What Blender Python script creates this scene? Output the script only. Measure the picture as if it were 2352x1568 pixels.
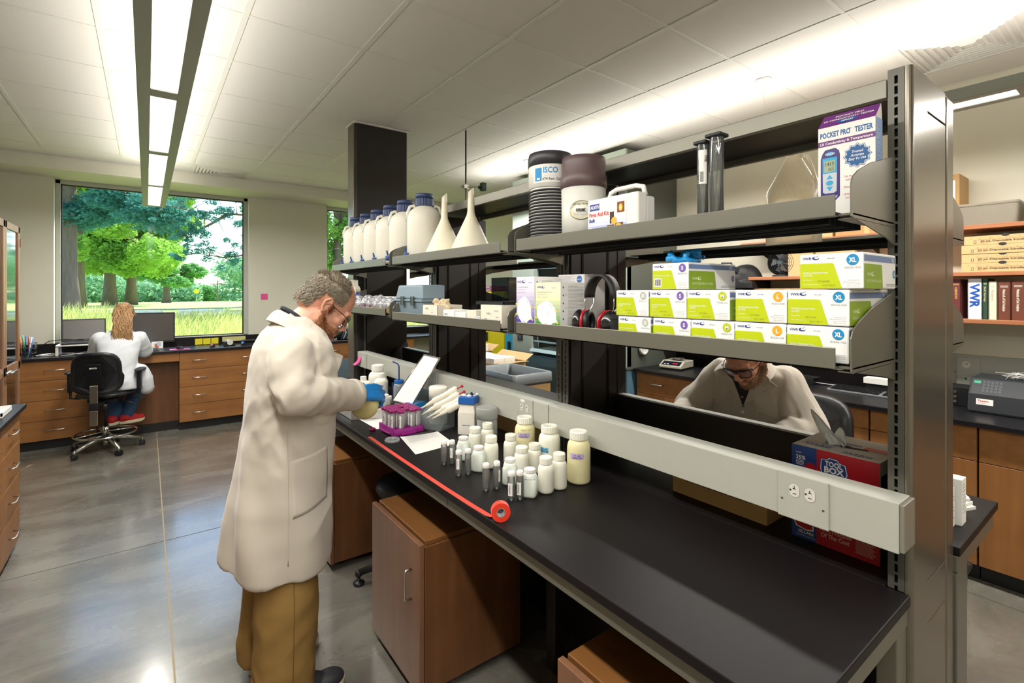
import bpy, bmesh, math, random
from math import sin, cos, pi, radians, sqrt, atan2
from mathutils import Vector, Matrix, noise, Euler
for o in list(bpy.data.objects): bpy.data.objects.remove(o, do_unlink=True)
scene = bpy.context.scene
COL = scene.collection
random.seed(7)
# ------------------------------------------------------------------ camera
EYE = 1.64
cam = bpy.data.cameras.new('camera'); cam_o = bpy.data.objects.new('camera', cam); COL.objects.link(cam_o)
cam.sensor_width = 36.0; cam.lens = 1127/2352*36.0
cam.shift_y = -(784-669.5)/2352
cam.clip_start = 0.05; cam.clip_end = 2000
cam_o.location = (0, 0, EYE); cam_o.rotation_euler = (pi/2, 0, -radians(36.7))
scene.camera = cam_o
# ------------------------------------------------------------------ sky, sun, exposure
SKY_STRENGTH = 0.42
world = bpy.data.worlds.new('world'); scene.world = world; world.use_nodes = True
wn = world.node_tree.nodes; wl = world.node_tree.links
bg = wn['Background']; sky = wn.new('ShaderNodeTexSky'); sky.sky_type = 'NISHITA'
sky.sun_disc = False; sky.sun_elevation = radians(50); sky.sun_rotation = radians(30); sky.air_density = 1.0; sky.dust_density = 0.6; sky.ozone_density = 1.6
wl.new(sky.outputs[0], bg.inputs[0]); bg.inputs[1].default_value = SKY_STRENGTH
sun = bpy.data.lights.new('sun', 'SUN'); sun.energy = 9.0; sun.angle = radians(0.6); sun.color = (1.0, 0.95, 0.86)
sun_o = bpy.data.objects.new('sun', sun); COL.objects.link(sun_o)
sun_dir = Vector((-0.57, -0.49, -1.0))       # the way the light travels: high, from the right of the windows
sun_o.rotation_euler = sun_dir.to_track_quat('-Z', 'Y').to_euler()
def area(name, loc, sx, sy, power, rot=(0,0,0), col=(1,0.96,0.90)):
    l = bpy.data.lights.new(name, 'AREA'); l.shape = 'RECTANGLE'; l.size = sx; l.size_y = sy; l.energy = power; l.color = col
    o = bpy.data.objects.new(name, l); COL.objects.link(o); o.location = loc; o.rotation_euler = rot; return o
FIX_Z = 2.58                                   # underside of the hanging light fittings
FIX_X = (0.068, 3.30, -2.9)                    # one run left, one right, one unseen further left, added for fill light
FIX_SEG = [(5.46,6.66),(4.17,5.39),(2.93,4.08),(1.66,2.83),(0.39,1.56),(-0.88,0.29),(-2.15,-0.98)]
DOWN_W, UP_W = 17.0, 4.2
for fx in FIX_X:
    y0, y1 = -2.15, 6.66
    if fx > 3: y1 = 5.0
    # lamps of each run: one long strip down, one long strip up
    area('lamp_down', (fx,(y0+y1)/2,FIX_Z-0.012), 0.10, y1-y0, DOWN_W*(y1-y0))
    area('lamp_up', (fx,(y0+y1)/2,FIX_Z+0.075), 0.16, y1-y0, UP_W*(y1-y0)*(5.0 if fx < -1 else 1.0), (pi,0,0))  # the added unseen run gets a stronger up lamp to lift the ambient light
scene.view_settings.view_transform = 'Standard'; scene.view_settings.look = 'None'
scene.view_settings.exposure = 0.14; scene.view_settings.gamma = 1.0; scene.view_settings.use_curve_mapping = False
try:
    scene.cycles.max_bounces = 8; scene.cycles.transparent_max_bounces = 24; scene.cycles.transmission_bounces = 8
    scene.cycles.caustics_reflective = False; scene.cycles.caustics_refractive = False
    scene.cycles.sample_clamp_indirect = 6.0
except Exception: pass
# ------------------------------------------------------------------ materials
def lin(c):
    if isinstance(c, str):
        c = tuple(int(c[i:i+2],16)/255 for i in (0,2,4))
    return tuple((x/12.92 if x <= 0.04045 else ((x+0.055)/1.055)**2.4) for x in c)+(1.0,)
MATS = {}
def mat(name, col, rough=0.5, metal=0.0, var=0.04, scale=30.0, bump=0.0, bscale=None, coat=0.0, sss=0.0, emit=0.0, spec=0.5, sheen=0.0, stretch=None):
    if name in MATS: return MATS[name]
    m = bpy.data.materials.new(name); m.use_nodes = True; MATS[name] = m
    nt = m.node_tree; p = nt.nodes['Principled BSDF']; N = nt.nodes; L = nt.links
    c = lin(col)
    p.inputs['Roughness'].default_value = rough; p.inputs['Metallic'].default_value = metal
    p.inputs['Specular IOR Level'].default_value = spec
    if coat: p.inputs['Coat Weight'].default_value = coat; p.inputs['Coat Roughness'].default_value = 0.08
    if sss:
        p.inputs['Subsurface Weight'].default_value = sss; p.inputs['Subsurface Radius'].default_value = (0.02,0.018,0.015); p.inputs['Subsurface Scale'].default_value = 0.5
    if sheen: p.inputs['Sheen Weight'].default_value = sheen
    if emit: p.inputs['Emission Color'].default_value = c; p.inputs['Emission Strength'].default_value = emit
    tc = N.new('ShaderNodeTexCoord'); src = tc.outputs['Object']
    if stretch:
        mp = N.new('ShaderNodeMapping'); mp.inputs['Scale'].default_value = stretch; L.new(src, mp.inputs[0]); src = mp.outputs[0]
    nz = N.new('ShaderNodeTexNoise'); nz.inputs['Scale'].default_value = scale; nz.inputs['Detail'].default_value = 4; L.new(src, nz.inputs['Vector'])
    mx = N.new('ShaderNodeMix'); mx.data_type = 'RGBA'
    mx.inputs['A'].default_value = tuple(max(0,x*(1-var*1.6)) for x in c[:3])+(1,); mx.inputs['B'].default_value = tuple(min(1,x*(1+var*1.6)) for x in c[:3])+(1,)
    L.new(nz.outputs['Fac'], mx.inputs['Factor']); L.new(mx.outputs['Result'], p.inputs['Base Color'])
    if bump:
        nb = N.new('ShaderNodeTexNoise'); nb.inputs['Scale'].default_value = bscale or scale*4; nb.inputs['Detail'].default_value = 3; L.new(src, nb.inputs['Vector'])
        b = N.new('ShaderNodeBump'); b.inputs['Strength'].default_value = bump; b.inputs['Distance'].default_value = 0.004; L.new(nb.outputs['Fac'], b.inputs['Height']); L.new(b.outputs[0], p.inputs['Normal'])
    return m
def wood(name, c1, c2, axis='Z', rough=0.42, scale=1.0):
    if name in MATS: return MATS[name]
    m = bpy.data.materials.new(name); m.use_nodes = True; MATS[name] = m
    nt = m.node_tree; p = nt.nodes['Principled BSDF']; N = nt.nodes; L = nt.links
    tc = N.new('ShaderNodeTexCoord'); mp = N.new('ShaderNodeMapping'); L.new(tc.outputs['Object'], mp.inputs[0])
    s = {'X':(1.2,22,22),'Y':(22,1.2,22),'Z':(22,22,1.2)}[axis]; mp.inputs['Scale'].default_value = tuple(v*scale for v in s)
    n1 = N.new('ShaderNodeTexNoise'); n1.inputs['Scale'].default_value = 1.0; n1.inputs['Detail'].default_value = 5; n1.inputs['Distortion'].default_value = 0.6; L.new(mp.outputs[0], n1.inputs['Vector'])
    n2 = N.new('ShaderNodeTexNoise'); n2.inputs['Scale'].default_value = 5.0; n2.inputs['Detail'].default_value = 2; L.new(tc.outputs['Object'], n2.inputs['Vector'])
    r = N.new('ShaderNodeValToRGB'); r.color_ramp.elements[0].position = 0.3; r.color_ramp.elements[1].position = 0.72
    r.color_ramp.elements[0].color = lin(c1); r.color_ramp.elements[1].color = lin(c2)
    a = N.new('ShaderNodeMath'); a.operation = 'MULTIPLY_ADD'; a.inputs[1].default_value = 0.6; 
    L.new(n1.outputs['Fac'], a.inputs[0]); b_ = N.new('ShaderNodeMath'); b_.operation='MULTIPLY'; b_.inputs[1].default_value = 0.4; L.new(n2.outputs['Fac'], b_.inputs[0]); L.new(b_.outputs[0], a.inputs[2])
    L.new(a.outputs[0], r.inputs[0]); L.new(r.outputs[0], p.inputs['Base Color']); p.inputs['Roughness'].default_value = rough
    bp = N.new('ShaderNodeBump'); bp.inputs['Strength'].default_value = 0.08; bp.inputs['Distance'].default_value = 0.001; L.new(n1.outputs['Fac'], bp.inputs['Height']); L.new(bp.outputs[0], p.inputs['Normal'])
    return m
def clear(name, tint=(1,1,1), gloss=0.10, rough=0.03, opac=0.0, ocol='ffffff', ior=1.35):
    """thin clear plastic or glass: mostly transparent, with a fresnel gloss and optionally a milky share"""
    if name in MATS: return MATS[name]
    m = bpy.data.materials.new(name); m.use_nodes = True; MATS[name] = m
    N = m.node_tree.nodes; L = m.node_tree.links; N.remove(N['Principled BSDF']); out = N['Material Output']
    t = N.new('ShaderNodeBsdfTransparent'); t.inputs[0].default_value = tuple(tint)+(1,)
    g = N.new('ShaderNodeBsdfGlossy'); g.inputs['Roughness'].default_value = rough
    fr = N.new('ShaderNodeFresnel'); fr.inputs[0].default_value = ior
    ad = N.new('ShaderNodeMath'); ad.operation = 'MULTIPLY_ADD'; ad.inputs[1].default_value = 1.0-gloss*0.3; ad.inputs[2].default_value = gloss*0.3; ad.use_clamp = True; L.new(fr.outputs[0], ad.inputs[0])
    mx = N.new('ShaderNodeMixShader'); L.new(ad.outputs[0], mx.inputs[0]); L.new(t.outputs[0], mx.inputs[1]); L.new(g.outputs[0], mx.inputs[2]); res = mx
    if opac > 0:
        d = N.new('ShaderNodeBsdfDiffuse'); d.inputs[0].default_value = lin(ocol)
        tr = N.new('ShaderNodeBsdfTranslucent'); tr.inputs[0].default_value = lin(ocol)
        m0 = N.new('ShaderNodeMixShader'); m0.inputs[0].default_value = 0.5; L.new(d.outputs[0], m0.inputs[1]); L.new(tr.outputs[0], m0.inputs[2])
        nz = N.new('ShaderNodeTexNoise'); nz.inputs['Scale'].default_value = 20; ml = N.new('ShaderNodeMath'); ml.operation='MULTIPLY_ADD'; ml.inputs[1].default_value = 0.12; ml.inputs[2].default_value = opac-0.06; L.new(nz.outputs['Fac'], ml.inputs[0])
        m1 = N.new('ShaderNodeMixShader'); L.new(ml.outputs[0], m1.inputs[0]); L.new(mx.outputs[0], m1.inputs[1]); L.new(m0.outputs[0], m1.inputs[2]); res = m1
    L.new(res.outputs[0], out.inputs[0]); return m
# ------------------------------------------------------------------ mesh builder
_txt = {}
def text_mesh(s, bold=0.0):
    k = (s, bold)
    if k in _txt: return _txt[k]
    cu = bpy.data.curves.new('t','FONT'); cu.body = s; cu.size = 1.0; cu.resolution_u = 2; cu.fill_mode = 'FRONT'; cu.offset = bold
    o = bpy.data.objects.new('t', cu); COL.objects.link(o)
    dg = bpy.context.evaluated_depsgraph_get(); me = bpy.data.meshes.new_from_object(o.evaluated_get(dg))
    vs = [tuple(v.co)[:2] for v in me.vertices]; fs = [tuple(p.vertices) for p in me.polygons]
    bpy.data.objects.remove(o); bpy.data.curves.remove(cu); bpy.data.meshes.remove(me)
    if vs:
        x0 = min(v[0] for v in vs); x1 = max(v[0] for v in vs); y0 = min(v[1] for v in vs); y1 = max(v[1] for v in vs)
    else: x0=x1=y0=y1=0
    _txt[k] = (vs, fs, x0, x1, y0, y1); return _txt[k]
class MB:
    def __init__(s): s.v=[]; s.f=[]; s.m=[]; s.s=[]
    def add(s, vs, fs, m=0, sm=False):
        n = len(s.v); s.v += [tuple(v) for v in vs]; s.f += [tuple(i+n for i in f) for f in fs]; s.m += [m]*len(fs); s.s += [sm]*len(fs); return s
    def box(s, x0,y0,z0, x1,y1,z1, m=0, M=None):
        x0,x1=min(x0,x1),max(x0,x1); y0,y1=min(y0,y1),max(y0,y1); z0,z1=min(z0,z1),max(z0,z1)
        vs=[(x,y,z) for z in (z0,z1) for y in (y0,y1) for x in (x0,x1)]
        if M is not None: vs=[tuple(M@Vector(v)) for v in vs]
        return s.add(vs, [(0,2,3,1),(4,5,7,6),(0,1,5,4),(2,6,7,3),(0,4,6,2),(1,3,7,5)], m)
    def cbox(s, c, d, m=0, rz=0, M=None):
        T = Matrix.Translation(Vector(c)) @ Matrix.Rotation(rz,4,'Z')
        if M is not None: T = M @ T
        return s.box(-d[0]/2,-d[1]/2,-d[2]/2, d[0]/2,d[1]/2,d[2]/2, m, T)
    def lathe(s, prof, n=24, c=(0,0,0), m=0, sm=True, M=None, sq=None, close=True):
        """prof: (r,z) from bottom to top; sq = superellipse exponent for squarish bottles; prof items may hold a 3rd value: own material"""
        vs=[]; fs=[]; mm=[]
        for pr in prof:
            r,z = pr[0],pr[1]
            for k in range(n):
                a = 2*pi*k/n; ca,sa = cos(a),sin(a)
                if sq and len(pr) < 4:
                    q = (abs(ca)**sq+abs(sa)**sq)**(-1/sq); ca*=q; sa*=q
                vs.append((c[0]+r*ca, c[1]+r*sa, c[2]+z))
        for i in range(len(prof)-1):
            for k in range(n):
                fs.append((i*n+k, i*n+(k+1)%n, (i+1)*n+(k+1)%n, (i+1)*n+k)); mm.append(prof[i][2] if len(prof[i])>2 else m)
        nf = len(fs)
        if close:
            if prof[0][0] > 1e-5: fs.append(tuple(reversed(range(n)))); mm.append(mm[0])
            if prof[-1][0] > 1e-5: fs.append(tuple((len(prof)-1)*n+k for k in range(n))); mm.append(mm[nf-1])
        if M is not None: vs=[tuple(M@Vector(v)) for v in vs]
        b=len(s.v); s.v += vs; s.f += [tuple(i+b for i in f) for f in fs]; s.m += mm; s.s += [sm]*nf+[False]*(len(fs)-nf); return s
    def cyl(s, p0, p1, r0, r1=None, n=12, m=0, sm=True):
        p0=Vector(p0); p1=Vector(p1); d=p1-p0; L=d.length
        if L < 1e-9: return s
        M = Matrix.Translation(p0) @ d.to_track_quat('Z','Y').to_matrix().to_4x4()
        return s.lathe([(r0,0),(r0 if r1 is None else r1,L)], n, m=m, sm=sm, M=M)
    def tube(s, pts, r, n=6, m=0, closed=False):
        pts=[Vector(p) for p in pts]; N=len(pts); vs=[]; fs=[]; up=None
        for i,p in enumerate(pts):
            if closed: t=(pts[(i+1)%N]-pts[i-1])
            else: t=(pts[min(i+1,N-1)]-pts[max(i-1,0)])
            t.normalize()
            if up is None: up = Vector((0,0,1)) if abs(t.z)<0.9 else Vector((1,0,0))
            a=t.cross(up).normalized(); b=a.cross(t).normalized(); up=b
            rr = r[i] if isinstance(r,(list,tuple)) else r
            for k in range(n):
                q=2*pi*k/n; vs.append(p+a*(rr*cos(q))+b*(rr*sin(q)))
        M = N if closed else N-1
        for i in range(M):
            j=(i+1)%N
            for k in range(n): fs.append((i*n+k, i*n+(k+1)%n, j*n+(k+1)%n, j*n+k))
        if not closed: fs.append(tuple(reversed(range(n)))); fs.append(tuple((N-1)*n+k for k in range(n)))
        return s.add(vs,fs,m,True)
    def prism(s, poly, off, m=0, sm=False):
        n=len(poly); off=Vector(off); vs=[Vector(p) for p in poly]+[Vector(p)+off for p in poly]
        fs=[tuple(reversed(range(n))),tuple(range(n,2*n))]+[(i,(i+1)%n,n+(i+1)%n,n+i) for i in range(n)]
        return s.add(vs,fs,m,sm)
    def poly(s, pts, m=0): return s.add(pts,[tuple(range(len(pts)))],m)
    def ball(s, c, r, n=12, m=0, M=None):
        if not isinstance(r,(tuple,list)): r=(r,r,r)
        vs=[];fs=[]; h=max(4,n//2+1)
        for i in range(1,h):
            t=pi*i/h
            for k in range(n): a=2*pi*k/n; vs.append((c[0]+r[0]*sin(t)*cos(a), c[1]+r[1]*sin(t)*sin(a), c[2]-r[2]*cos(t)))
        nv=len(vs); vs.append((c[0],c[1],c[2]-r[2])); vs.append((c[0],c[1],c[2]+r[2]))
        for i in range(h-2):
            for k in range(n): fs.append((i*n+k,i*n+(k+1)%n,(i+1)*n+(k+1)%n,(i+1)*n+k))
        for k in range(n): fs.append((nv,(k+1)%n,k)); fs.append((nv+1,(h-2)*n+k,(h-2)*n+(k+1)%n))
        if M is not None: vs=[M@Vector(v) for v in vs]
        return s.add(vs,fs,m,True)
    # flat print on a plane: o = origin (lower left), u = right, w = up (unit vectors)
    def pl(s, o,u,w, pts, m, d=0.0): 
        o=Vector(o);u=Vector(u);w=Vector(w);nn=u.cross(w).normalized()*d
        return s.add([o+u*x+w*y+nn for x,y in pts],[tuple(range(len(pts)))],m)
    def rect(s, o,u,w, x0,y0,x1,y1, m, d=0.0): return s.pl(o,u,w,[(x0,y0),(x1,y0),(x1,y1),(x0,y1)],m,d)
    def disc(s, o,u,w, cx,cy,rx,ry, m, d=0.0, n=24): return s.pl(o,u,w,[(cx+rx*cos(2*pi*k/n),cy+ry*sin(2*pi*k/n)) for k in range(n)],m,d)
    def text(s, t, o,u,w, x,y,h, m, d=0.0, width=None, align='l', bold=0.0, slant=0.0, rot=0.0):
        vs,fs,x0,x1,y0,y1 = text_mesh(t,bold)
        if not vs: return s
        k=h/0.70; kx = k if width is None else width/(x1-x0)
        wd=(x1-x0)*kx; sx = x if align=='l' else (x-wd/2 if align=='c' else x-wd)
        o=Vector(o);u=Vector(u);w=Vector(w);nn=u.cross(w).normalized()*d
        out=[]
        for a,b in vs:
            px=(a-x0)*kx+b*k*slant; py=b*k
            if rot: px,py = px*cos(rot)-py*sin(rot), px*sin(rot)+py*cos(rot)
            out.append(o+u*(sx+px)+w*(y+py)+nn)
        return s.add(out,fs,m)
    def build(s, name, mats, parent=None, loc=None, rot=None, bevel=0.0, seg=2, kind=None):
        me = bpy.data.meshes.new(name); me.from_pydata(s.v, [], s.f)
        if not isinstance(mats,(list,tuple)): mats=[mats]
        for m in mats: me.materials.append(m)
        me.polygons.foreach_set('material_index', s.m); me.polygons.foreach_set('use_smooth', s.s)
        me.update()
        o = bpy.data.objects.new(name, me); COL.objects.link(o)
        if parent is not None: o.parent = parent
        if loc is not None: o.location = loc
        if rot is not None: o.rotation_euler = rot
        if bevel:
            b=o.modifiers.new('bevel','BEVEL'); b.width=bevel; b.segments=seg; b.limit_method='ANGLE'; b.angle_limit=radians(40); b.harden_normals=False
        if kind: o['kind']=kind
        return o
def tag(o, label, cat, group=None):
    o['label']=label; o['category']=cat
    if group: o['group']=group
    return o
def thing(name, label, cat, loc=(0,0,0), rz=0.0, group=None):
    o=bpy.data.objects.new(name,None); COL.objects.link(o); o.location=loc; o.rotation_euler=(0,0,rz); o.empty_display_size=0.05
    return tag(o,label,cat,group)
def struct(o): o['kind']='structure'; return o
def dup(root, label=None, loc=None, rz=None, group=None):
    def cp(o,par):
        c=o.copy(); COL.objects.link(c); c.parent=par
        for ch in [x for x in KIDS.get(o.name,[])]: 
            k=cp(ch,c); KIDS.setdefault(c.name,[]).append(k)
        return c
    KIDS.clear()
    for ob in bpy.data.objects:
        if ob.parent: KIDS.setdefault(ob.parent.name,[]).append(ob)
    r=cp(root,None)
    if label: r['label']=label
    if loc is not None: r.location=loc
    if rz is not None: r.rotation_euler=(0,0,rz)
    if group: r['group']=group
    return r
KIDS={}
def fuse(mb, name, mats, parent=None, voxel=0.01, smooth=6, fac=0.6, disp=None, ndisp=0.0, nscale=8.0, keep=0):
    """fuse overlapping closed shapes into ONE continuous surface (voxel remesh), smooth it, optionally push the surface by a function"""
    o = mb.build(name, mats)
    r=o.modifiers.new('r','REMESH'); r.mode='VOXEL'; r.voxel_size=voxel; r.use_smooth_shade=True
    sm=o.modifiers.new('s','SMOOTH'); sm.iterations=smooth; sm.factor=fac
    dg=bpy.context.evaluated_depsgraph_get(); me=bpy.data.meshes.new_from_object(o.evaluated_get(dg)); me.name=name
    nm=o.name; bpy.data.objects.remove(o)
    me.materials.clear()
    for m in (mats if isinstance(mats,(list,tuple)) else [mats]): me.materials.append(m)
    if disp or ndisp:
        ns=[v.normal.copy() for v in me.vertices]
        for v,nn in zip(me.vertices,ns):
            d=0.0
            if disp: d+=disp(v.co,nn)
            if ndisp: d+=ndisp*noise.noise(v.co*nscale)
            v.co+=nn*d
    me.polygons.foreach_set('use_smooth',[True]*len(me.polygons)); me.update()
    o2=bpy.data.objects.new(name,me); COL.objects.link(o2)
    if parent is not None: o2.parent=parent
    return o2
# ------------------------------------------------------------------ shared materials
M_wall = mat('wall_paint','e6e1cd',0.7,var=0.02,scale=3)
M_wallw = mat('window_wall_paint','e4e2d2',0.7,var=0.02,scale=3)
M_ceil = mat('ceiling_tile_white','e6e3dc',0.9,var=0.02,scale=80,bump=0.25,bscale=260)
M_tee = mat('ceiling_tee_white','e2e0d8',0.5,var=0.01)
M_white = mat('white_enamel','eceae4',0.4,var=0.02)
M_frame = mat('window_frame_grey','c9cabf',0.4,var=0.02)
M_black = mat('black_plastic','17181b',0.45,var=0.08)
M_epoxy = mat('black_epoxy_top','17161a',0.30,var=0.12,scale=60,bump=0.05,bscale=600)
M_epoxyD = mat('black_epoxy_bench','151112',0.46,var=0.12,scale=60,bump=0.05,bscale=600,spec=0.25)
M_base = mat('black_rubber_base','141312',0.5,var=0.1)
M_steel = mat('painted_grey_steel','7e7c71',0.35,metal=0.55,var=0.03,scale=200)
M_steelP = mat('painted_post_steel','5f5e57',0.38,metal=0.5,var=0.03,scale=200)
M_steelD = mat('painted_dark_steel','302c2a',0.42,metal=0.3,var=0.06)
M_gloss = mat('glossy_grey_post','7b7468',0.24,metal=0.65,var=0.03)
M_slot = mat('slot_black','050505',0.9)
M_race = mat('raceway_grey','b2b3a8',0.45,var=0.02)
M_chrome = mat('chrome','d8d8d8',0.12,metal=1.0,var=0.01)
M_nickel = mat('brushed_nickel','c4c2ba',0.28,metal=1.0,var=0.04)
M_wood = wood('maple_front','8a5a30','a8733f','Z')
M_woodH = wood('maple_drawer_front','8a5a30','a8733f','X')
M_woodHY = wood('maple_drawer_front_side','8a5a30','a8733f','Y')
M_woodD = wood('dark_stained_cabinet','5f3b21','7d5232','Z',0.38)
M_woodTop = wood('cabinet_top_panel','69431f','875a2f','Y',0.4)
M_shelfw = wood('cherry_shelf_edge','9c5f3d','b87a54','Y',0.4)
M_card = mat('brown_cardboard','b5905f',0.8,var=0.05,scale=12)
M_cardL = mat('light_cardboard','cfae7c',0.8,var=0.05,scale=12)
M_paper = mat('white_paper','efeee9',0.7,var=0.02)
M_cream = mat('cream_box_card','e8e0cf',0.7,var=0.02)
M_hdpe = mat('frosted_polyethylene','ecebdd',0.38,var=0.02,sss=0.35)
M_hdpeY = mat('yellowed_polyethylene','e3dcae',0.38,var=0.03,sss=0.35)
M_glass = clear('clear_glass',(0.97,0.98,0.98),0.25,0.02,opac=0.10,ocol='e8eef0',ior=1.5)
M_pane = clear('window_glass',(0.95,0.99,0.99),0.0,0.0,ior=1.07)
M_blue = mat('blue_plastic','1f5fae',0.35,var=0.03)
M_navy = mat('navy_print','1c3a86',0.6)
M_red = mat('red_print','c0202a',0.6)
M_greyp = mat('grey_print','8f9296',0.6)
M_blackp = mat('black_print','1a1a1a',0.6)
M_pink = mat('pink_note','f05aa0',0.7,var=0.02)
M_yellow = mat('yellow_note','e9dd2a',0.7,var=0.02)
# ================================================================== THE ROOM
XL, XR, YB, YF, ZC = -2.6, 4.40, -3.2, 7.46, 3.05
M_conc = bpy.data.materials.new('polished_concrete'); M_conc.use_nodes=True
def _conc():
    nt=M_conc.node_tree; N=nt.nodes; L=nt.links; p=N['Principled BSDF']; tc=N.new('ShaderNodeTexCoord')
    mp=N.new('ShaderNodeMapping'); mp.inputs['Scale'].default_value=(0.9,2.2,1); mp.inputs['Rotation'].default_value=(0,0,0.35); L.new(tc.outputs['Object'],mp.inputs[0])
    n1=N.new('ShaderNodeTexNoise'); n1.inputs['Scale'].default_value=1.6; n1.inputs['Detail'].default_value=9; n1.inputs['Roughness'].default_value=0.62; n1.inputs['Distortion'].default_value=0.5; L.new(mp.outputs[0],n1.inputs['Vector'])
    n2=N.new('ShaderNodeTexNoise'); n2.inputs['Scale'].default_value=38; n2.inputs['Detail'].default_value=4; L.new(tc.outputs['Object'],n2.inputs['Vector'])
    r=N.new('ShaderNodeValToRGB'); e=r.color_ramp.elements; e[0].position=0.30; e[0].color=lin('5d5b54'); e[1].position=0.72; e[1].color=lin('86847b')
    e2=e.new(0.5); e2.color=lin('747168')
    mx=N.new('ShaderNodeMix'); mx.data_type='RGBA'; mx.inputs['Factor'].default_value=0.22; L.new(n1.outputs['Fac'],r.inputs[0]); L.new(r.outputs[0],mx.inputs['A']); L.new(n2.outputs['Color'],mx.inputs['B']); mx.blend_type='SOFT_LIGHT'
    L.new(mx.outputs['Result'],p.inputs['Base Color'])
    mr=N.new('ShaderNodeMapRange'); mr.inputs['To Min'].default_value=0.20; mr.inputs['To Max'].default_value=0.34; p.inputs['Coat Weight'].default_value=0.7; p.inputs['Coat Roughness'].default_value=0.13; L.new(n1.outputs['Fac'],mr.inputs[0]); L.new(mr.outputs[0],p.inputs['Roughness'])
    p.inputs['Specular IOR Level'].default_value=0.8
    b=N.new('ShaderNodeBump'); b.inputs['Strength'].default_value=0.05; b.inputs['Distance'].default_value=0.01; L.new(n2.outputs['Fac'],b.inputs['Height']); L.new(b.outputs[0],p.inputs['Normal'])
_conc()
M_joint = mat('floor_joint_filler','a3947a',0.8)
fl = struct(MB().box(XL,YB,-0.2,XR,YF+0.2,-0.004).build('floor',M_joint))
g=0.004
for (x0,x1) in ((XL,0.097),(0.097,3.6),(3.6,XR)):
    for (y0,y1) in ((YB,-0.7),(-0.7,3.955),(3.955,YF+0.2)):
        MB().box(x0+g,y0+g,-0.0045,x1-g,y1-g,0.0).build('slab',M_conc,fl)
# ceiling: tees and lay-in tiles on a 0.61 m grid
T=0.61; GX0=0.4085; GY0=2.8217
ce = struct(MB().box(XL,YB,ZC+0.03,XR,6.94,ZC+0.08).build('ceiling',M_white))
tile_me=None
xs=[GX0+T*i for i in range(-6,8)]; ys=[GY0+T*i for i in range(-11,8)]
def clampx(a): return min(max(a,XL),XR)
def clampy(a): return min(max(a,YB),6.94)
for i in range(len(xs)-1):
    for j in range(len(ys)-1):
        x0,x1,y0,y1=clampx(xs[i]),clampx(xs[i+1]),clampy(ys[j]),clampy(ys[j+1])
        if x1-x0<0.05 or y1-y0<0.05: continue
        if 1.3<(x0+x1)/2<1.95 and False: continue
        full = abs(x1-x0-T)<1e-6 and abs(y1-y0-T)<1e-6
        if full and tile_me is not None:
            o=bpy.data.objects.new('ceiling_tile',tile_me); COL.objects.link(o); o.parent=ce; o.location=((x0+x1)/2,(y0+y1)/2,0)
        else:
            hx,hy=(x1-x0)/2-0.012,(y1-y0)/2-0.006
            o=MB().box(-hx,-hy,ZC+0.004,hx,hy,ZC+0.03).build('ceiling_tile',M_ceil,ce,loc=((x0+x1)/2,(y0+y1)/2,0))
            if full: tile_me=o.data
for x in xs:
    if XL<x<XR: MB().box(x-0.014,YB,ZC,x+0.014,6.94,ZC+0.02).build('grid_bar',M_tee,ce)
for y in ys:
    if YB<y<6.94: MB().box(XL,y-0.009,ZC+0.001,XR,y+0.009,ZC+0.02).build('grid_bar',M_tee,ce)
# walls
M_wallR=M_wall
struct(MB().box(XR,YB,0,XR+0.15,YF+0.3,3.2).build('wall_right',M_wallR))
struct(MB().box(XL-0.15,YB,0,XL,YF+0.3,3.2).build('wall_left',M_wall))
struct(MB().box(XL,YB-0.15,0,XR,YB,3.2).build('wall_back',M_wall))
struct(MB().box(XL,6.94,2.918,XR,YF+0.3,3.2).build('trim_1',M_wallw))    # soffit over the windows
ww=MB(); WX=[(-0.83,1.115),(2.14,4.06)]
t0,t1=YF,YF+0.30
ww.box(XL,t0,0,WX[0][0],t1,2.93); ww.box(WX[0][1],t0,0,WX[1][0],t1,2.93); ww.box(WX[1][1],t0,0,XR,t1,2.93)
for a,b in WX: ww.box(a,t0,0,b,t1,1.02)
struct(ww.build('wall_window_side',M_wallw))
for k,(a,b) in enumerate(WX):
    z0,z1=1.02,2.918; yy=YF+0.12
    w=MB(); fr=0.045
    w.box(a,yy,z0,a+fr,yy+0.1,z1); w.box(b-fr,yy,z0,b,yy+0.1,z1); w.box(a,yy,z1-fr,b,yy+0.1,z1); w.box(a,yy,z0,b,yy+0.1,z0+0.04)
    root=struct(w.build('window_%d'%(k+1),M_frame,bevel=0.003))
    gk=MB(); gg=0.012; A,B,C,D=a+fr,b-fr,z0+0.04,z1-fr
    for q in ((A,C,A+gg,D),(B-gg,C,B,D),(A,D-gg,B,D),(A,C,B,C+gg)): gk.box(q[0],yy+0.03,q[1],q[2],yy+0.06,q[3])
    gk.build('gasket',M_black,root)
    MB().box(A,yy+0.042,C,B,yy+0.048,D).build('pane',M_pane,root)
    MB().box(a,YF,0.985,b,yy,1.02).build('window_sill',M_frame,root)
# column in grey steel casing, from the island up to the ceiling
colm=thing('column','dark grey steel clad column rising from the island to the ceiling','column',(0,0,0)); 
c=MB(); c.box(1.392,4.03,0,1.85,4.205,ZC); c.build('casing',M_steelD,colm,bevel=0.012)
MB().box(1.378,4.05,0.0,1.392,4.19,ZC-0.01).build('side_panel',M_gloss,colm,bevel=0.003)
t=MB(); t.box(1.372,4.01,ZC-0.012,1.87,4.225,ZC); t.build('ceiling_trim',M_tee,colm)
M_diff = mat('lit_diffuser','fffaf0',0.6,emit=3.2,var=0.0)
M_fix = mat('light_fitting_grey','a3a89f',0.45,var=0.02)
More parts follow.
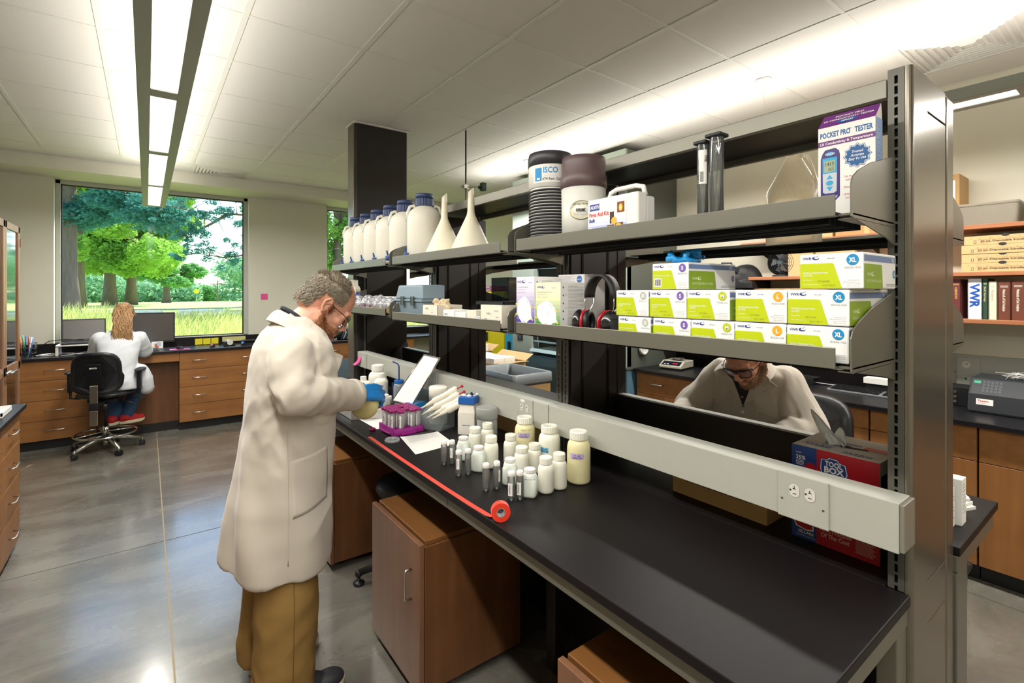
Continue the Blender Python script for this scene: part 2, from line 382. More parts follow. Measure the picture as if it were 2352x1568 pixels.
# hanging light fittings
def fixture(fx,y0,y1,label,segs,cables):
    r=thing('light_fixture',label,'light',(fx,0,FIX_Z)); h=0.1035
    b=MB(); b.box(-h,y0,0,-0.052,y1,0.06); b.box(0.052,y0,0,h,y1,0.06)
    edges=[y0]+[v for s_ in sorted(segs) for v in s_]+[y1]
    for i in range(0,len(edges),2): b.box(-0.052,edges[i],0,0.052,edges[i+1],0.06)
    b.build('housing',M_fix,r,bevel=0.002)
    for s_ in segs: MB().box(-0.052,s_[0],0.006,0.052,s_[1],0.012).build('diffuser',M_diff,r)
    for cy in cables:
        MB().cyl((0,cy,0.06),(0,cy,ZC-FIX_Z-0.02),0.0015,n=6).build('cable',M_nickel,r)
        q=MB(); q.lathe([(0.012,-0.05),(0.012,-0.012),(0.045,-0.010),(0.05,0)],16,c=(0,cy,ZC-FIX_Z)); q.build('canopy',M_tee,r)
    return r
fixture(FIX_X[0],-3.1,6.72,'long grey hanging light fitting with glowing panels, in front of the big window',FIX_SEG,[5.6,1.62,-1.0])
SEG2=[(0.46,0.0)]
fixture(FIX_X[1],-3.1,5.1,'long grey hanging light fitting over the right aisle, seen above the tall end post',[(3.9,4.95),(2.66,3.8),(1.72,2.60),(0.43,1.64),(-0.8,0.30),(-2.1,-0.9)],[4.14,1.62,-0.9])
fixture(FIX_X[2],-3.1,6.7,'unseen third hanging light fitting added at the far left for fill light',FIX_SEG,[4.2,0.5])
# supply air diffusers in the ceiling
def vent(x,y,label):
    r=thing('ceiling_vent',label,'vent',(x,y,ZC)); h=T/2-0.012
    fm=MB(); 
    for a in range(4):
        M=Matrix.Rotation(a*pi/2,4,'Z'); fm.prism([M@Vector(p) for p in ((-h,-h,-0.004),(h,-h,-0.004),(h-0.03,-h+0.03,-0.006),(-h+0.03,-h+0.03,-0.006))],(0,0,0.006))
    fm.build('rim',M_tee,r)
    MB().box(-h,-h,0.035,h,h,0.04).build('backing',mat('vent_dark','5c5a55',0.8),r)
    for k in range(7):
        s0=h-0.03-k*0.034; s1=s0-0.028
        lv=MB()
        for a in range(4):
            M=Matrix.Rotation(a*pi/2,4,'Z')
            lv.prism([M@Vector(p) for p in ((-s0,-s0,0.02),(s0,-s0,0.02),(s1,-s1,-0.012),(-s1,-s1,-0.012))],(0,0,0.002))
        lv.build('louvre',M_tee,r)
    return r
vent(GX0+T*5.5,GY0-T*3.5,'square white ceiling air vent with angled louvres, above the tall end post')
vent(GX0+T*0.5,GY0+T*6.3,'square white ceiling air vent near the top of the big window')
_v=bpy.data.objects['ceiling_vent.001']; _v.location=(GX0+T*0.5,6.71,ZC); _v.scale=(1,0.75,1)
# ================================================================== OUTSIDE
M_lawn = mat('lawn_ground','b4c86a',0.9,var=0.22,scale=1.3)
M_road = mat('asphalt_road','9aa0a6',0.8,var=0.06,scale=3)
M_curb = mat('white_curb_stop','e4e6e8',0.8)
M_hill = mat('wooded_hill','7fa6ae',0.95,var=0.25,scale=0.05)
M_bark = mat('tree_bark','7a6a5a',0.9,var=0.25,scale=6,stretch=(3,3,0.4),bump=0.6,bscale=10)
def leafmat(name,c,tr=0.5):
    m=bpy.data.materials.new(name); m.use_nodes=True; N=m.node_tree.nodes; L=m.node_tree.links; p=N['Principled BSDF']; out=N['Material Output']
    oi=N.new('ShaderNodeTexCoord'); nz=N.new('ShaderNodeTexNoise'); nz.inputs['Scale'].default_value=0.9; nz.inputs['Detail'].default_value=6; L.new(oi.outputs['Object'],nz.inputs['Vector'])
    cc=lin(c); mx=N.new('ShaderNodeMix'); mx.data_type='RGBA'; mx.inputs['A'].default_value=tuple(x*0.55 for x in cc[:3])+(1,); mx.inputs['B'].default_value=tuple(min(1,x*1.45) for x in cc[:3])+(1,)
    L.new(nz.outputs['Fac'],mx.inputs['Factor']); d=N.new('ShaderNodeBsdfDiffuse'); t=N.new('ShaderNodeBsdfTranslucent'); L.new(mx.outputs['Result'],d.inputs[0]); L.new(mx.outputs['Result'],t.inputs[0])
    ms=N.new('ShaderNodeMixShader'); ms.inputs[0].default_value=tr; L.new(d.outputs[0],ms.inputs[1]); L.new(t.outputs[0],ms.inputs[2]); L.new(ms.outputs[0],out.inputs[0]); N.remove(p); return m
M_leafA=leafmat('leaves_bright_green','a9cf6a'); M_leafB=leafmat('needles_blue_green','5f9c8c'); M_leafC=leafmat('leaves_mid_green','8cc07a')
M_grassT=leafmat('tall_grass','d0d486',0.6)
# terrain profile along Y
def gz(y):
    P=[(7.8,0.35),(12,0.62),(17,0.86),(24,0.88),(40,0.80),(70,0.4),(140,-0.4),(250,-1.2),(400,-3)]
    if y<=P[0][0]: return P[0][1]
    for (a,b),(c,d) in zip(P,P[1:]):
        if y<=c: return b+(d-b)*(y-a)/(c-a)
    return P[-1][1]
ysamp=[7.8,10,12,14.5,17,20,24,30,40,55,70,100,140,250,400]
g=MB(); X0,X1=-260,330; n=len(ysamp)
g.add([(x,y,gz(y)) for y in ysamp for x in (X0,X1)],[(2*i,2*i+1,2*i+3,2*i+2) for i in range(n-1)],0)
gr=struct(g.build('ground',M_lawn))
r=MB()
for a,b in ((17.5,21.5),(25.5,27.0)): r.add([(-60,a,gz(a)+0.01),(90,a,gz(a)+0.01),(90,b,gz(b)+0.01),(-60,b,gz(b)+0.01)],[(0,1,2,3)],0)
struct(r.build('road',M_road))
rnd=random.Random(3)
k0=None
for row,(yy,dx) in enumerate(((18.0,2.4),(20.9,2.0))):
    for i in range(16):
        x=-7+i*dx+row*0.7
        if k0 is None:
            k0=MB().box(-0.78,-0.09,0,0.78,0.09,0.12).build('curb_stop',M_curb,bevel=0.02)
            o=k0
        else: o=bpy.data.objects.new('curb_stop',k0.data); COL.objects.link(o)
        o.location=(x,yy,gz(yy)); tag(o,'white concrete parking stop in the row along the road outside the window','curb stop','parking stops along the road outside')
# tall grass just outside: blades
gb=MB(); vs=[];fs=[]
for i in range(52000):
    y=8.1+7.6*rnd.random()**1.2; x=-7+19*rnd.random()+ (y-8)*0.2
    z=gz(y); h=(0.24+0.26*rnd.random())*(1.35 if x<-0.5 else 1.0); a=rnd.random()*6.28; w=0.006+0.006*rnd.random(); lx=0.16*rnd.gauss(0.5,0.7); ly=0.12*rnd.gauss(0,1)
    ca,sa=cos(a)*w,sin(a)*w; k=len(vs)
    vs += [(x-ca,y-sa,z-0.02),(x+ca,y+sa,z-0.02),(x+lx*0.4+ca*0.8,y+ly*0.4+sa*0.8,z+h*0.6),(x+lx*0.4-ca*0.8,y+ly*0.4-sa*0.8,z+h*0.6),(x+lx,y+ly,z+h)]
    fs += [(k,k+1,k+2,k+3),(k+3,k+2,k+4)]
gb.add(vs,fs,0); tg=gb.build('tall_grass',M_grassT,kind='stuff'); tag(tg,'tall pale green grass growing right outside the window','grass')
# foliage clouds and trees
def leaf_cloud(blobs,n,size,rs,flat=0.5,drop=0.0):
    rr=random.Random(rs); vs=[];fs=[]; tot=sum(b[3]*b[4]*b[5] for b in blobs)
    for b in blobs:
        nn=int(n*b[3]*b[4]*b[5]/tot)
        for i in range(nn):
            u=rr.uniform(-1,1); t=rr.uniform(0,2*pi); s=sqrt(1-u*u); q=rr.random()**0.25
            q*=0.82+0.36*noise.noise(Vector((s*cos(t)*2+b[0],s*sin(t)*2+b[1],u*2+b[2])))
            c=Vector((b[0]+b[3]*q*s*cos(t), b[1]+b[4]*q*s*sin(t), b[2]+b[5]*q*u-drop*rr.random()))
            d1=Vector((rr.gauss(0,1),rr.gauss(0,1),rr.gauss(0,flat))).normalized(); d2=d1.cross(Vector((rr.gauss(0,1),rr.gauss(0,1),rr.gauss(0,1)))).normalized()
            z=size*rr.uniform(0.6,1.4); k=len(vs)
            vs += [c-d1*z,c-d2*z*0.45,c+d1*z,c+d2*z*0.45]; fs.append((k,k+1,k+2,k+3))
    m=MB(); m.add(vs,fs,0); return m
def tree(label,x,y,trunk_r,trunk_h,blobs,n,size,leafm,rs,branches=()):
    r=thing('tree',label,'tree',(x,y,gz(y)))
    t=MB(); t.tube([(0,0,-0.2),(0.02*trunk_r,0,trunk_h*0.15),(0.1*trunk_r,0.1,trunk_h*0.5),(0.3*trunk_r,0,trunk_h)],[trunk_r*1.5,trunk_r,trunk_r*0.8,trunk_r*0.35],10)
    t.build('trunk',M_bark,r)
    rb=random.Random(rs)
    if branches is not None:
        b=MB()
        for q in blobs: b.tube([(0,0,trunk_h*0.45),(q[0]*0.5,q[1]*0.5,(q[2]+trunk_h*0.5)/2+0.2),(q[0],q[1],q[2])],[trunk_r*0.4,trunk_r*0.25,trunk_r*0.08],6)
        b.build('branches',M_bark,r,kind='stuff')
    leaf_cloud(blobs,n,size,rs).build('foliage',leafm,r,kind='stuff')
    return r
def blobs(n,R,zlo,zhi,rr,rs):
    q=random.Random(rs); return [(q.uniform(-R,R),q.uniform(-R,R)*0.7,q.uniform(zlo,zhi),rr*q.uniform(.7,1.2),rr*q.uniform(.7,1.1),rr*q.uniform(.45,.75)) for _ in range(n)]
tree('large old conifer with a dark thick trunk nearest the window on its left side',-1.95,20.1,0.26,9,blobs(22,2.7,3.0,8.5,1.1,1),60000,0.075,M_leafB,11)
tree('broad leafy tree with a pale trunk just right of the dark conifer',-2.6,31.0,0.26,9,blobs(16,3.0,2.6,9,1.5,2),44000,0.10,M_leafA,12)
tree('tall bright leafy tree whose trunk stands behind the seated woman, left one of two',-1.75,38.0,0.30,9,blobs(18,3.4,2.4,9,1.6,3),44000,0.12,M_leafA,13)
tree('tall bright leafy tree whose trunk stands behind the seated woman, right one of two',-0.75,38.6,0.26,9,blobs(16,2.6,2.6,9,1.6,4),38000,0.12,M_leafA,14)
tree('round green tree standing alone on the lawn, middle of the big window',1.5,56,0.3,5,blobs(16,2.3,2.0,5.4,1.2,5),30000,0.12,M_leafC,15)
tree('dense green tree at the right edge of the big window',5.2,29.3,0.3,8,blobs(14,1.35,2.4,8,1.1,6),34000,0.09,M_leafC,16)
tree('leafy tree seen through the second window, beside the column',7.4,24.0,0.2,8,blobs(16,2.4,1.8,8,1.4,7),40000,0.09,M_leafA,17)
tree('leafy tree seen between the shelf posts through the second window',11.4,25.5,0.2,8,blobs(16,2.6,1.6,8,1.4,8),36000,0.09,M_leafA,18)
# pine whose branches reach in from the right
pr=thing('tree','pine with bare reaching branches that cross the upper right of the big window','tree',(3.6,16.2,gz(16.2)))
M0=MB(); M0.tube([(0,0,-0.2),(0,0,3),(0.1,0,9)],[0.3,0.24,0.1],10); M0.build('trunk',M_bark,pr)
bb=MB(); tb=[]; rq=random.Random(5)
base=Vector((3.6,16.2,gz(16.2)))
for P in (((3.6,16.2,3.9),(2.4,16.3,3.9),(1.2,16.9,3.95),(0.3,17.3,4.15)),((3.6,16.2,3.0),(2.6,16.0,2.75),(1.8,16.3,2.62),(1.1,16.7,2.75)),((3.6,16.2,4.6),(2.6,16.2,4.55),(1.7,16.6,4.5),(1.2,16.9,4.7)),((1.9,16.5,3.9),(1.5,16.7,3.6),(1.1,16.9,3.35),(0.9,17.0,3.1))):
    P=[Vector(p)-base for p in P]; bb.tube(P,[0.05,0.035,0.022,0.008],6)
    for i in range(26):
        t=rq.uniform(0.1,1)*(len(P)-1); k=min(int(t),len(P)-2); q=P[k].lerp(P[k+1],t-k); e=q+Vector((rq.gauss(-0.15,0.25),rq.gauss(0,0.25),rq.gauss(-0.05,0.25)))
        bb.tube([q,(q+e)/2+Vector((0,0,0.03)),e],[0.012,0.008,0.004],4); tb.append((e.x,e.y,e.z,rq.uniform(.10,.22),rq.uniform(.10,.22),rq.uniform(.07,.14)))
bb.build('branches',M_bark,pr,kind='stuff'); leaf_cloud(tb,15000,0.03,21).build('foliage',M_leafB,pr,kind='stuff')
# far tree line, hills, pole, car, sign
q=random.Random(9); bl=[(q.uniform(-45,14),q.uniform(78,95),q.uniform(-0.6,5.0),q.uniform(2,4.5),3,q.uniform(1.4,2.8)) for _ in range(80)]+[(q.uniform(14,75),q.uniform(88,120),q.uniform(-1.6,-0.4),q.uniform(2,4),3,q.uniform(0.8,1.4)) for _ in range(40)]
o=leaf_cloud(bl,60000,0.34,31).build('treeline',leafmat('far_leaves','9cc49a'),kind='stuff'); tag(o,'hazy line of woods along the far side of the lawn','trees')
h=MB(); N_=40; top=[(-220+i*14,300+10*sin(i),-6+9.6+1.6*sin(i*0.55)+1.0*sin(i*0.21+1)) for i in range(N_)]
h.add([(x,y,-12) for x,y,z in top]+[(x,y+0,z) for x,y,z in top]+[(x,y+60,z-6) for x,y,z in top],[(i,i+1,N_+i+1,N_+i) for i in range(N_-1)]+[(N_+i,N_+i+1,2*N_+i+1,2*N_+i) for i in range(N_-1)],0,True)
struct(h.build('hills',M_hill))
p=thing('utility_pole','thin wooden utility pole on the horizon beyond the lawn','pole',(7.0,69.7,gz(69.7)))
MB().cyl((0,0,-0.3),(0,0,2.6),0.09,0.07,8).build('post',M_bark,p); MB().box(-0.8,-0.05,2.1,0.8,0.05,2.2).build('crossarm',M_bark,p)
p=thing('bush','rounded shrub on the horizon beside the blue car','bush',(6.2,82.7,gz(82.7)))
leaf_cloud([(0,0,1.1,2.6,1.5,1.3),(-1.2,0,0.8,1.5,1,1)],5000,0.2,41).build('foliage',M_leafC,p,kind='stuff'); MB().cyl((0,0,-0.2),(0,0,1.2),0.12,n=6).build('stem',M_bark,p)
def car(x,y):
    r=thing('car','small blue car parked far off at the edge of the lawn','car',(x,y,gz(y))); r.rotation_euler=(0,0,0.1)
    b=MB(); b.prism([(-0.95,-2+1.0,0.25),(-0.95,2-1,0.25),(-0.95,1.0,0.8),(-0.95,0.9,0.9),(-0.95,-0.9,0.9),(-0.95,-1.0,0.7)],(0,0,0)) if False else b.box(-2.1,-0.85,0.28,2.1,0.85,0.85)
    b.build('body',M_blue,r,bevel=0.15,seg=3)
    c_=MB(); c_.prism([(-1.3,-0.75,0.84),(1.2,-0.75,0.84),(0.7,-0.7,1.35),(-0.9,-0.7,1.35)],(0,1.45,0)); c_.build('cabin',M_black,r,bevel=0.05)
    for wx in (-1.3,1.3):
        for wy in (-0.85,0.7): MB().cyl((wx,wy,0.32),(wx,wy+0.18,0.32),0.32,n=14).build('wheel',M_black,r)
car(19.0,232.0)
s_=thing('road_sign','tiny yellow diamond road sign left of the blue car','sign',(4.7,68.0,gz(68.0)))
MB().cyl((0,0,-0.2),(0,0,1.0),0.03,n=6).build('post',M_nickel,s_); MB().prism([(0,0,0.9),(0.35,0,1.25),(0,0,1.6),(-0.35,0,1.25)],(0,0.02,0)).build('face',M_yellow,s_)
# ================================================================== WINDOW COUNTER
def pull(mb,c,length,axis='X',out=(0,-1,0),r=0.0045,m=0,so=0.03):
    """wire pull: two posts and a bar"""
    c=Vector(c); out=Vector(out)*so; a={'X':Vector((1,0,0)),'Y':Vector((0,1,0)),'Z':Vector((0,0,1))}[axis]*(length/2)
    mb.tube([c-a,c-a+out*0.75,c-a*0.9+out,c+a*0.9+out,c+a+out*0.75,c+a],r,8,m)
ZT=0.955; CF=6.95
def drawer_unit(name,label,x0,x1,y0,depth,zb,zt,rows,wmat,face='-Y',handles=1,hw=0.105,body=M_woodD,group=None,ratios=None,toe=True):
    """base cabinet: local frame, front at local y=0 looking to -y, width along +x"""
    W=x1-x0
    r=thing(name,label,'cabinet',(0,0,0),group=group)
    if face=='-Y': r.location=(x0,y0,0)
    elif face=='-X': r.location=(y0,x1,0); r.rotation_euler=(0,0,-pi/2)
    elif face=='+X': r.location=(y0,x0,0); r.rotation_euler=(0,0,pi/2)
    MB().box(0.001,0.02,zb,W-0.001,depth,zt).build('body',body,r)
    if toe: MB().box(0.001,0.065,0,W-0.001,depth-0.02,zb).build('toe_kick',M_base,r)
    hs=(zt-zb); z=zt
    ratios=ratios or [1/rows]*rows
    for k,q in enumerate(ratios):
        z1=z-hs*q
        d=MB().box(0.003,0,z1+0.002,W-0.003,0.02,z-0.002).build('drawer',wmat,r,bevel=0.0015,seg=1)
        for hx in ([0.5] if handles==1 else [0.22,0.78]):
            m=MB(); pull(m,(W*hx,0,(z+z1)/2+0.004),hw,'X'); m.build('handle',M_nickel,d)
        z=z1
    return r
def door_unit(label,x0,x1,y0,depth,zb,zt,dz,wm,face='-X',hinge='r',drawer=True,group=None):
    W=x1-x0; r=thing('base_cabinet',label,'cabinet',group=group)
    if face=='-X': r.location=(y0,x1,0); r.rotation_euler=(0,0,-pi/2)
    elif face=='-Y': r.location=(x0,y0,0)
    MB().box(0.001,0.02,zb,W-0.001,depth,zt).build('body',M_woodD,r); MB().box(0.001,0.065,0,W-0.001,depth-0.02,zb).build('toe_kick',M_base,r)
    if drawer: MB().box(0.003,0,zt-dz+0.002,W-0.003,0.02,zt-0.002).build('drawer_front',wm,r,bevel=0.0015,seg=1)
    d=MB().box(0.003,0,zb+0.002,W-0.003,0.02,(zt-dz if drawer else zt)-0.002).build('door',M_wood,r,bevel=0.0015,seg=1)
    m=MB(); hx=W-0.05 if hinge=='l' else 0.05; pull(m,(hx,0,(zt-dz)-0.16),0.13,'Z'); m.build('handle',M_nickel,d)
    return r
# counter tops
def ctop(label,x0,y0,x1,y1,zt,th=0.03,m=M_epoxy):
    o=MB().box(x0,y0,zt-th,x1,y1,zt).build('countertop',m,bevel=0.004); tag(o,label,'countertop'); return o
ctop('black countertop under the big window where the seated woman works',-2.0,CF-0.03,0.985,YF,ZT)
ctop('black countertop section with the desk phone, left of the column',0.988,CF-0.03,XR,YF,ZT)
b=MB().box(-2.0,YF-0.02,ZT,XR,YF,0.985+0.075).build('backsplash',M_epoxyD); struct(b)
drawer_unit('drawer_cabinet','four-drawer wooden base cabinet left of the kneehole, behind the task chair',-1.09,-0.43,CF,0.5,0.10,ZT-0.03,4,M_woodH,hw=0.16)
drawer_unit('drawer_cabinet','wide four-drawer wooden base cabinet right of the kneehole, two pulls per drawer',0.31,1.235,CF,0.5,0.10,ZT-0.03,4,M_woodH,handles=2,hw=0.135)
drawer_unit('drawer_cabinet','four-drawer wooden base cabinet hidden mostly behind the standing man',1.237,1.78,CF,0.5,0.10,ZT-0.03,4,M_woodH,hw=0.15)
drawer_unit('drawer_cabinet','wooden drawer cabinet between the standing man and the column',1.782,2.40,CF,0.5,0.10,ZT-0.03,4,M_woodH,hw=0.15)
drawer_unit('drawer_cabinet','wooden drawer cabinet seen through the island shelving, right of the column',2.402,3.3,CF,0.5,0.10,ZT-0.03,4,M_woodH,hw=0.15)
kn=thing('kneehole_panel','wooden apron and back panel of the kneehole under the window counter','desk',(0,0,0))
MB().box(-0.43,CF,ZT-0.13,0.31,CF+0.02,ZT-0.03).build('apron',M_woodH,kn,bevel=0.0015,seg=1)
MB().box(-0.43,CF+0.16,0.10,0.31,CF+0.18,ZT-0.03).build('back_panel',M_woodD,kn)
MB().box(-0.43,CF+0.15,0,0.31,CF+0.16,0.10).build('base_strip',M_base,kn)
# ---- laptop on a white riser
def laptop(x,y,z,rz,label):
    r=thing('laptop',label,'laptop',(x,y,z),rz)
    MB().box(-0.19,-0.125,0,0.19,0.125,0.022).build('base',M_black,r,bevel=0.006)
    k=MB()
    for i in range(5):
        for j in range(14): k.box(-0.17+j*0.0245,-0.03+i*0.026,0.022,-0.17+j*0.0245+0.021,-0.03+i*0.026+0.022,0.0245)
    k.build('keys',mat('key_black','0c0c0e',0.6),r,kind='stuff')
    M=Matrix.Translation((0,0.12,0.02))@Matrix.Rotation(radians(-14),4,'X')
    MB().box(-0.19,0,0,0.19,0.014,0.25,M=M).build('lid',M_black,r,bevel=0.004)
    s=MB(); s.rect(M@Vector((-0.175,-0.001,0.022)),(1,0,0),M.to_3x3()@Vector((0,0,1)),0,0,0.35,0.212,0); s.text('DELL',M@Vector((0,-0.0012,0.006)),(1,0,0),M.to_3x3()@Vector((0,0,1)),0,0,0.01,1,align='c'); s.build('screen',[mat('dim_screen','55504c',0.35),M_paper],r)
    return r
rs=thing('laptop_riser','white laptop riser shelf under the laptop','riser',(-0.52,7.16,ZT))
MB().box(-0.25,-0.13,0.10,0.25,0.13,0.115).build('shelf',M_white,rs,bevel=0.004)
for sx in (-0.24,0.24): MB().box(sx-0.012,-0.12,0,sx+0.012,0.12,0.10).build('leg',M_white,rs,bevel=0.004)
laptop(-0.545,7.17,ZT+0.115,radians(6),'open black laptop on the white riser, left of the seated woman')
# ---- monitors
def monitor(x,y,z,w,h,rz,label,scr='4b4744',logo=None,framem=None,lift=0.06):
    r=thing('monitor',label,'monitor',(x,y,z),rz); fm=framem or M_black
    MB().box(-w/2,0,lift,w/2,0.03,lift+h).build('casing',fm,r,bevel=0.005)
    s=MB(); s.rect((-w/2+0.014,-0.0012,lift+0.02),(1,0,0),(0,0,1),0,0,w-0.028,h-0.036,0)
    if logo: s.text(logo,(0,-0.0014,lift+0.005),(1,0,0),(0,0,1),0,0,0.012,1,align='c')
    s.build('screen',[mat('screen_'+scr,scr,0.3),M_paper],r)
    MB().box(-0.03,0.03,0.01,0.03,0.06,lift+h*0.5).build('neck',M_black,r,bevel=0.004)
    MB().box(-0.12,-0.08,0,0.12,0.13,0.012).build('foot',M_black,r,bevel=0.004); return r
monitor(0.0,7.26,ZT,0.56,0.36,radians(-2),'wide black monitor on the window counter, right of the seated woman','4f4b48',lift=0.075)
# ---- office bits
def keyboard(x,y,z,rz,label,w=0.44,d=0.15,fm=None,rows=6,cols=20):
    r=thing('keyboard',label,'keyboard',(x,y,z),rz)
    MB().prism([(-w/2,-d/2,0),(-w/2,d/2,0),(-w/2,d/2,0.024),(-w/2,-d/2,0.010)],(w,0,0)).build('base',fm or M_black,r,bevel=0.002)
    k=MB(); M=Matrix.Translation((0,0,0.017))@Matrix.Rotation(atan2(0.014,d),4,'X')
    for i in range(rows):
        for j in range(cols):
            if j in (14,18) and rows>5: continue
            cx=-w/2+0.016+(j+0.5)*(w-0.032)/cols; cy=-d/2+0.012+(i+0.5)*(d-0.024)/rows
            k.box(cx-0.008,cy-0.008,0,cx+0.008,cy+0.008,0.009,M=M)
    k.build('keys',mat('key_black','0c0c0e',0.6),r,kind='stuff'); return r
keyboard(-0.03,7.02,ZT,0,'black keyboard in front of the wide monitor on the window counter',0.30)
def mouse(x,y,z,rz,label):
    r=thing('computer_mouse',label,'mouse',(x,y,z),rz); MB().ball((0,0,0.004),(0.032,0.052,0.03),16).build('body',M_black,r); MB().cyl((0,0.03,0.028),(0,0.03,0.036),0.004,n=8).build('wheel',M_nickel,r); return r
o=MB().box(0.22,6.99,ZT,0.42,7.09,ZT+0.003).build('mouse_pad',M_pink); tag(o,'thin pink mouse pad under the black mouse','mouse pad')
mouse(0.32,7.04,ZT+0.003,0.5,'black mouse on the pink pad')
o=thing('photo_card','small clear stand with an orange and white picture card below the monitor','card',(0.105,7.17,ZT))
m=MB(); m.box(-0.06,0,0.0,0.06,0.004,0.10); m.build('stand',M_glass,o); m=MB(); m.rect((-0.055,-0.001,0.012),(1,0,0),(0,0,1),0,0,0.11,0.082,0); m.rect((-0.055,-0.0015,0.012),(1,0,0),(0,0,1),0.03,0.01,0.07,0.06,1); m.rect((-0.055,-0.0018,0.012),(1,0,0),(0,0,1),0.05,0.03,0.09,0.075,2); m.build('picture',[M_paper,mat('orange_print','c8683c',0.6),mat('pale_blue_print','a9c3d6',0.6)],o)
for i in range(3):
    o=MB(); x=0.50+i*0.088; o.prism([(x,YF-0.024,ZT+0.005),(x+0.08,YF-0.024,ZT+0.008),(x+0.08,YF-0.023,ZT+0.085),(x-0.002,YF-0.023,ZT+0.082)],(0,-0.002,0)); o=o.build('sticky_note',M_yellow)
    tag(o,['yellow note on the counter upstand, leftmost of three','yellow note on the counter upstand, middle of three','yellow note on the counter upstand, rightmost of three'][i],'note','yellow notes on the counter upstand')
o=MB().box(0.80,YF-0.026,ZT+0.03,1.07,YF-0.023,ZT+0.09).build('envelope',mat('pale_yellow_paper','d7d08e',0.7)); tag(o,'pale yellow paper strip leaning on the counter upstand above the black file tray','paper')
def stapler(x,y,rz,m,label):
    r=thing('stapler',label,'stapler',(x,y,ZT),rz); MB().box(-0.05,-0.018,0,0.05,0.018,0.012).build('base',M_black,r,bevel=0.004)
    MB().prism([(-0.048,-0.015,0.02),(0.05,-0.015,0.012),(0.05,-0.015,0.03),(-0.03,-0.015,0.048)],(0,0.03,0)).build('arm',m,r,bevel=0.004)
stapler(0.66,7.10,1.2,mat('dark_pink_plastic','a8506a',0.4),'small dark pink stapler on the window counter')
stapler(1.0,7.13,1.2,M_blue,'small blue stapler beside the tape dispenser')
r=thing('tape_dispenser','black desktop tape dispenser on the window counter','tape dispenser',(0.84,7.12,ZT),0.3)
MB().prism([(-0.06,-0.028,0),(0.07,-0.028,0),(0.06,-0.028,0.02),(0.0,-0.028,0.07),(-0.06,-0.028,0.05)],(0,0.056,0)).build('body',M_black,r,bevel=0.004); MB().cyl((0,-0.033,0.045),(0,0.033,0.045),0.035,n=18).build('roll',M_hdpe,r)
r=thing('file_tray','low black desk tray behind the staplers','tray',(1.25,7.27,ZT)); MB().box(-0.24,-0.08,0,0.24,0.08,0.015).build('base',M_black,r); MB().box(-0.24,-0.08,0.04,0.24,0.08,0.05).build('lid',M_black,r,bevel=0.004)
for sx in (-0.23,0.23): MB().box(sx-0.006,-0.07,0.015,sx+0.006,0.07,0.04).build('support',M_black,r)
# desk phone
r=thing('desk_phone','grey desk phone with handset and keypad, left of the framed box','phone',(1.62,7.22,ZT),0)
m=MB(); m.prism([(-0.13,-0.09,0),(-0.13,0.09,0),(-0.13,0.09,0.11),(-0.13,-0.09,0.03)],(0.26,0,0)); m.build('base',mat('phone_grey','6f7880',0.4),r,bevel=0.005)
m=MB(); m.tube([(-0.155,-0.09,0.03),(-0.155,-0.05,0.085),(-0.155,0.05,0.13),(-0.155,0.09,0.12)],[0.03,0.02,0.02,0.03],10); m.build('handset',mat('phone_grey','6f7880',0.4),r)
sl=atan2(0.08,0.18); M=Matrix.Translation((0,-0.09,0.03))@Matrix.Rotation(sl,4,'X'); m=MB(); m.box(-0.05,0.12,0,0.07,0.17,0.004,1,M)
for i in range(4):
    for j in range(3): m.box(-0.02+j*0.026,0.02+i*0.022,0,-0.002+j*0.026,0.034+i*0.022,0.006,0,M)
    for j in range(2): m.box(-0.08+0.0*j,0.02+i*0.022,0,-0.06,0.034+i*0.022,0.006,0,M)
m.build('keypad',[mat('phone_key','c9d0d4',0.4),mat('phone_screen','a9b7ba',0.2)],r)
# box behind the man (white framed chest) with pink note
r=thing('white_box','white box with a grey picture front on the counter, half hidden behind the standing man','box',(1.98,7.20,ZT))
MB().box(-0.20,-0.1,0,0.20,0.12,0.23).build('body',M_white,r,bevel=0.006); m=MB(); m.rect((-0.18,-0.1012,0.02),(1,0,0),(0,0,1),0,0,0.36,0.18,0); m.build('front_picture',mat('grey_picture','7f8c86',0.5,var=0.3,scale=18),r)
m=MB().box(1.93,7.12,ZT+0.232,2.03,7.2,ZT+0.236).build('sticky_note',M_pink); tag(m,'pink note lying on top of the white box behind the standing man','note')
m=MB().box(1.262,YF-0.004,1.53,1.345,YF-0.001,1.61).build('sticky_note',M_pink); tag(m,'square pink note stuck on the wall right of the big window','note')
# pen caddy and cables at the left end
r=thing('pen_holder','black mesh pen holder full of coloured pens at the left end of the window counter','pen holder',(-1.0,7.08,ZT))
m=MB(); w_=0.075
for zz in (0,0.05,0.10,0.15): m.tube([(-w_,-w_,zz),(w_,-w_,zz),(w_,w_,zz),(-w_,w_,zz)],0.003,5,closed=True)
for i in range(8):
    t=-w_+i*2*w_/7
    for a,b in (((t,-w_),(t,-w_)),((t,w_),(t,w_)),((-w_,t),(-w_,t)),((w_,t),(w_,t))): m.tube([(a[0],a[1],0),(b[0],b[1],0.15)],0.0015,4)
m.build('basket',M_black,r,kind='stuff')
pc=['1f6fbf','c0202a','2a9a4a','1c3a86','e07020','1f5fae','e9e9e9']
for i,cc in enumerate(pc):
    a=i*0.9; p0=(0.03*cos(a),0.03*sin(a),0.004); p1=(0.055*cos(a+.4),0.055*sin(a+.4),0.21+0.01*(i%3))
    q=MB(); q.cyl(p0,p1,0.0055,n=8); q=q.build('pen',mat('pen_'+cc,cc,0.4)); q.location=(-1.0,7.08,ZT); tag(q,'%s pen standing in the black mesh holder'%['bright blue','red','green','dark blue','orange','blue','white'][i],'pen','pens in the mesh holder')
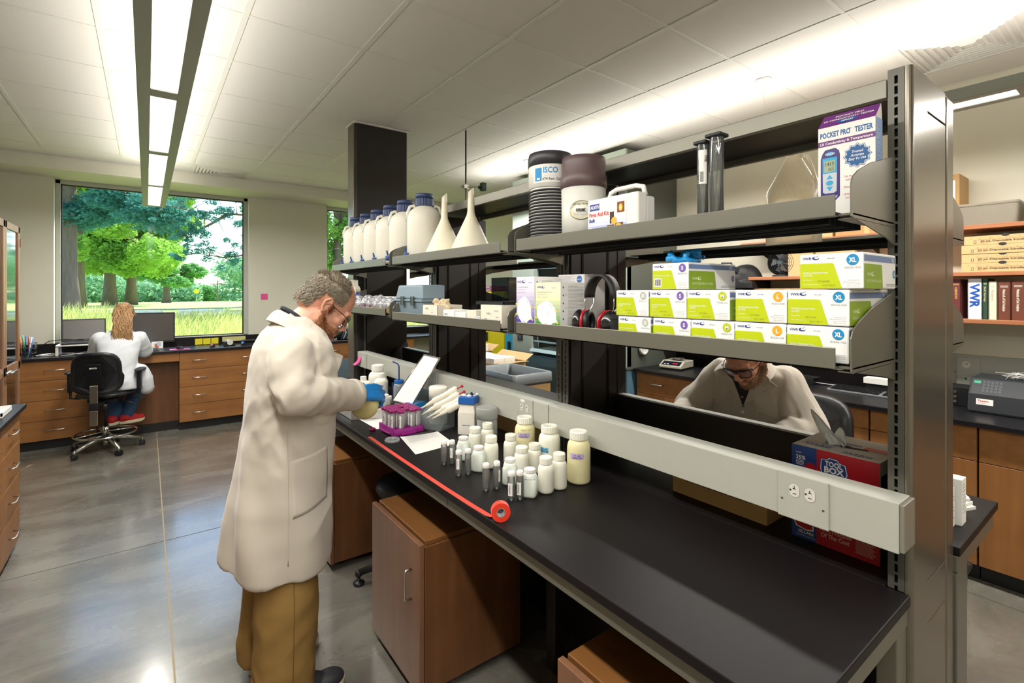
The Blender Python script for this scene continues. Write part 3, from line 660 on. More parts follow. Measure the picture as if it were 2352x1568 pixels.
for i in range(4):
    m=MB(); rc=random.Random(50+i); pts=[(-0.95+0.05*i,7.2,ZT+0.02)]
    for k in range(14): pts.append((-0.93+0.045*k+rc.uniform(-.03,.03),7.14+0.10*sin(k*0.9+i*1.6)+rc.uniform(-.02,.02),ZT+0.006+0.004*i))
    m.tube(pts,0.004 if i else 0.0035,6); m=m.build('cable',[M_white,M_black,M_white,M_white][i]); tag(m,['white cable looped furthest left on the window counter','black cable running to the laptop riser','white cable coiled between pen holder and riser','white power cable lying beside the riser'][i],'cable','cables on the window counter')
m=MB(); m.tube([(-0.98,7.4,1.0),(-0.85,7.3,1.10),(-0.7,7.22,1.12),(-0.55,7.28,1.10)],0.004,6); m=m.build('cable',M_black); tag(m,'thin black cable arching up behind the riser to the laptop','cable','cables on the window counter')
# ================================================================== LEFT SIDE
ctop('black countertop in the lower left corner, reflecting the window',-1.35,YB+0.1,-0.625,4.46,0.914)
for k in range(7):
    y1=4.44-k*0.52; y0=y1-0.518
    drawer_unit('drawer_cabinet','four-drawer cabinet with wire pulls on the left side, number %s from its far end'%['one','two','three','four','five','six','seven'][k],y0,y1,-0.655,0.6,0.06,0.884,4,M_woodHY,'+X',1,0.13,ratios=[0.24,0.25,0.25,0.26])
m=thing('paper_tray','pale flat tray on the left countertop beside the glass cabinet','tray',(-0.78,4.12,0.914)); MB().box(-0.12,-0.13,0,0.12,0.13,0.012).build('base',M_white,m,bevel=0.004)
q=MB(); 
for a in ((-0.12,-0.13,-0.112,0.13),(0.112,-0.13,0.12,0.13),(-0.12,-0.13,0.12,-0.122),(-0.12,0.122,0.12,0.13)): q.box(a[0],a[1],0.012,a[2],a[3],0.03)
q.build('rim',M_white,m)
# tall glazed cabinet
gc=thing('display_cabinet','tall wooden cabinet with glass doors at the left edge','cabinet',(-0.86,4.75,0))
M_wg=wood('weathered_frame','7d5a40','a98060','Z',0.35)
MB().box(-0.45,0,0,-0.03,1.2,2.19).build('body',M_woodD,gc,bevel=0.004)
for (y0,y1) in ((0.005,0.545),(0.551,1.085)):
    d=MB(); f_=0.055
    d.box(-0.024,y0,0.08,0,y0+f_,2.185); d.box(-0.024,y1-f_,0.08,0,y1,2.185); d.box(-0.024,y0,2.13,0,y1,2.185); d.box(-0.024,y0,0.08,0,y1,0.2); d.box(-0.024,y0,0.99,0,y1,1.06)
    d=d.build('door',M_wg,gc,bevel=0.003)
    MB().box(-0.016,y0+f_,0.2,-0.010,y1-f_,2.13).build('pane',mat('dark_glass','0d1a1c',0.04,spec=1.0,coat=1.0,var=0.0),d)
    q=MB(); yy=y0+0.03 if y0>0.3 else y1-0.03
    q.cyl((0,yy,1.02),(0.03,yy,1.02),0.014,n=14); q.tube([(0.03,yy,1.02),(0.04,yy,1.02),(0.042,yy+0.1,1.02)],0.010,8); q.build('handle',M_nickel,d)
    if y0>0.3:
        for hz in (2.05,1.05): MB().box(-0.02,y1,hz-0.035,0.006,y1+0.02,hz+0.035).build('hinge',mat('bronze_hinge','8c6b5c',0.35,metal=0.8),d,bevel=0.002)
# ================================================================== THE ISLAND
BZ=0.914; XA,XB=0.874,2.358; YN,YE=0.37,5.35
PY=[(0.368,0.417),(1.560,1.637),(2.770,2.865),(3.99,4.03)]      # post frames along the spine
SX0,SX1=1.466,1.845                                              # spine
w=MB(); w.box(XA,YN,BZ-0.026,1.4640,YE,BZ); w.box(1.4640,0.42,BZ-0.026,1.847,YE,BZ); w.box(1.847,YN-0.015,BZ-0.026,XB,YE,BZ)
tag(w.build('worktop',M_epoxyD,bevel=0.003),'long black worktop of the island bench','worktop')
bf=thing('island_bench','grey steel frame and legs carrying the black island worktop','bench',(0,0,0))
z1=BZ-0.026; z0=z1-0.05
segs=[YN+0.006,1.60,2.83,4.06,YE-0.01]
for a,b in zip(segs,segs[1:]):
    MB().box(XA+0.018,a+0.002,z0,XA+0.045,b-0.002,z1-0.001).build('apron',M_steel,bf,bevel=0.003)
    MB().box(XB-0.045,a+0.002,z0,XB-0.018,b-0.002,z1-0.001).build('apron',M_steel,bf,bevel=0.003)
MB().box(XA+0.046,YN+0.006,z0,1.463,YN+0.03,z1-0.001).build('end_rail',M_steel,bf,bevel=0.003)
MB().box(1.849,YN-0.01,z0,XB-0.046,YN+0.03,z1-0.001).build('end_rail',M_steel,bf,bevel=0.003)
MB().box(1.395,YN+0.008,0,1.462,YN+0.05,z0-0.002).build('leg',M_steel,bf,bevel=0.003)
MB().box(1.85,YN-0.008,0,1.965,YN+0.05,z0-0.002).build('leg',M_steel,bf,bevel=0.003)
for y in (1.6,2.82,4.05,5.28):
    MB().box(1.40,y-0.03,0,1.46,y+0.03,z0-0.002).build('leg',M_steelD,bf,bevel=0.003)
    MB().box(1.86,y-0.03,0,1.92,y+0.03,z0-0.002).build('leg',M_steelD,bf,bevel=0.003)
    MB().box(XA+0.05,y-0.02,z0,1.46,y+0.02,z1-0.001).build('cross_rail',M_steelD,bf)
MB().box(1.60,0.45,0.02,1.72,YE-0.1,0.87).build('spine_panel',M_steelD,bf)
# ---- shelving frame on the spine
sf=thing('shelf_frame','tall dark grey steel shelving frame standing along the spine of the island','shelving',(0,0,0))
TZ=2.185
def slotted(x,y0,y1,zb,zt,dirx=-1,sl=0.003,pitch=0.0259,slot=0.0195,wd=0.007):
    """post face with a row of slots, built round the slots"""
    yc=(y0+y1)/2; m=MB(); xa,xb=(x,x+sl) if dirx<0 else (x-sl,x)
    m.box(xa,y0,zb,xb,yc-wd/2,zt); m.box(xa,yc+wd/2,zb,xb,y1,zt)
    z=zb+0.01
    while z<zt-0.03:
        m.box(xa,yc-wd/2,z,xb,yc+wd/2,z+pitch-slot); z+=pitch
    m.box(xa,yc-wd/2,z,xb,yc+wd/2,zt)
    bk=MB(); bk.box(x+0.012*(-dirx),yc-0.012,zb,x+0.016*(-dirx),yc+0.012,zt-0.02)
    o=m.build('slotted_face',M_steelP,sf); bk.build('slot_backing',M_slot,sf); return o
# near end post
p=MB(); p.box(SX0+0.003,0.368,0.0,1.589,0.372,TZ); p.box(SX0+0.003,0.372,0,SX0+0.006,0.374,TZ); p.box(SX0,0.413,0.0,1.589,0.417,TZ); p.box(SX0+0.02,0.372,TZ-0.004,1.589,0.413,TZ)
p.box(1.575,0.372,0,1.589,0.413,TZ-0.004)
pc=MB(); R=0.014
arc=[(SX0+R-R*cos(t),0.368+R-R*sin(t)) for t in [i*pi/2/6 for i in range(7)]]
for i in range(6): pc.add([(arc[i][0],arc[i][1],0),(arc[i+1][0],arc[i+1][1],0),(arc[i+1][0],arc[i+1][1],TZ),(arc[i][0],arc[i][1],TZ)],[(0,1,2,3)],0,True)
pc.box(SX0+R,0.3681,0,1.588,0.372,TZ-0.001)
pc.build('end_post',M_gloss,sf)
MB().box(SX0+0.006,0.412,BZ,1.588,0.4165,TZ).build('end_post_inner',M_steelD,sf)
MB().box(SX0+0.006,0.372,TZ-0.005,1.588,0.412,TZ).build('post_cap',M_gloss,sf,bevel=0.002)
slotted(SX0,0.383,0.4165,BZ,TZ)
q=MB(); q.box(1.591,0.370,0.0,1.761,0.40,0.79); q.box(1.591,0.370,0.794,1.761,0.40,0.90); q.box(1.591,0.370,0.904,1.761,0.40,2.095); q.box(1.591,0.370,2.10,1.761,0.40,TZ)
for k,(a,b) in enumerate(((0,0.79),(0.794,0.90),(0.904,2.095),(2.10,TZ))): MB().box(1.591,0.3695,a,1.761,0.415,b).build('end_panel',M_gloss,sf,bevel=0.0015)
MB().box(1.763,0.368,0,SX1,0.417,TZ).build('end_post',M_gloss,sf,bevel=0.012,seg=4)
# intermediate post frames: slotted faces and dark panel boxes
for (a,b) in PY[1:]:
    if a>3.9:
        slotted(SX0-0.012,3.985,4.015,BZ,1.9); continue
    mid=(a+b)/2
    slotted(SX0,a,mid-0.004,BZ,2.12); slotted(SX0,mid+0.004,b,BZ,2.12)
    c=MB(); c.box(SX0+0.02,a+0.003,BZ,1.785,b-0.003,2.12)
    c.build('frame_panel',M_steelD,sf,bevel=0.003)
    for gx in (1.555,1.72): MB().box(gx-0.006,a,BZ+0.10,gx+0.006,a+0.003,2.0).build('panel_bead',M_slot,sf)
    MB().box(1.786,a,BZ,SX1,b,2.12).build('back_post',M_steelD,sf,bevel=0.003)
# top rails and cover
tops=[(0.419,1.592),(1.602,2.815),(2.825,4.015)]
for a,b in tops:
    m=MB(); m.box(SX0,a,2.118,SX0+0.02,b,2.165); m.build('top_rail',M_steel,sf,bevel=0.002)
    m=MB(); m.box(SX1-0.02,a,2.126,SX1,b,2.165); m.build('top_rail',M_steel,sf,bevel=0.002)
    MB().box(SX0+0.02,a,2.150,SX1-0.02,b,2.158).build('top_cover',M_steelD,sf)
# raceways (both sides) with outlets
def raceway(x0,x1,y0,y1,side):
    r=MB(); r.box(x0,y0,1.036,x1,y1,1.153); r=r.build('raceway',M_race,sf,bevel=0.002)
    return r
M_outlet=mat('outlet_white','d9d6cc',0.4)
def outlet_plate(par,y0,y1,x=1.385,z0=1.034,z1=1.156,duplex=True,big=True):
    pl=MB().box(x-0.005,y0,z0,x,y1,z1).build('cover_plate',M_race,par,bevel=0.003)
    yc=(y0+y1)/2; m=MB(); O=(x-0.0055,0,0); U=(0,-1,0); W=(0,0,1)
    for dy in (0.019,-0.019):
        cy=yc+dy; cz=(z0+z1)/2+0.017
        m.pl(O,U,W,[(-cy+0.0145*max(-0.86,min(0.86,cos(t)))*1.0, cz+0.0175*sin(t)) for t in [2*pi*k/28 for k in range(28)]],0,0.0006)
        m.rect(O,U,W,-cy-0.001,cz+0.004,-cy+0.001,cz+0.012,1,0.001); m.rect(O,U,W,-cy-0.004,cz+0.004,-cy+0.004,cz+0.006,1,0.001)
        m.rect(O,U,W,-cy-0.004,cz-0.009,-cy+0.005,cz-0.007,1,0.001); m.disc(O,U,W,-cy-0.0095,cz,0.0025,0.0028,1,0.001,10)
    for yy in (y0+0.012,y1-0.012): m.disc(O,U,W,-yy,(z0+z1)/2-0.012,0.0028,0.0028,2,0.0006,10)
    m.build('outlet_faces',[M_outlet,M_blackp,M_nickel],pl)
rc=raceway(1.385,1.4655,0.372,1.594,-1); outlet_plate(rc,0.515,0.640)
m=MB(); m.box(1.387,0.3625,1.040,1.4655,0.3715,1.150); m.build('end_cap',mat('end_cap_grey','9a978c',0.35,metal=0.4),rc,bevel=0.002)
rc=raceway(1.385,1.4655,1.600,2.812,-1); outlet_plate(rc,1.70,1.815,z0=1.036,z1=1.154)
m=MB(); m.rect((1.3795,0,0),(0,-1,0),(0,0,1),-1.785,1.136,-1.755,1.148,0); m.build('white_tag',M_paper,rc); outlet_plate(rc,2.60,2.71,z0=1.036,z1=1.154)
rc=raceway(1.385,1.4655,2.818,3.97,-1); outlet_plate(rc,3.76,3.90,z0=1.036,z1=1.154)
for a,b in ((0.42,1.594),(2.818,3.97)):
    r_=MB().box(1.775,a,1.036,1.812,b,1.156).build('raceway',M_steelD,sf,bevel=0.002); MB().box(1.8125,a,1.036,1.83,b,1.158).build('raceway_face',M_race,r_,bevel=0.002)
    MB().box(1.790,a,1.1562,1.812,b,1.158).build('raceway_top',M_race,r_)
# shelves
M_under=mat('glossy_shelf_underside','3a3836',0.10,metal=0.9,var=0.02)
def shelf(y0,y1,zl,side=-1,lz=0.046,br=None,lab=''):
    """one steel shelf: tray, rolled front lip, hanging ribs, end brackets. side -1 = towards the camera aisle"""
    def X(x): return x if side<0 else (SX0+SX1)-x
    s=thing('steel_shelf',lab,'shelf',(X(1.3),(y0+y1)/2,zl),0,'steel shelves of the island shelving'); RL_=(-X(1.3),-(y0+y1)/2,-zl)
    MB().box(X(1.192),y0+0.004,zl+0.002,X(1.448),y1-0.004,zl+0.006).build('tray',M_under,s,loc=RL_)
    m=MB(); m.box(X(1.180),y0,zl-0.004,X(1.184),y1,zl-0.004+lz); m.box(X(1.184),y0,zl-0.004,X(1.205),y1,zl-0.001); m.build('front_lip',M_steel,s,loc=RL_,bevel=0.0015)
    for rx in (1.235,1.262,1.31,1.337,1.385,1.412):
        MB().box(X(rx-0.0055),y0+0.03,zl-0.014,X(rx+0.0055),y1-0.03,zl+0.0015).build('rib',M_slot,s,loc=RL_)
    for yy in br:
        inner = y0 if yy<y0 else y1
        b=MB(); prof=[(1.464,-0.055),(1.40,-0.040),(1.215,-0.012),(1.187,-0.008),(1.187,0.062),(1.196,0.078),(1.222,0.094),(1.30,0.123),(1.40,0.148),(1.464,0.165)]
        b.prism([(X(a),yy,zl+c) for a,c in prof],(0,0.003,0)); b.box(X(1.195),min(inner,yy),zl-0.012,X(1.452),max(inner,yy)+0.001,zl-0.009); b.box(X(1.195),min(inner,yy)-0.0,zl-0.004,X(1.452),max(inner,yy),zl+0.0015); b.build('bracket',M_steel,s,loc=RL_,bevel=0.001,seg=1)
    return s
BAY=[(0.428,1.556),(1.668,2.785),(2.892,3.965)]
ZU,ZM=1.806,1.478
BRK=[(0.400,1.574),(1.622,2.790),(2.842,3.975)]
for i,(a,b) in enumerate(BAY):
    w_=['in the bay nearest the tall end post','in the middle bay of the shelving','in the bay next to the column'][i]
    shelf(a,b,ZU,br=BRK[i],lab='upper grey steel shelf on the near side, '+w_); shelf(a,b,ZM+(0.016 if i==2 else 0),br=BRK[i],lab='lower grey steel shelf on the near side, '+w_)
    shelf(a,b,ZU,1,br=BRK[i],lab='upper steel shelf on the far side, '+w_); shelf(a,b,ZM,1,br=BRK[i],lab='lower steel shelf on the far side, '+w_)
ZU+=0.006; ZM+=0.006
# ---- rolling cabinets under the island
def rolling_cab(label,x0,y0,w=0.50,d=0.50,zb=0.045,zt=0.645,hy=None,casters=True,door=True):
    r=thing('rolling_cabinet',label,'cabinet',(x0,y0,0),group='rolling wooden cabinets under the island')
    MB().box(0.024,0.0,zb,d,w,zt-0.02).build('body',M_woodD,r,bevel=0.002)
    MB().box(0.030,0.008,zt-0.02,d,w-0.008,zt).build('top_panel',M_woodTop,r,bevel=0.003)
    dd=MB().box(0,0,zb-0.004,0.021,w,zt-0.006).build('door',M_woodD2,r,bevel=0.002)
    m=MB(); pull(m,(0,0.075,zt-0.19),0.12,'Z',(-1,0,0),0.005); m.build('handle',M_nickel,dd)
    for hz in (zt-0.13,zb+0.13):
        m=MB(); m.cyl((0.012,w+0.006,hz-0.03),(0.012,w+0.006,hz+0.03),0.008,n=10); m.build('hinge',M_nickel,dd)
    for cx in (0.08,d-0.07):
        for cy in (0.07,w-0.07):
            m=MB(); m.cyl((cx,cy-0.012,0.024),(cx,cy+0.012,0.024),0.024,n=14); m.box(cx-0.02,cy-0.015,0.035,cx+0.02,cy+0.015,zb); m.build('caster',M_black,r)
    return r
M_woodD2=wood('stained_door','74503a','8d6549','Z',0.32)
rolling_cab('rolling wooden cabinet with a door, in front, beside the standing man\'s legs',0.862,1.765,0.505)
rolling_cab('rolling wooden cabinet partly hidden behind the standing man\'s coat',0.862,2.93,0.50)
rolling_cab('rolling wooden cabinet cut off by the bottom edge of the picture',0.90,0.50,0.50,zt=0.645)
# dark stool between the cabinets
st=thing('lab_stool','black lab stool pushed under the island, only its foot and knobs showing','stool',(1.22,2.60,0))
for k in range(5):
    a=k*2*pi/5+2.72; m=MB(); m.tube([(0.03*cos(a),0.03*sin(a),0.12),(0.16*cos(a),0.16*sin(a),0.10),(0.29*cos(a),0.29*sin(a),0.065)],[0.024,0.022,0.018],8); m.ball((0.29*cos(a),0.29*sin(a),0.06),0.022,10); m.build('leg',M_black,st)
    m=MB(); m.lathe([(0.03,0),(0.032,0.012),(0.02,0.018),(0.008,0.024),(0.008,0.05)],14,c=(0.29*cos(a),0.29*sin(a),0)); m.build('glide',M_black,st)
MB().cyl((0,0,0.1),(0,0,0.5),0.025,n=12).build('stem',M_black,st); m=MB(); m.lathe([(0.05,0.5),(0.19,0.51),(0.20,0.53),(0.19,0.56),(0.05,0.57)],24); m.build('seat',M_black,st)
# waste bin under the right half
wb=thing('waste_bin','dark grey plastic waste bin standing under the right side of the island','bin',(2.13,0.62,0))
def rrect(hx,hy,r_,n=4):
    pts=[]
    for cx,cy,a0 in ((hx-r_,hy-r_,0),(-hx+r_,hy-r_,pi/2),(-hx+r_,-hy+r_,pi),(hx-r_,-hy+r_,1.5*pi)):
        for k in range(n+1): a=a0+k*pi/2/n; pts.append((cx+r_*cos(a),cy+r_*sin(a)))
    return pts
def rloft(mb,levels,m=0,cap0=True,cap1=False,c=(0,0),sm=True):
    """levels: (hx,hy,radius,z)"""
    vs=[];n=None
    for hx,hy,r_,z in levels:
        p_=rrect(hx,hy,r_); n=len(p_); vs += [(c[0]+a,c[1]+b,z) for a,b in p_]
    fs=[(i*n+k,i*n+(k+1)%n,(i+1)*n+(k+1)%n,(i+1)*n+k) for i in range(len(levels)-1) for k in range(n)]
    mb.add(vs,fs,m,sm)
    if cap0: mb.add([vs[k] for k in range(n)],[tuple(reversed(range(n)))],m)
    if cap1: mb.add(vs[-n:],[tuple(range(n))],m)
    return mb
m=MB(); rloft(m,[(0.11,0.15,0.03,0),(0.14,0.18,0.03,0.45),(0.155,0.195,0.03,0.46),(0.165,0.205,0.03,0.68),(0.15,0.19,0.03,0.68),(0.13,0.17,0.03,0.4)]); m.build('body',mat('dark_grey_bin','3d4041',0.5),wb)
m=MB(); rloft(m,[(0.17,0.21,0.03,0.68),(0.175,0.215,0.03,0.70),(0.16,0.2,0.03,0.705),(0.15,0.19,0.03,0.69)],cap0=False); m.build('rim',M_black,wb)
# ================================================================== ON THE BENCH
def bottle_parts(name,label,cat,x,y,z,R,Hh,rc,capm,bodym,cap_h=None,sq=None,group=None,neck=None,rz=0.0,ribs=True,fill=None,fillm=None,shoulder=0.75,seg=28,toplid=False):
    r=thing(name,label,cat,(x,y,z),rz,group)
    ch=cap_h or Hh*0.2; zb=Hh-ch; rn=neck or rc*0.86; zs=zb*shoulder
    pr=[(R*0.80,0.0),(R*0.94,0.003),(R,0.010),(R,zs*0.86)]
    for k in range(1,7): t=k/6*pi/2; pr.append((rn+(R-rn)*cos(t), zs*0.86+(zb-zs*0.86)*sin(t)*0.93))
    pr += [(rn,zb)]
    b=MB(); b.lathe([(a,c) if c<zs*0.9 else (a,c,0,1) for a,c in pr] if sq else pr,seg,sq=sq); b.build('body',bodym,r)
    c=MB()
    if ribs:
        n=48; vs=[];fs=[]
        for zz in (zb+ch*0.08,Hh-ch*0.14):
            for k in range(n): a=2*pi*k/n; rr=rc*(1.0 if k%2 else 0.965); vs.append((rr*cos(a),rr*sin(a),zz))
        fs=[(k,(k+1)%n,n+(k+1)%n,n+k) for k in range(n)]; c.add(vs,fs,0)
        c.lathe([(rc*0.9,zb),(rc*0.98,zb+ch*0.08)],24,close=False); c.lathe([(rc*0.985,Hh-ch*0.14),(rc*0.95,Hh-ch*0.03),(rc*0.8,Hh),(rc*0.78,Hh),(rc*0.74,Hh-ch*0.06),(0,Hh-ch*0.06)],24,close=False); c.lathe([(0.0,zb+0.0005),(rc*0.9,zb)],24,close=False)
    else: c.lathe([(rc*0.97,zb),(rc,zb+ch*0.1),(rc,Hh-ch*0.12),(rc*0.93,Hh),(0.0,Hh)],24)
    c.build('cap',capm,r)
    return r
def band(R,z0,z1,a0,a1,n=10,d=0.0006):
    """curved label patch on a cylinder; a = angle range"""
    m=MB(); vs=[];
    for k in range(n+1):
        a=a0+(a1-a0)*k/n; vs += [((R+d)*cos(a),(R+d)*sin(a),z0),((R+d)*cos(a),(R+d)*sin(a),z1)]
    m.add(vs,[(2*k,2*k+2,2*k+3,2*k+1) for k in range(n)],0,True); return m
def ctext(m,t,R,z,h,ac,mt,d=0.001,width=None,bold=0.0,rotz=0.0):
    """text wrapped on a cylinder, centred on angle ac (seen from outside)"""
    vs,fs,x0,x1,y0,y1=text_mesh(t,bold); k=h/0.7; kx=k if width is None else width/(x1-x0)
    out=[]
    for a,b in vs:
        u=(a-(x0+x1)/2)*kx; w=b*k; u,w=u*cos(rotz)-w*sin(rotz),u*sin(rotz)+w*cos(rotz)
        ang=ac+u/R; out.append(((R+d)*cos(ang),(R+d)*sin(ang),z+w))
    m.add(out,fs,mt); return m
CAMDIR=lambda x,y: atan2(-y,-x)           # angle from an object towards the aisle where the camera stands
M_tapeL=mat('lilac_label_tape','b9a6d8',0.6); M_tapeB=mat('blue_label_tape','6fb6dd',0.6)
small=[('4',1.180,1.860,.0300,.120,.0250,0,'white round bottle in the back row left of the white tip box'),('5',1.254,1.870,.0300,.125,.0240,0,'white round bottle directly in front of the tall frosted jar'),
 ('8',1.148,1.685,.0300,.128,.0240,0,'white round bottle right of the square bottle with a flat cap in the second row'),('9',1.236,1.668,.0300,.124,.0238,0,'white round bottle in front of the yellowish bottle with handwriting'),
 ('10',1.192,1.535,.0300,.114,.0242,0,'white round bottle in the middle of the right-hand cluster, third row'),('11',1.258,1.535,.0290,.114,.0236,0,'white round bottle right behind the two tall front ones, below the blue tape label'),
 ('14',1.163,1.355,.0292,.128,.0233,0,'white round bottle just right of the front square bottle'),('15',1.226,1.352,.0287,.130,.0226,0,'white round bottle next to the big yellow bottle'),
 ('6sq',1.102,1.831,.0265,.098,.0210,1,'squarish translucent bottle behind the vials, nearest the paper'),('7sq',1.083,1.680,.0265,.099,.0205,1,'squarish translucent bottle with flat cap standing alone right of four vials'),
 ('12',1.103,1.492,.0262,.097,.0207,1,'squarish translucent bottle behind the two vials with barcode labels'),('13',1.094,1.362,.0265,.098,.0205,1,'squarish translucent bottle in front, right of the barcode vials')]
M_sqb=mat('translucent_polyethylene','dfe6dc',0.35,var=0.02,sss=0.5)
for k,x,y,R,Hh,rc,s_,lb in small:
    r=bottle_parts('sample_bottle',lb,'bottle',x,y,BZ,R,Hh,rc,M_hdpe if not s_ else M_white,M_hdpe if not s_ else M_sqb,cap_h=Hh*(0.2 if not s_ else 0.13),sq=4.5 if s_ else None,group='small white sample bottles on the bench',rz=0.0 if not s_ else radians(38),shoulder=0.86)
    if k=='13':
        m=MB(); ctext(m,'NFR 14 SC 183',R*1.12,0.066,0.0045,CAMDIR(x,y)-radians(38),0); m.build('handwriting',M_blackp,r)
big=[(1.328,1.354,.0445,.195,.0350,M_hdpeY,'large yellow-tinted wide-mouth bottle with a lilac tape label, rightmost of the bottles','l'),(1.396,1.588,.0445,.176,.0350,M_hdpe,'large white wide-mouth bottle with a blue tape label','b'),(1.365,1.720,.0445,.180,.0345,M_hdpeY,'large yellowish wide-mouth bottle with pencil numbers and a lilac tape label, beside the outlet','n')]
for x,y,R,Hh,rc,bm,lb,kd in big:
    if kd=='b': x=1.333; y=1.53
    if kd=='n': x=1.330; y=1.690
    r=bottle_parts('wide_mouth_bottle',lb,'bottle',x,y,BZ,R,Hh,rc,M_hdpe,bm,cap_h=Hh*0.165,group='large wide-mouth bottles',shoulder=0.88,seg=40)
    ca=CAMDIR(x,y)-0.0
    a0,a1=(ca-0.75,ca+0.45) if kd!='b' else (ca-0.9,ca-0.1)
    zl=0.098 if kd!='b' else 0.075
    band(R,zl,zl+0.020,a0,a1).build('tape_label',M_tapeB if kd=='b' else M_tapeL,r)
    m=MB(); ctext(m,'74   AP',R,zl+0.010,0.006,(a0+a1)/2,0,bold=0.01); ctext(m,'15/01/18',R,zl+0.001,0.007,(a0+a1)/2,0,bold=0.01); m.build('handwriting',M_blackp,r)
    if kd=='n': m=MB(); ctext(m,'M0021-19-05',R,0.128,0.006,ca+0.15,0); m.build('pencil_numbers',mat('pencil','9a9460',0.7),r)
# glass vials
V=[(1.005,1.827,'clear empty vial nearest the sheet of paper',0),(1.035,1.812,'clear vial with a white label strip, second from the paper',1),(0.990,1.681,'clear vial with a white label, front one of the middle pair',1),(1.029,1.674,'clear unlabelled vial, back one of the middle pair',0),(0.995,1.494,'clear empty vial, left one of the lone pair',0),(1.039,1.488,'clear vial with a thin side label, right one of the lone pair',2),(1.021,1.374,'clear vial with a barcode label, nearest the camera',3),(1.050,1.362,'clear vial with a barcode label touching the square bottle',3)]
for x,y,lb,kd in V:
    r=thing('glass_vial',lb,'vial',(x,y,BZ),group='glass vials on the bench')
    m=MB(); R=.0132; m.lathe([(0.0,0.001),(R*0.85,0.0),(R,0.004),(R,0.080),(R*0.8,0.085),(R*0.78,0.088)],20,close=False); m.lathe([(0.0,0.004),(R*0.8,0.003),(R*0.93,0.006),(R*0.93,0.079)],20,close=False); m.build('body',M_glass,r)
    m=MB(); m.lathe([(R*0.88,0.083),(R*0.92,0.084),(R*0.92,0.098),(R*0.80,0.0995),(R*0.5,0.0995),(R*0.45,0.097),(0,0.097)],20); m.build('cap',M_white,r)
    if kd:
        ca=CAMDIR(x,y); a0,a1={1:(ca-0.7,ca+0.2),2:(ca+0.5,ca+1.2),3:(ca-0.9,ca+0.3)}[kd]; zz=(0.028,0.070) if kd!=3 else (0.018,0.062)
        band(R,zz[0],zz[1],a0,a1).build('label',M_paper,r)
        if kd==3:
            m=MB()
            for i in range(26):
                if i%3: z_=zz[0]+0.006+i*0.0012; b_=band(R,z_,z_+0.0007,a0+0.25,a0+0.65,3,0.001); m.add(b_.v,b_.f,0)
            m.build('barcode',M_blackp,r)
        else:
            m=MB(); ctext(m,'19 AP 05',R,zz[0]+0.02,0.004,(a0+a1)/2,0,rotz=pi/2); m.build('handwriting',M_blackp,r)
# purple tube rack and tubes
M_pur=mat('purple_plastic','a0258c',0.32,var=0.03,sss=0.15); M_purD=mat('purple_cap','8c1f63',0.3,var=0.03)
M_tube=clear('tube_plastic',(0.95,0.95,0.97),0.2,0.15,opac=0.46,ocol='ffffff')
rk=thing('tube_rack','purple plastic rack holding screw-cap tubes','rack',(0.988,2.318,BZ),radians(2))
m=MB(); W,D=0.172,0.172; m.box(0,0,0,W,0.006,0.032); m.box(0,D-0.006,0,W,D,0.036); m.box(0,0,0,0.006,D,0.040); m.box(W-0.006,0,0,W,D,0.032); m.box(0,0,0,W,D,0.004); m.build('frame',M_pur,rk,bevel=0.003)
nx=5; px=[0.022+i*0.0322 for i in range(nx)]
m=MB()
for i in range(nx):
    m.box(px[i]-0.0135,0.002,0.004,px[i]+0.0135,D-0.002,0.012)
    if i<nx-1: m.box(px[i]+0.0140,0.002,0.004,px[i]+0.0185,D-0.002,0.030); m.box(0.002,px[i]+0.0140,0.004,W-0.002,px[i]+0.0185,0.030)
m.build('cells',M_pur,rk); m=MB(); m.box(0.04,-0.010,0,0.125,0.0,0.010); m.build('tab',M_pur,rk,bevel=0.002)
MB().box(-0.010,0.03,0.008,0,0.14,0.014).build('tab',M_pur,rk,bevel=0.002)
ti=0; first=None
for j in range(nx):
    for i in range(nx):
        lx,ly=px[i],px[j]; a=radians(2); X_=0.988+lx*cos(a)-ly*sin(a); Y_=2.318+lx*sin(a)+ly*cos(a)
        if (i,j) in ((0,0),(2,0),(2,2)): continue
        lab='purple-capped clear tube in the purple rack, row %s from the front, %s from the left'%(['one','two','three','four','five'][j],['first','second','third','fourth','fifth'][i])
        if first is None:
            t=thing('centrifuge_tube',lab,'tube',(X_,Y_,BZ+0.012),group='tubes in the purple rack')
            m=MB(); m.lathe([(0.0015,0.0),(0.0132,0.014),(0.0134,0.104)],18,close=False); m.build('body',M_tube,t)
            m=MB(); n=40
            m.lathe([(0.0165,0.096),(0.0170,0.097),(0.0170,0.107),(0.0160,0.1085),(0.0120,0.1085),(0.0105,0.106),(0,0.106)],28); m.build('cap',M_purD,t)
            m=MB(); ca=CAMDIR(1.05,2.4)
            for q in range(12): b_=band(0.0134,0.026+q*0.0058,0.0266+q*0.0058,ca+0.2,ca+(0.75 if q%2 else 1.0),4,0.0004); m.add(b_.v,b_.f,0)
            m.build('graduations',mat('faint_grey_print','9a9aa2',0.6),t)
            b_=band(0.0134,0.022,0.082,ca-0.75,ca-0.02,6,0.0005); b_.build('label_strip',M_paper,t); m=MB(); ctext(m,'51  AP',0.0134,0.052,0.006,ca-0.38,0,d=0.0009,rotz=pi/2,bold=0.01); m.build('handwriting',M_blackp,t); first=t
        else:
            t=dup(first,lab,(X_,Y_,BZ+0.012),rz=random.uniform(-0.7,0.7))
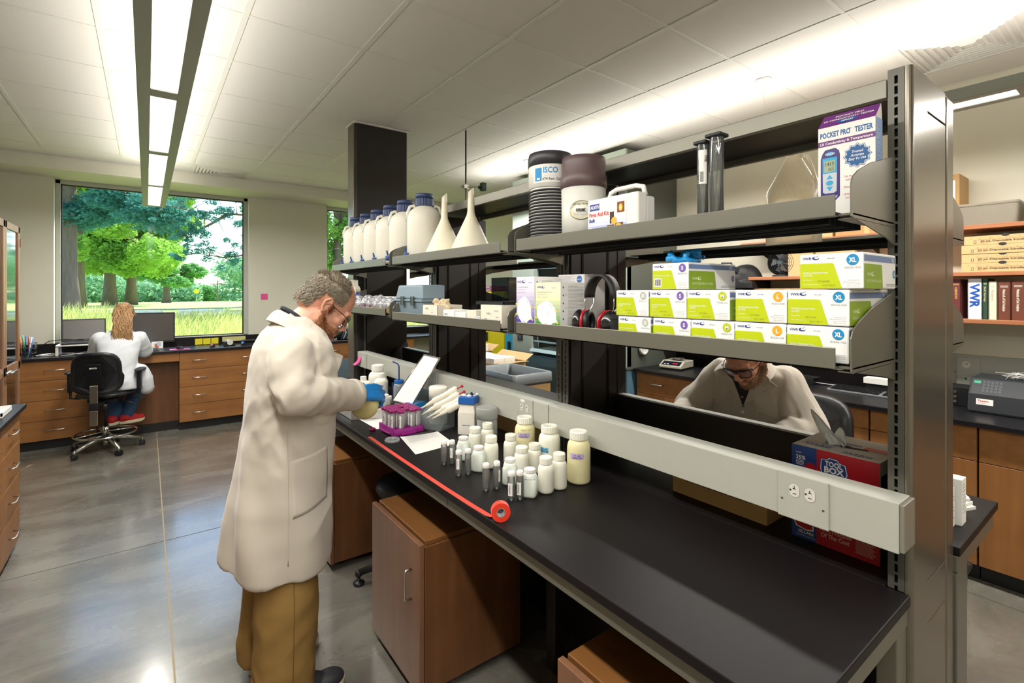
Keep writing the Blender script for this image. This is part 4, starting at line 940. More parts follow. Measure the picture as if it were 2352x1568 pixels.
# caps and lids lying on the bench
m=MB(); m.lathe([(0.0165,0),(0.017,0.011),(0.0155,0.013),(0.0148,0.011),(0.0142,0.003),(0,0.003)],28); m=m.build('screw_cap',M_purD,loc=(0.947,2.49,BZ)); tag(m,'loose purple screw cap lying at the bench edge left of the tube rack','cap')
m=MB(); m.lathe([(0.034,0),(0.0354,0.002),(0.0354,0.013),(0.033,0.015),(0.032,0.013),(0.032,0.002),(0,0.002)],36); m=m.build('jar_cover',clear('lid_plastic',(0.95,0.97,0.97),0.3,0.1,opac=0.35,ocol='eef2f2'),loc=(0.955,2.252,BZ)); tag(m,'upturned clear plastic lid on the bench in front of the tube rack','lid')
# papers
def sheet(label,pts,z,lines,curl=0.004,name='paper_sheet'):
    a,b,c,d=[Vector((p[0],p[1],z)) for p in pts]; n=8; m=MB(); vs=[]
    for i in range(n+1):
        for j in range(n+1):
            s,t=i/n,j/n; p=a.lerp(b,s).lerp(d.lerp(c,s),t); p=p+Vector((0,0,curl*(abs(s-0.5)*2)**3*t+0.0006)); vs.append(p)
    m.add(vs,[(i*(n+1)+j,(i+1)*(n+1)+j,(i+1)*(n+1)+j+1,i*(n+1)+j+1) for i in range(n) for j in range(n)],0,True)
    r=thing(name,label,'paper'); m.build('sheet',M_paper,r)
    q=MB(); U=(b-a).normalized(); Wd=(d-a).normalized(); L1=(b-a).length; L2=(d-a).length
    for k in range(lines): q.pl(a+Vector((0,0,curl+0.0012)),U,Wd,[(L1*0.1,L2*(0.94-k*0.03)),(L1*(0.85 if k%3 else 0.6),L2*(0.94-k*0.03)),(L1*(0.85 if k%3 else 0.6),L2*(0.94-k*0.03)-0.0016),(L1*0.1,L2*(0.94-k*0.03)-0.0016)],0)
    q.build('print',M_greyp,r); return r
sheet('white printed sheet on the bench in front of the tip box and pipettes',[(0.962,2.01),(1.178,2.035),(1.207,2.262),(1.012,2.292)],BZ,14)
sheet('white printed sheet on the bench left of the purple tube rack',[(0.975,2.50),(1.085,2.52),(1.10,2.748),(0.965,2.742)],BZ,10)
# red tape: strip and roll
M_tape=mat('bright_red_tape','ef3a22',0.35,var=0.03,sheen=0.2)
r=thing('tape_roll','roll of bright red tape with its strip unrolled along the bench edge','tape',(0,0,0))
m=MB(); cx,cy=0.900,1.268; ang=radians(62); M=Matrix.Translation((cx,cy,BZ+0.0305))@Matrix.Rotation(ang,4,'Z')@Matrix.Rotation(pi/2,4,'Y')
m.lathe([(0.0145,-0.012),(0.030,-0.012),(0.030,0.012),(0.0145,0.012)],40,M=M,close=False,sm=False); m.build('roll',M_tape,r)
m=MB(); m.lathe([(0.0125,-0.0118),(0.0145,-0.0118),(0.0145,0.0118),(0.0125,0.0118),(0.0125,-0.0118)],32,M=M,close=False,sm=False); m.build('core',mat('tape_core_grey','b9b9b5',0.4,metal=0.5),r)
m=MB(); pts=[(0.893,2.392),(0.889,2.2),(0.8865,2.0),(0.885,1.8),(0.884,1.6),(0.886,1.42),(0.889,1.33),(0.892,1.30)]
for i in range(len(pts)-1):
    (a,b),(c,d)=pts[i],pts[i+1]; z=BZ+0.0006; za=z+(0.004 if i==len(pts)-2 else 0)
    m.add([(a-0.0085,b,z),(a+0.0105,b,z),(c+0.0105,d,za),(c-0.0085,d,za)],[(0,1,2,3)],0)
m.build('strip',M_tape,r)
m=MB(); rr=random.Random(4)
for t,yy in (('A',2.372),('X',2.358),('0',2.33),('4',2.30),('1',2.27),('1',2.24)): m.text(t,(0.886,yy,BZ+0.0012),(0,-1,0),(1,0,0),0,0,0.010,0,bold=0.02)
m.build('handwriting',M_blackp,r)
# tip box (white with blue lid)
r=thing('tip_box','tall white tip dispenser box with a bright blue lid','box',(1.338,2.165,BZ),radians(38))
m=MB(); rloft(m,[(0.046,0.046,0.005,0),(0.046,0.046,0.005,0.11),(0.036,0.036,0.005,0.150)],cap1=True,sm=False); m.build('body',mat('warm_white_plastic','e6e2d6',0.4),r)
m=MB(); rloft(m,[(0.040,0.040,0.005,0.150),(0.046,0.046,0.006,0.156),(0.044,0.044,0.006,0.186),(0.040,0.040,0.006,0.190)],cap1=True,sm=False); m.build('lid',M_blue,r)
m=MB(); m.text('eppendorf',(-0.0465,0,0.045),(0,-1,0),(0,0,1),0.0,0,0.007,0,0.0005,align='c',slant=0.2,bold=0.01); m.build('logo',M_navy,r)
# frosted jars
M_jar=clear('frosted_jar',(0.9,0.92,0.9),0.3,0.3,opac=0.62,ocol='e4e6e2')
r=thing('frosted_jar','tall frosted cylindrical jar with lid, right of the blue-lidded tip box','jar',(1.328,1.985,BZ))
m=MB(); R=0.050; m.lathe([(R*0.95,0),(R,0.004),(R,0.118)],36,close=False); m.lathe([(0,0.001),(R*0.95,0)],36,close=False); m.build('body',M_jar,r)
m=MB(); m.lathe([(R+0.002,0.112),(R+0.002,0.160),(R,0.166),(R-0.004,0.167),(0,0.167)],36); m.build('lid',clear('frosted_lid',(0.9,0.92,0.9),0.3,0.3,opac=0.5,ocol='e9ebe8'),r)
r=thing('frosted_jar','wide frosted cylindrical jar standing behind the pipettes','jar',(1.295,2.42,BZ))
m=MB(); m.lathe([(0.0,0.001),(0.047,0),(0.049,0.004),(0.049,0.14)],36,close=False); m.build('body',M_jar,r); m=MB(); m.lathe([(0.051,0.13),(0.051,0.196),(0.048,0.203),(0,0.203)],36); m.build('lid',M_hdpe,r)
# pipettes on a clear stand
M_acr=clear('clear_acrylic',(0.96,0.98,0.98),0.05,0.15,opac=0.16,ocol='c9d0d2',ior=1.12)
r=thing('pipette_stand','clear acrylic sloping stand carrying four pipettes','stand',(1.215,2.25,BZ),radians(25))
m=MB(); m.box(0,0,0,0.13,0.17,0.004); m.build('base',M_acr,r)
for yy in (0.0,0.166): m=MB(); m.prism([(0.0,yy,0.004),(0.13,yy,0.004),(0.13,yy,0.11)],(0,0.004,0)); m.build('side',M_acr,r)
m=MB(); m.prism([(0.0,0,0.006),(0.13,0,0.112),(0.13,0,0.117),(0.0,0,0.011)],(0,0.17,0)); m.build('slope',M_acr,r)
M_pip=mat('ivory_plastic','e5e0cf',0.35)
def pipette(label,p,d,L,accent,tipc=M_pip,rad=0.0150):
    r=thing('pipette',label,'pipette',p,group='pipettes on the clear stand'); d=Vector(d).normalized(); q=d.to_track_quat('Z','Y'); r.rotation_mode='QUATERNION'; r.rotation_quaternion=q
    m=MB(); m.lathe([(0.004,0),(0.006,0.045),(0.009,0.05),(0.0125,0.085),(0.013,0.09)],14,close=True); m.build('shaft',M_pip,r)
    m=MB(); m.lathe([(rad*1.1,0.088),(rad*1.25,0.10),(rad*1.1,0.16),(rad*1.3,0.20),(rad*1.35,0.225),(rad*0.8,0.235)],16); m.box(-0.004,-rad*1.9,0.185,0.004,0,0.232); m.build('body',M_pip,r,bevel=0.001)
    m=MB(); m.cyl((0,0,0.235),(0,0,0.262),0.0035,n=8); m.lathe([(0.0065,0.258),(0.008,0.262),(0.007,0.268),(0,0.27)],14); m.build('plunger',accent,r)
    m=MB(); m.tube([(rad*1.0,0,0.10),(rad*1.5,0,0.14),(rad*1.45,0,0.22)],0.0022,6); m.build('ejector',accent,r)
    m=MB(); m.text('eppendorf',(rad*0.2,rad*1.25,0.155),(0,0,1),(-1,0,0),0,0,0.005,0,0.0012,slant=0.2,bold=0.01); m.text('eppendorf',(-rad*0.2,-rad*1.28,0.155),(0,0,1),(1,0,0),0,0,0.005,0,0.0012,slant=0.2,bold=0.01); m.build('logo',M_navy,r)
    return r
D=(0.62,-0.50,0.44)
pipette('pipette with a red plunger button, uppermost of the four on the stand',(1.155,2.375,1.015),D,0.25,M_red)
pipette('pipette with a long thin tip, second from the top on the stand',(1.150,2.345,0.992),D,0.25,M_red)
pipette('pipette with a black plunger knob and thick shaft, third from the top',(1.170,2.305,0.985),D,0.25,M_black,rad=0.0155)
pipette('lowest of the pipettes on the stand, beside the blue-lidded box',(1.185,2.275,0.985),D,0.25,M_white,rad=0.016)
# small blue tip box behind
r=thing('tip_rack','small translucent blue tip rack behind the purple tubes','box',(1.27,2.66,BZ),radians(20))
m=MB(); rloft(m,[(0.05,0.035,0.006,0),(0.052,0.037,0.006,0.045)],cap1=True,sm=False); m.build('base',mat('pale_rack','9fb9cc',0.4),r); m=MB(); rloft(m,[(0.054,0.039,0.006,0.046),(0.052,0.037,0.006,0.075)],cap1=True,sm=False); m.build('lid',mat('azure_plastic','1c8fd6',0.25),r)
m=MB(); m.box(-0.062,-0.012,0.03,-0.052,0.012,0.052); m.build('latch',M_blue,r,bevel=0.002)
# open metal instrument case
r=thing('metal_case','open shallow silver case with its white lid standing up','case',(0.925,2.745,BZ),0)
M_alu=mat('silver_case','c9c8c4',0.3,metal=0.6)
c0,c1,c2,c3=Vector((0,0.009,0)),Vector((0.312,-0.108,0)),Vector((0.288,0.112,0)),Vector((0.0,0.245,0)); fp=[c0,c1,c2,c3]
def wallstrip(m,a,b,h,mt=0,t=0.004):
    d=(b-a).normalized(); nn=Vector((-d.y,d.x,0))*t; m.prism([a,b,b+Vector((0,0,h)),a+Vector((0,0,h))],nn,mt)
m=MB(); m.prism(fp,(0,0,0.004))
for i in range(4): wallstrip(m,fp[i],fp[(i+1)%4],0.050)
m.build('tray',M_alu,r)
m=MB(); cen=sum(fp,Vector())/4; m.prism([cen+(p-cen)*0.95+Vector((0,0,0.028)) for p in fp],(0,0,0.006)); m.build('insert',mat('case_insert','b8ae9c',0.5),r)
for i,(a,b,cc) in enumerate(((0.10,0.05,'d8a912'),(0.16,0.07,'1c1c1c'),(0.22,0.03,'2a2a2a'),(0.06,0.14,'9a9a9a'),(0.16,0.12,'202020'),(0.26,0.08,'3a3a3a'))): MB().box(a,b,0.034,a+0.05,b+0.02,0.050).build('fitting',mat('fit_'+cc,cc,0.4),r,bevel=0.003)
m=MB(); m.tube([(0.05,-0.002,0.03),(0.05,-0.016,0.012),(0.12,-0.016,0.012),(0.12,-0.002,0.03)],0.003,6); m.build('handle',M_chrome,r)
q0,q1,q2,q3=[Vector(p)-Vector((0.925,2.745,BZ)) for p in ((1.208,2.848,0.972),(1.241,2.638,0.980),(1.372,2.545,1.252),(1.375,2.755,1.250))]
nn=(q1-q0).cross(q3-q0).normalized()*-0.006
lid=MB(); lid.prism([q0,q1,q2,q3],nn,0)
for a,b in ((q0,q3),(q3,q2),(q2,q1),(q0,q1)): lid.tube([a,b],0.0045,6,1)
lid=lid.build('lid',[mat('white_lid_inside','dfe3e6',0.18,var=0.02),mat('case_edge','8d8378',0.3,metal=0.7)],r)
e1=(q1-q0).normalized(); e2=(q3-q0).normalized(); s_=MB(); s_.pl(q0-nn*0.2,e1,e2,[(0.06,0.12),(0.075,0.12),(0.075,0.16),(0.062,0.16)],0,0); s_.build('sticker',M_tapeL,lid)
# chemicals behind the gloved hand
bottle_parts('reagent_bottle','large white plastic bottle behind the gloved hand','bottle',1.30,3.32,BZ,0.062,0.215,0.042,M_white,M_hdpe,cap_h=0.045,shoulder=0.85)
rb=bottle_parts('reagent_bottle','white reagent bottle with blue lettering in front of the large white one','bottle',1.25,3.13,BZ,0.045,0.185,0.020,M_white,M_hdpe,cap_h=0.028,shoulder=0.92)
b_=band(0.045,0.05,0.125,CAMDIR(1.25,3.13)-1.0,CAMDIR(1.25,3.13)+1.0,14); b_.build('label',M_paper,rb); m=MB(); ctext(m,'CCA',0.045,0.10,0.014,CAMDIR(1.25,3.13)-0.1,0,bold=0.015)
ctext(m,'REAGENT',0.045,0.084,0.005,CAMDIR(1.25,3.13)-0.1,1); m.build('lettering',[M_navy,M_greyp],rb)
bottle_parts('reagent_bottle','white reagent bottle with a narrow neck, left of the lettered one','bottle',1.155,3.20,BZ,0.048,0.165,0.020,M_white,M_hdpe,cap_h=0.026,shoulder=0.9)
bottle_parts('clear_bottle','small clear square bottle with a white cap right of the gloved hand','bottle',1.16,2.84,BZ,0.027,0.105,0.02,M_white,M_jar,cap_h=0.025,sq=4)
bottle_parts('clear_bottle','slim clear bottle between the small square one and the wash bottle','bottle',1.20,2.87,BZ,0.018,0.085,0.015,M_white,M_jar,cap_h=0.02)
wbt=bottle_parts('wash_bottle','wash bottle with dark blue cap and bent blue spout','bottle',1.275,2.90,BZ,0.034,0.172,0.030,M_blue,clear('wash_bottle_plastic',(0.9,0.95,0.97),0.3,0.25,opac=0.4,ocol='dbe6ea'),cap_h=0.022,shoulder=0.9)
m=MB(); m.tube([(0,0,0.17),(0,0,0.255),(-0.006,0.006,0.272),(-0.03,0.03,0.285)],0.0045,8); m.build('spout',mat('dark_blue_plastic','173a7d',0.35),wbt)
m=MB(); ctext(m,'DI water',0.034,0.10,0.007,CAMDIR(1.27,2.9),0); m.build('lettering',M_blackp,wbt)
r=thing('blue_box','small dark blue open box behind the wash bottle','box',(1.335,3.02,BZ)); m=MB(); rloft(m,[(0.035,0.045,0.004,0),(0.038,0.05,0.004,0.125),(0.035,0.047,0.004,0.125),(0.033,0.043,0.004,0.01)],sm=False); m.build('body',mat('deep_blue_plastic','1a2550',0.4),r); m=MB(); m.box(0.0,-0.05,0.125,0.04,0.05,0.129); m.build('flap',mat('deep_blue_plastic','1a2550',0.4),r)
# pink note hanging on the raceway end
m=MB(); m.prism([(1.384,3.935,1.12),(1.384,3.86,1.125),(1.372,3.88,1.075),(1.350,3.92,1.045),(1.352,3.99,1.045),(1.374,3.955,1.075)],(-0.001,0,0)); m=m.build('sticky_note',M_pink); tag(m,'pink note curling off the far end of the grey outlet raceway','note')
# wipes box inside the spine, cardboard box
r=thing('wipes_box','large red and blue box of wipes with a torn top and a wipe pulled out','box',(0,0,0))
M_wred=mat('box_red','b01522',0.45,var=0.03); M_wblue=mat('box_blue','21407f',0.45,var=0.03); M_wtop=mat('box_top_beige','b9b0a0',0.6); M_ora=mat('box_orange_red','c8402f',0.5)
bx0,bx1,by0,by1,bz1=1.552,1.765,0.458,0.678,BZ+0.272
MB().box(bx0,by0,BZ,bx1,by1,bz1).build('carton',M_wtop,r,bevel=0.0015)
O=(bx0-0.0008,by1,BZ); U=(0,-1,0); W=(0,0,1); m=MB(); Wd=by1-by0
m.rect(O,U,W,0,0,0.068,0.272,1); m.rect(O,U,W,0.068,0,Wd,0.272,0)
m.disc(O,U,W,0.052,0.19,0.021,0.038,0,0.0003); 
def blob(cx,cy,hw,hh,mt,d): m.pl(O,U,W,[(cx-hw,cy-hh*0.4),(cx-hw*0.9,cy-hh),(cx+hw*0.1,cy-hh*1.05),(cx+hw*0.8,cy-hh*1.1),(cx+hw,cy-hh*0.5),(cx+hw*0.85,cy+hh*0.6),(cx+hw*0.4,cy+hh*0.75),(cx+hw*0.25,cy+hh*1.05),(cx-hw*0.35,cy+hh*1.1),(cx-hw*0.5,cy+hh*0.85),(cx-hw*0.95,cy+hh*0.8)],mt,d)
blob(0.112,0.229,0.036,0.025,1,0.0004); blob(0.112,0.229,0.034,0.0232,2,0.0006); blob(0.112,0.229,0.032,0.0215,1,0.0008)
m.text('TOOL',O,U,W,0.112,0.231,0.014,2,0.0012,width=0.044,align='c',bold=0.03); m.text('BOX',O,U,W,0.113,0.213,0.016,2,0.0012,width=0.050,align='c',bold=0.04); m.text('BRAND',O,U,W,0.110,0.207,0.004,2,0.0012,align='c')
m.rect(O,U,W,0.098,0.166,0.190,0.187,2,0.0004); m.disc(O,U,W,0.098,0.1765,0.0085,0.0105,2,0.0004,16); m.disc(O,U,W,0.190,0.1765,0.0085,0.0105,2,0.0004,16)
m.text('PROFESSIONAL',O,U,W,0.144,0.1715,0.010,1,0.0008,width=0.088,align='c',bold=0.03)
m.text('WIPES',O,U,W,0.140,0.120,0.036,2,0.0006,width=0.118,align='c',bold=0.06)
m.text('At A Fraction',O,U,W,0.115,0.042,0.012,3,0.0004,width=0.080,align='c',bold=0.03); m.text('Of The Cost',O,U,W,0.115,0.026,0.012,3,0.0004,width=0.072,align='c',bold=0.03)
for k in range(12): m.rect(O,U,W,0.165,0.058-k*0.004,0.212-(0.006 if k%3 else 0),0.0595-k*0.004,3,0.0004)
m.text('SELLARS',O,U,W,0.060,0.016,0.008,2,0.0004,align='r',bold=0.02); m.text('www.sellarscompany.com',O,U,W,0.064,0.008,0.0035,2,0.0004,align='r')
m.pl(O,U,W,[(0.004,0.052),(0.06,0.052),(0.06,0.03),(0.04,0.026),(0.012,0.032)],2,0.0003); m.pl(O,U,W,[(0.008,0.050),(0.057,0.050),(0.057,0.033),(0.04,0.029),(0.015,0.035)],0,0.0005)
m.text('25%',O,U,W,0.012,0.232,0.011,2,0.0004,bold=0.02); m.text('MORE',O,U,W,0.012,0.249,0.004,2,0.0004)
for k in range(4): m.rect(O,U,W,0.012,0.227-k*0.004,0.034,0.2285-k*0.004,2,0.0004)
m.text('Easy',O,U,W,0.046,0.19,0.008,3,0.0006,rot=-pi/2)
m.build('front_print',[M_wred,M_wblue,M_paper,mat('pale_pink_print','d8a8a0',0.6)],r)
O=(bx0,by1,bz1+0.0008); U=(0,-1,0); W=(1,0,0); m=MB()
m.text('TOOLBOX',O,U,W,0.015,0.030,0.024,0,0,width=0.075,bold=0.03,slant=0.2); m.text('TOOLBOX',O,U,W,0.120,0.018,0.022,0,0,width=0.075,bold=0.03,slant=0.2); m.text('PROFESSIONAL WIPES',O,U,W,0.015,0.068,0.008,0,0,width=0.075)
m.rect(O,U,W,0.150,0.10,0.21,0.13,1); m.rect(O,U,W,0.08,0.12,0.14,0.13,0)
m.pl(O,U,W,[(0.070,0.105),(0.10,0.112),(0.125,0.095),(0.16,0.10),(0.17,0.09),(0.14,0.082),(0.12,0.076),(0.09,0.08),(0.075,0.09)],2,0.0003)
m.build('top_print',[M_wblue,M_ora,M_slot],r)
m=MB(); rw=random.Random(6); cxw,cyw=bx0+0.088,by1-0.085
def wipe(tipdx,tipdy,hz,wd,off):
    vs=[];n=7
    for i in range(n+1):
        t=i/n; c=Vector((cxw+off+tipdx*t*t,cyw+tipdy*t,bz1-0.004+hz*t)); ww=wd*(1-t)**0.7+0.002
        for j in range(6): s=j/5-0.5; vs.append((c.x+0.35*ww*sin(j*2.3+t*3),c.y-s*ww*2,c.z+0.012*sin(j*1.9)*(1-t)))
    m.add(vs,[(i*6+j,i*6+j+1,(i+1)*6+j+1,(i+1)*6+j) for i in range(n) for j in range(5)],0,True)
wipe(0.02,0.075,0.092,0.028,0.0); wipe(-0.01,-0.012,0.058,0.024,0.01); wipe(0.0,0.02,0.04,0.03,-0.01)
q=m.build('wipe',mat('wipe_white','e8eae6',0.8,sss=0.2),r); sd=q.modifiers.new('s','SOLIDIFY'); sd.thickness=0.0008
m=MB(); m.rect((bx0,by0-0.0008,BZ),(1,0,0),(0,0,1),0.006,0,0.208,0.235,0); m.text('TOOL',(bx0,by0-0.0012,BZ),(1,0,0),(0,0,1),0.11,0.17,0.03,1,0,width=0.1,align='c',bold=0.03); m.text('BOX',(bx0,by0-0.0012,BZ),(1,0,0),(0,0,1),0.11,0.13,0.035,1,0,width=0.12,align='c',bold=0.03); m.build('side_print',[mat('box_black','1c1a1c',0.5),M_greyp],r)
r=thing('cardboard_box','low brown cardboard box on the bench under the grey raceway','box',(0,0,0)); MB().box(1.54,0.745,BZ,1.745,1.085,BZ+0.105).build('carton',M_card,r,bevel=0.002)
m=MB(); m.text('Environmental Sample Containers',(1.5392,1.085,BZ),(0,-1,0),(0,0,1),0.055,0.052,0.014,0,width=0.235,bold=0.01); m.build('print',M_blackp,r)
r=thing('cardboard_box','brown cardboard box on the bench behind the wide jars and bottles','box',(0,0,0)); MB().box(1.50,1.72,BZ,1.76,2.25,BZ+0.12).build('carton',M_card,r,bevel=0.002)
# ================================================================== ON THE UPPER SHELVES
M_carboy=mat('carboy_white','e6e3d6',0.42,var=0.02,sss=0.3); M_bcap=mat('carboy_cap_blue','2a3d68',0.4,var=0.03); M_spig=mat('spigot_blue','1e4d8c',0.35)
cb0=None
CB=[(2.668,'nearest and largest looking, right behind the funnels'),(2.935,'second from the funnels'),(3.165,'third from the funnels'),(3.395,'fourth from the funnels'),(3.615,'fifth from the funnels'),(3.84,'furthest from the funnels, beside the column')]
for i,(yy,wh) in enumerate(CB):
    lb='white plastic carboy with blue screw cap, '+wh
    if cb0 is None:
        r=thing('carboy',lb,'carboy',(1.335,yy,ZU),group='row of white carboys on the upper shelf'); R=0.102
        pr=[(R*0.55,0.006),(R*0.9,0.006),(R,0.03),(R,0.25)]+[(0.048+(R-0.048)*cos(t),0.25+0.075*sin(t)) for t in [k*pi/16 for k in range(1,8)]]+[(0.046,0.335),(0.046,0.345)]
        m=MB(); m.lathe(pr,44); m.build('body',M_carboy,r)
        m=MB()
        n=64; zz0,zz1=0.337,0.378; vs=[((0.0555 if k%4<3 else 0.0525)*cos(2*pi*k/n),(0.0555 if k%4<3 else 0.0525)*sin(2*pi*k/n),z_) for z_ in (zz0,zz1) for k in range(n)]
        m.add(vs,[(k,(k+1)%n,n+(k+1)%n,n+k) for k in range(n)]); m.lathe([(0.0525,0.378),(0.053,0.405),(0.050,0.409),(0,0.409)],32); m.lathe([(0.046,0.336),(0.0555,0.337)],32,close=False); m.build('cap',M_bcap,r)
        for s_ in (-1,1):
            m=MB(); ah=radians(-26); m.tube([(s_*q*cos(ah),s_*q*sin(ah),z_) for q,z_ in ((0.046,0.318),(0.064,0.340),(0.086,0.332),(0.099,0.295),(0.099,0.25))],[0.012,0.010,0.009,0.010,0.012],10); m.build('handle',M_carboy,r)
        m=MB(); m.cyl((-R+0.01,0,0.035),(-R-0.03,0,0.035),0.012,n=12); m.cyl((-R-0.018,0,0.03),(-R-0.018,0,0.07),0.006,n=8); m.prism([(-R-0.014,-0.004,0.05),(-R-0.022,-0.004,0.05),(-R-0.028,-0.004,0.085),(-R-0.020,-0.004,0.085)],(0,0.008,0)); m.box(-R-0.022,-0.028,0.045,-R-0.012,0.028,0.053); m.build('spigot',M_spig,r); cb0=r
    else: r=dup(cb0,lb,(1.335,yy,ZU))
    if i==4:
        m=MB(); ctext(m,'W STREAM',0.102,0.225,0.008,CAMDIR(1.33,yy),0); ctext(m,'OIL',0.102,0.21,0.008,CAMDIR(1.33,yy),0); m.build('handwriting',mat('faded_pencil','8a8478',0.7),r)
M_fun=mat('funnel_cream','ece6cf',0.42,var=0.015,sss=0.25)
for (x,y,zc_,zt,R,lb) in ((1.33,2.135,2.030,2.170,0.122,'large cream plastic funnel upside down on the shelf, right one of two'),(1.32,2.395,2.034,2.182,0.122,'large cream plastic funnel upside down on the shelf, left one beside the carboys')):
    r=thing('funnel',lb,'funnel',(x,y,ZU),group='cream funnels on the upper shelf'); m=MB(); hc=zc_-ZU; ht=zt-ZU
    m.lathe([(R,0),(R+0.001,0.006),(R-0.004,0.012),(0.022,hc),(0.018,hc+0.02)],40,close=False); m.build('cone',M_fun,r)
    m=MB(); n=24; vs=[(q*cos(2*pi*k/n),q*sin(2*pi*k/n),z_) for q,z_ in ((0.0185,hc+0.015),(0.0150,ht-0.02)) for k in range(n)]+[(0.0135*cos(2*pi*k/n),0.0135*sin(2*pi*k/n),ht-0.012+0.014*cos(2*pi*k/n+0.6)) for k in range(n)]
    m.add(vs,[(j*n+k,j*n+(k+1)%n,(j+1)*n+(k+1)%n,(j+1)*n+k) for j in range(2) for k in range(n)],0,True); m.build('stem',M_fun,r)
# rain gauges
ca=CAMDIR(1.30,1.47)
r=thing('rain_gauge','tall cylindrical rain gauge with black ribbed lower half and printed label','rain gauge',(1.285,1.470,ZU)); R=0.086
m=MB(); m.lathe([(R*0.93,0),(R*0.93,0.30)],40,m=0); 
for k in range(18):
    z=0.012+k*0.0118; m.lathe([(R*0.93,z),(R,z+0.003),(R,z+0.006),(R*0.93,z+0.0095)],40,m=1,close=False)
m.build('ribbed_sleeve',[M_white,mat('sleeve_black','2b2c2e',0.4)],r)
m=MB(); m.lathe([(R*0.94,0.228),(R,0.23),(R,0.316)],44,close=False); m.build('body',M_white,r)
m=MB(); m.lathe([(R,0.314),(R+0.002,0.315),(R+0.002,0.350),(R-0.002,0.366),(R-0.012,0.366),(R-0.016,0.340),(0,0.330)],44); m.build('rim',mat('rim_dark_grey','35353a',0.35),r)
lb_=band(R,0.244,0.306,ca-0.80,ca+1.0,20,0.0008).build('label',M_paper,r)
m=MB(); q=band(R,0.250,0.300,ca-0.72,ca-0.38,8,0.0014); m.add(q.v,q.f,0,True); ctext(m,'ISCO',R,0.280,0.022,ca+0.02,0,d=0.0014,width=0.056,bold=0.02); ctext(m,'~~~~~',R,0.268,0.003,ca+0.02,0,d=0.0014,width=0.05); ctext(m,'674 Rain Gauge',R,0.252,0.010,ca+0.16,1,d=0.0014,width=0.085,bold=0.01)
q=band(R,0.255,0.262,ca-0.62,ca-0.46,3,0.0018); m.add(q.v,q.f,2); m.build('print',[mat('sky_blue_print','1a8ccb',0.5),M_blackp,M_paper],r)
ca=CAMDIR(1.30,1.30)
r=thing('rain_gauge','white cylindrical rain gauge with a brownish purple collar and oval label','rain gauge',(1.300,1.3005,ZU)); R=0.082
m=MB(); m.lathe([(R*0.97,0),(R,0.21)],44); m.build('body',mat('gauge_grey_white','dcdcd4',0.4),r)
m=MB(); m.lathe([(R+0.001,0.205),(R+0.0035,0.207),(R+0.0035,0.250),(R-0.001,0.256),(R-0.001,0.300),(R-0.003,0.318),(R-0.010,0.320),(R-0.014,0.305),(0,0.29)],44); m.build('collar',mat('mauve_brown_collar','5d4a4b',0.4,var=0.06),r)
m=MB()
def cdisc(m,R,ac,zc,ru,rv,mt,d,n=32): m.add([((R+d)*cos(ac+ru*cos(2*pi*k/n)/R),(R+d)*sin(ac+ru*cos(2*pi*k/n)/R),zc+rv*sin(2*pi*k/n)) for k in range(n)],[tuple(range(n))],mt)
cdisc(m,R,ca-0.1,0.118,0.043,0.034,1,0.0012); cdisc(m,R,ca-0.1,0.118,0.0415,0.0325,0,0.0018)
ctext(m,'onset',R,0.113,0.015,ca-0.12,1,d=0.0024,width=0.034,bold=0.03); ctext(m,'Data Logging Rain Gauge',R,0.138,0.0052,ca-0.1,1,d=0.0024,width=0.058,bold=0.01)
for i in range(9):
    for j in range(4): cdisc(m,R,ca-0.1-0.3+i*0.075+(j%2)*0.03,0.106-j*0.005,0.001,0.001,1,0.0024,6)
m.build('label_print',[mat('label_beige','d8d2b4',0.6),M_blackp],r)
# first aid kit
r=thing('first_aid_kit','white plastic first aid case with handle and printed front','first aid kit',(1.215,1.085,ZU)); 
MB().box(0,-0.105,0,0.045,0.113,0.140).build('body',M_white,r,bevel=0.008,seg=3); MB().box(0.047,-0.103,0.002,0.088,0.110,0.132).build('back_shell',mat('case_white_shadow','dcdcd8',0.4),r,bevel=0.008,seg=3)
m=MB(); m.tube([(0.045,0.055,0.132),(0.045,0.045,0.160),(0.045,0.02,0.168),(0.045,-0.06,0.168),(0.045,-0.09,0.160),(0.045,-0.098,0.132)],0.008,10); m.build('handle',M_white,r)
m=MB(); O=(-0.0008,0.113,0); U=(0,-1,0); W=(0,0,1)
m.rect(O,U,W,0.010,0.006,0.172,0.128,0); m.rect(O,U,W,0.010,0.006,0.172,0.028,1,0.0002); m.rect(O,U,W,0.010,0.028,0.172,0.048,2,0.0002); m.rect(O,U,W,0.010,0.048,0.172,0.062,7,0.0002)
m.rect(O,U,W,0.014,0.100,0.058,0.122,3,0.0004); m.text('NORTH',O,U,W,0.017,0.106,0.011,4,0.0008,width=0.038,bold=0.03,slant=0.3)
m.text('First Aid Kit',O,U,W,0.012,0.080,0.013,5,0.0006,width=0.088,bold=0.03); m.text('Bulk',O,U,W,0.012,0.062,0.011,3,0.0006,width=0.028,bold=0.04)
m.rect(O,U,W,0.135,0.082,0.165,0.116,6,0.0004); m.disc(O,U,W,0.150,0.098,0.008,0.012,8,0.0006); m.disc(O,U,W,0.149,0.097,0.004,0.008,9,0.0008)
m.rect(O,U,W,0.104,0.050,0.122,0.088,10,0.0004); m.disc(O,U,W,0.122,0.058,0.012,0.012,8,0.0006); m.rect(O,U,W,0.092,0.028,0.122,0.046,11,0.0004); m.rect(O,U,W,0.126,0.028,0.160,0.050,11,0.0005); m.disc(O,U,W,0.140,0.040,0.012,0.009,8,0.0007); m.rect(O,U,W,0.106,0.088,0.111,0.11,4,0.0006)
m.rect(O,U,W,0.012,0.034,0.022,0.044,4,0.0004); m.text('v',O,U,W,0.014,0.036,0.006,9,0.0006); m.disc(O,U,W,0.018,0.022,0.006,0.006,12,0.0006)
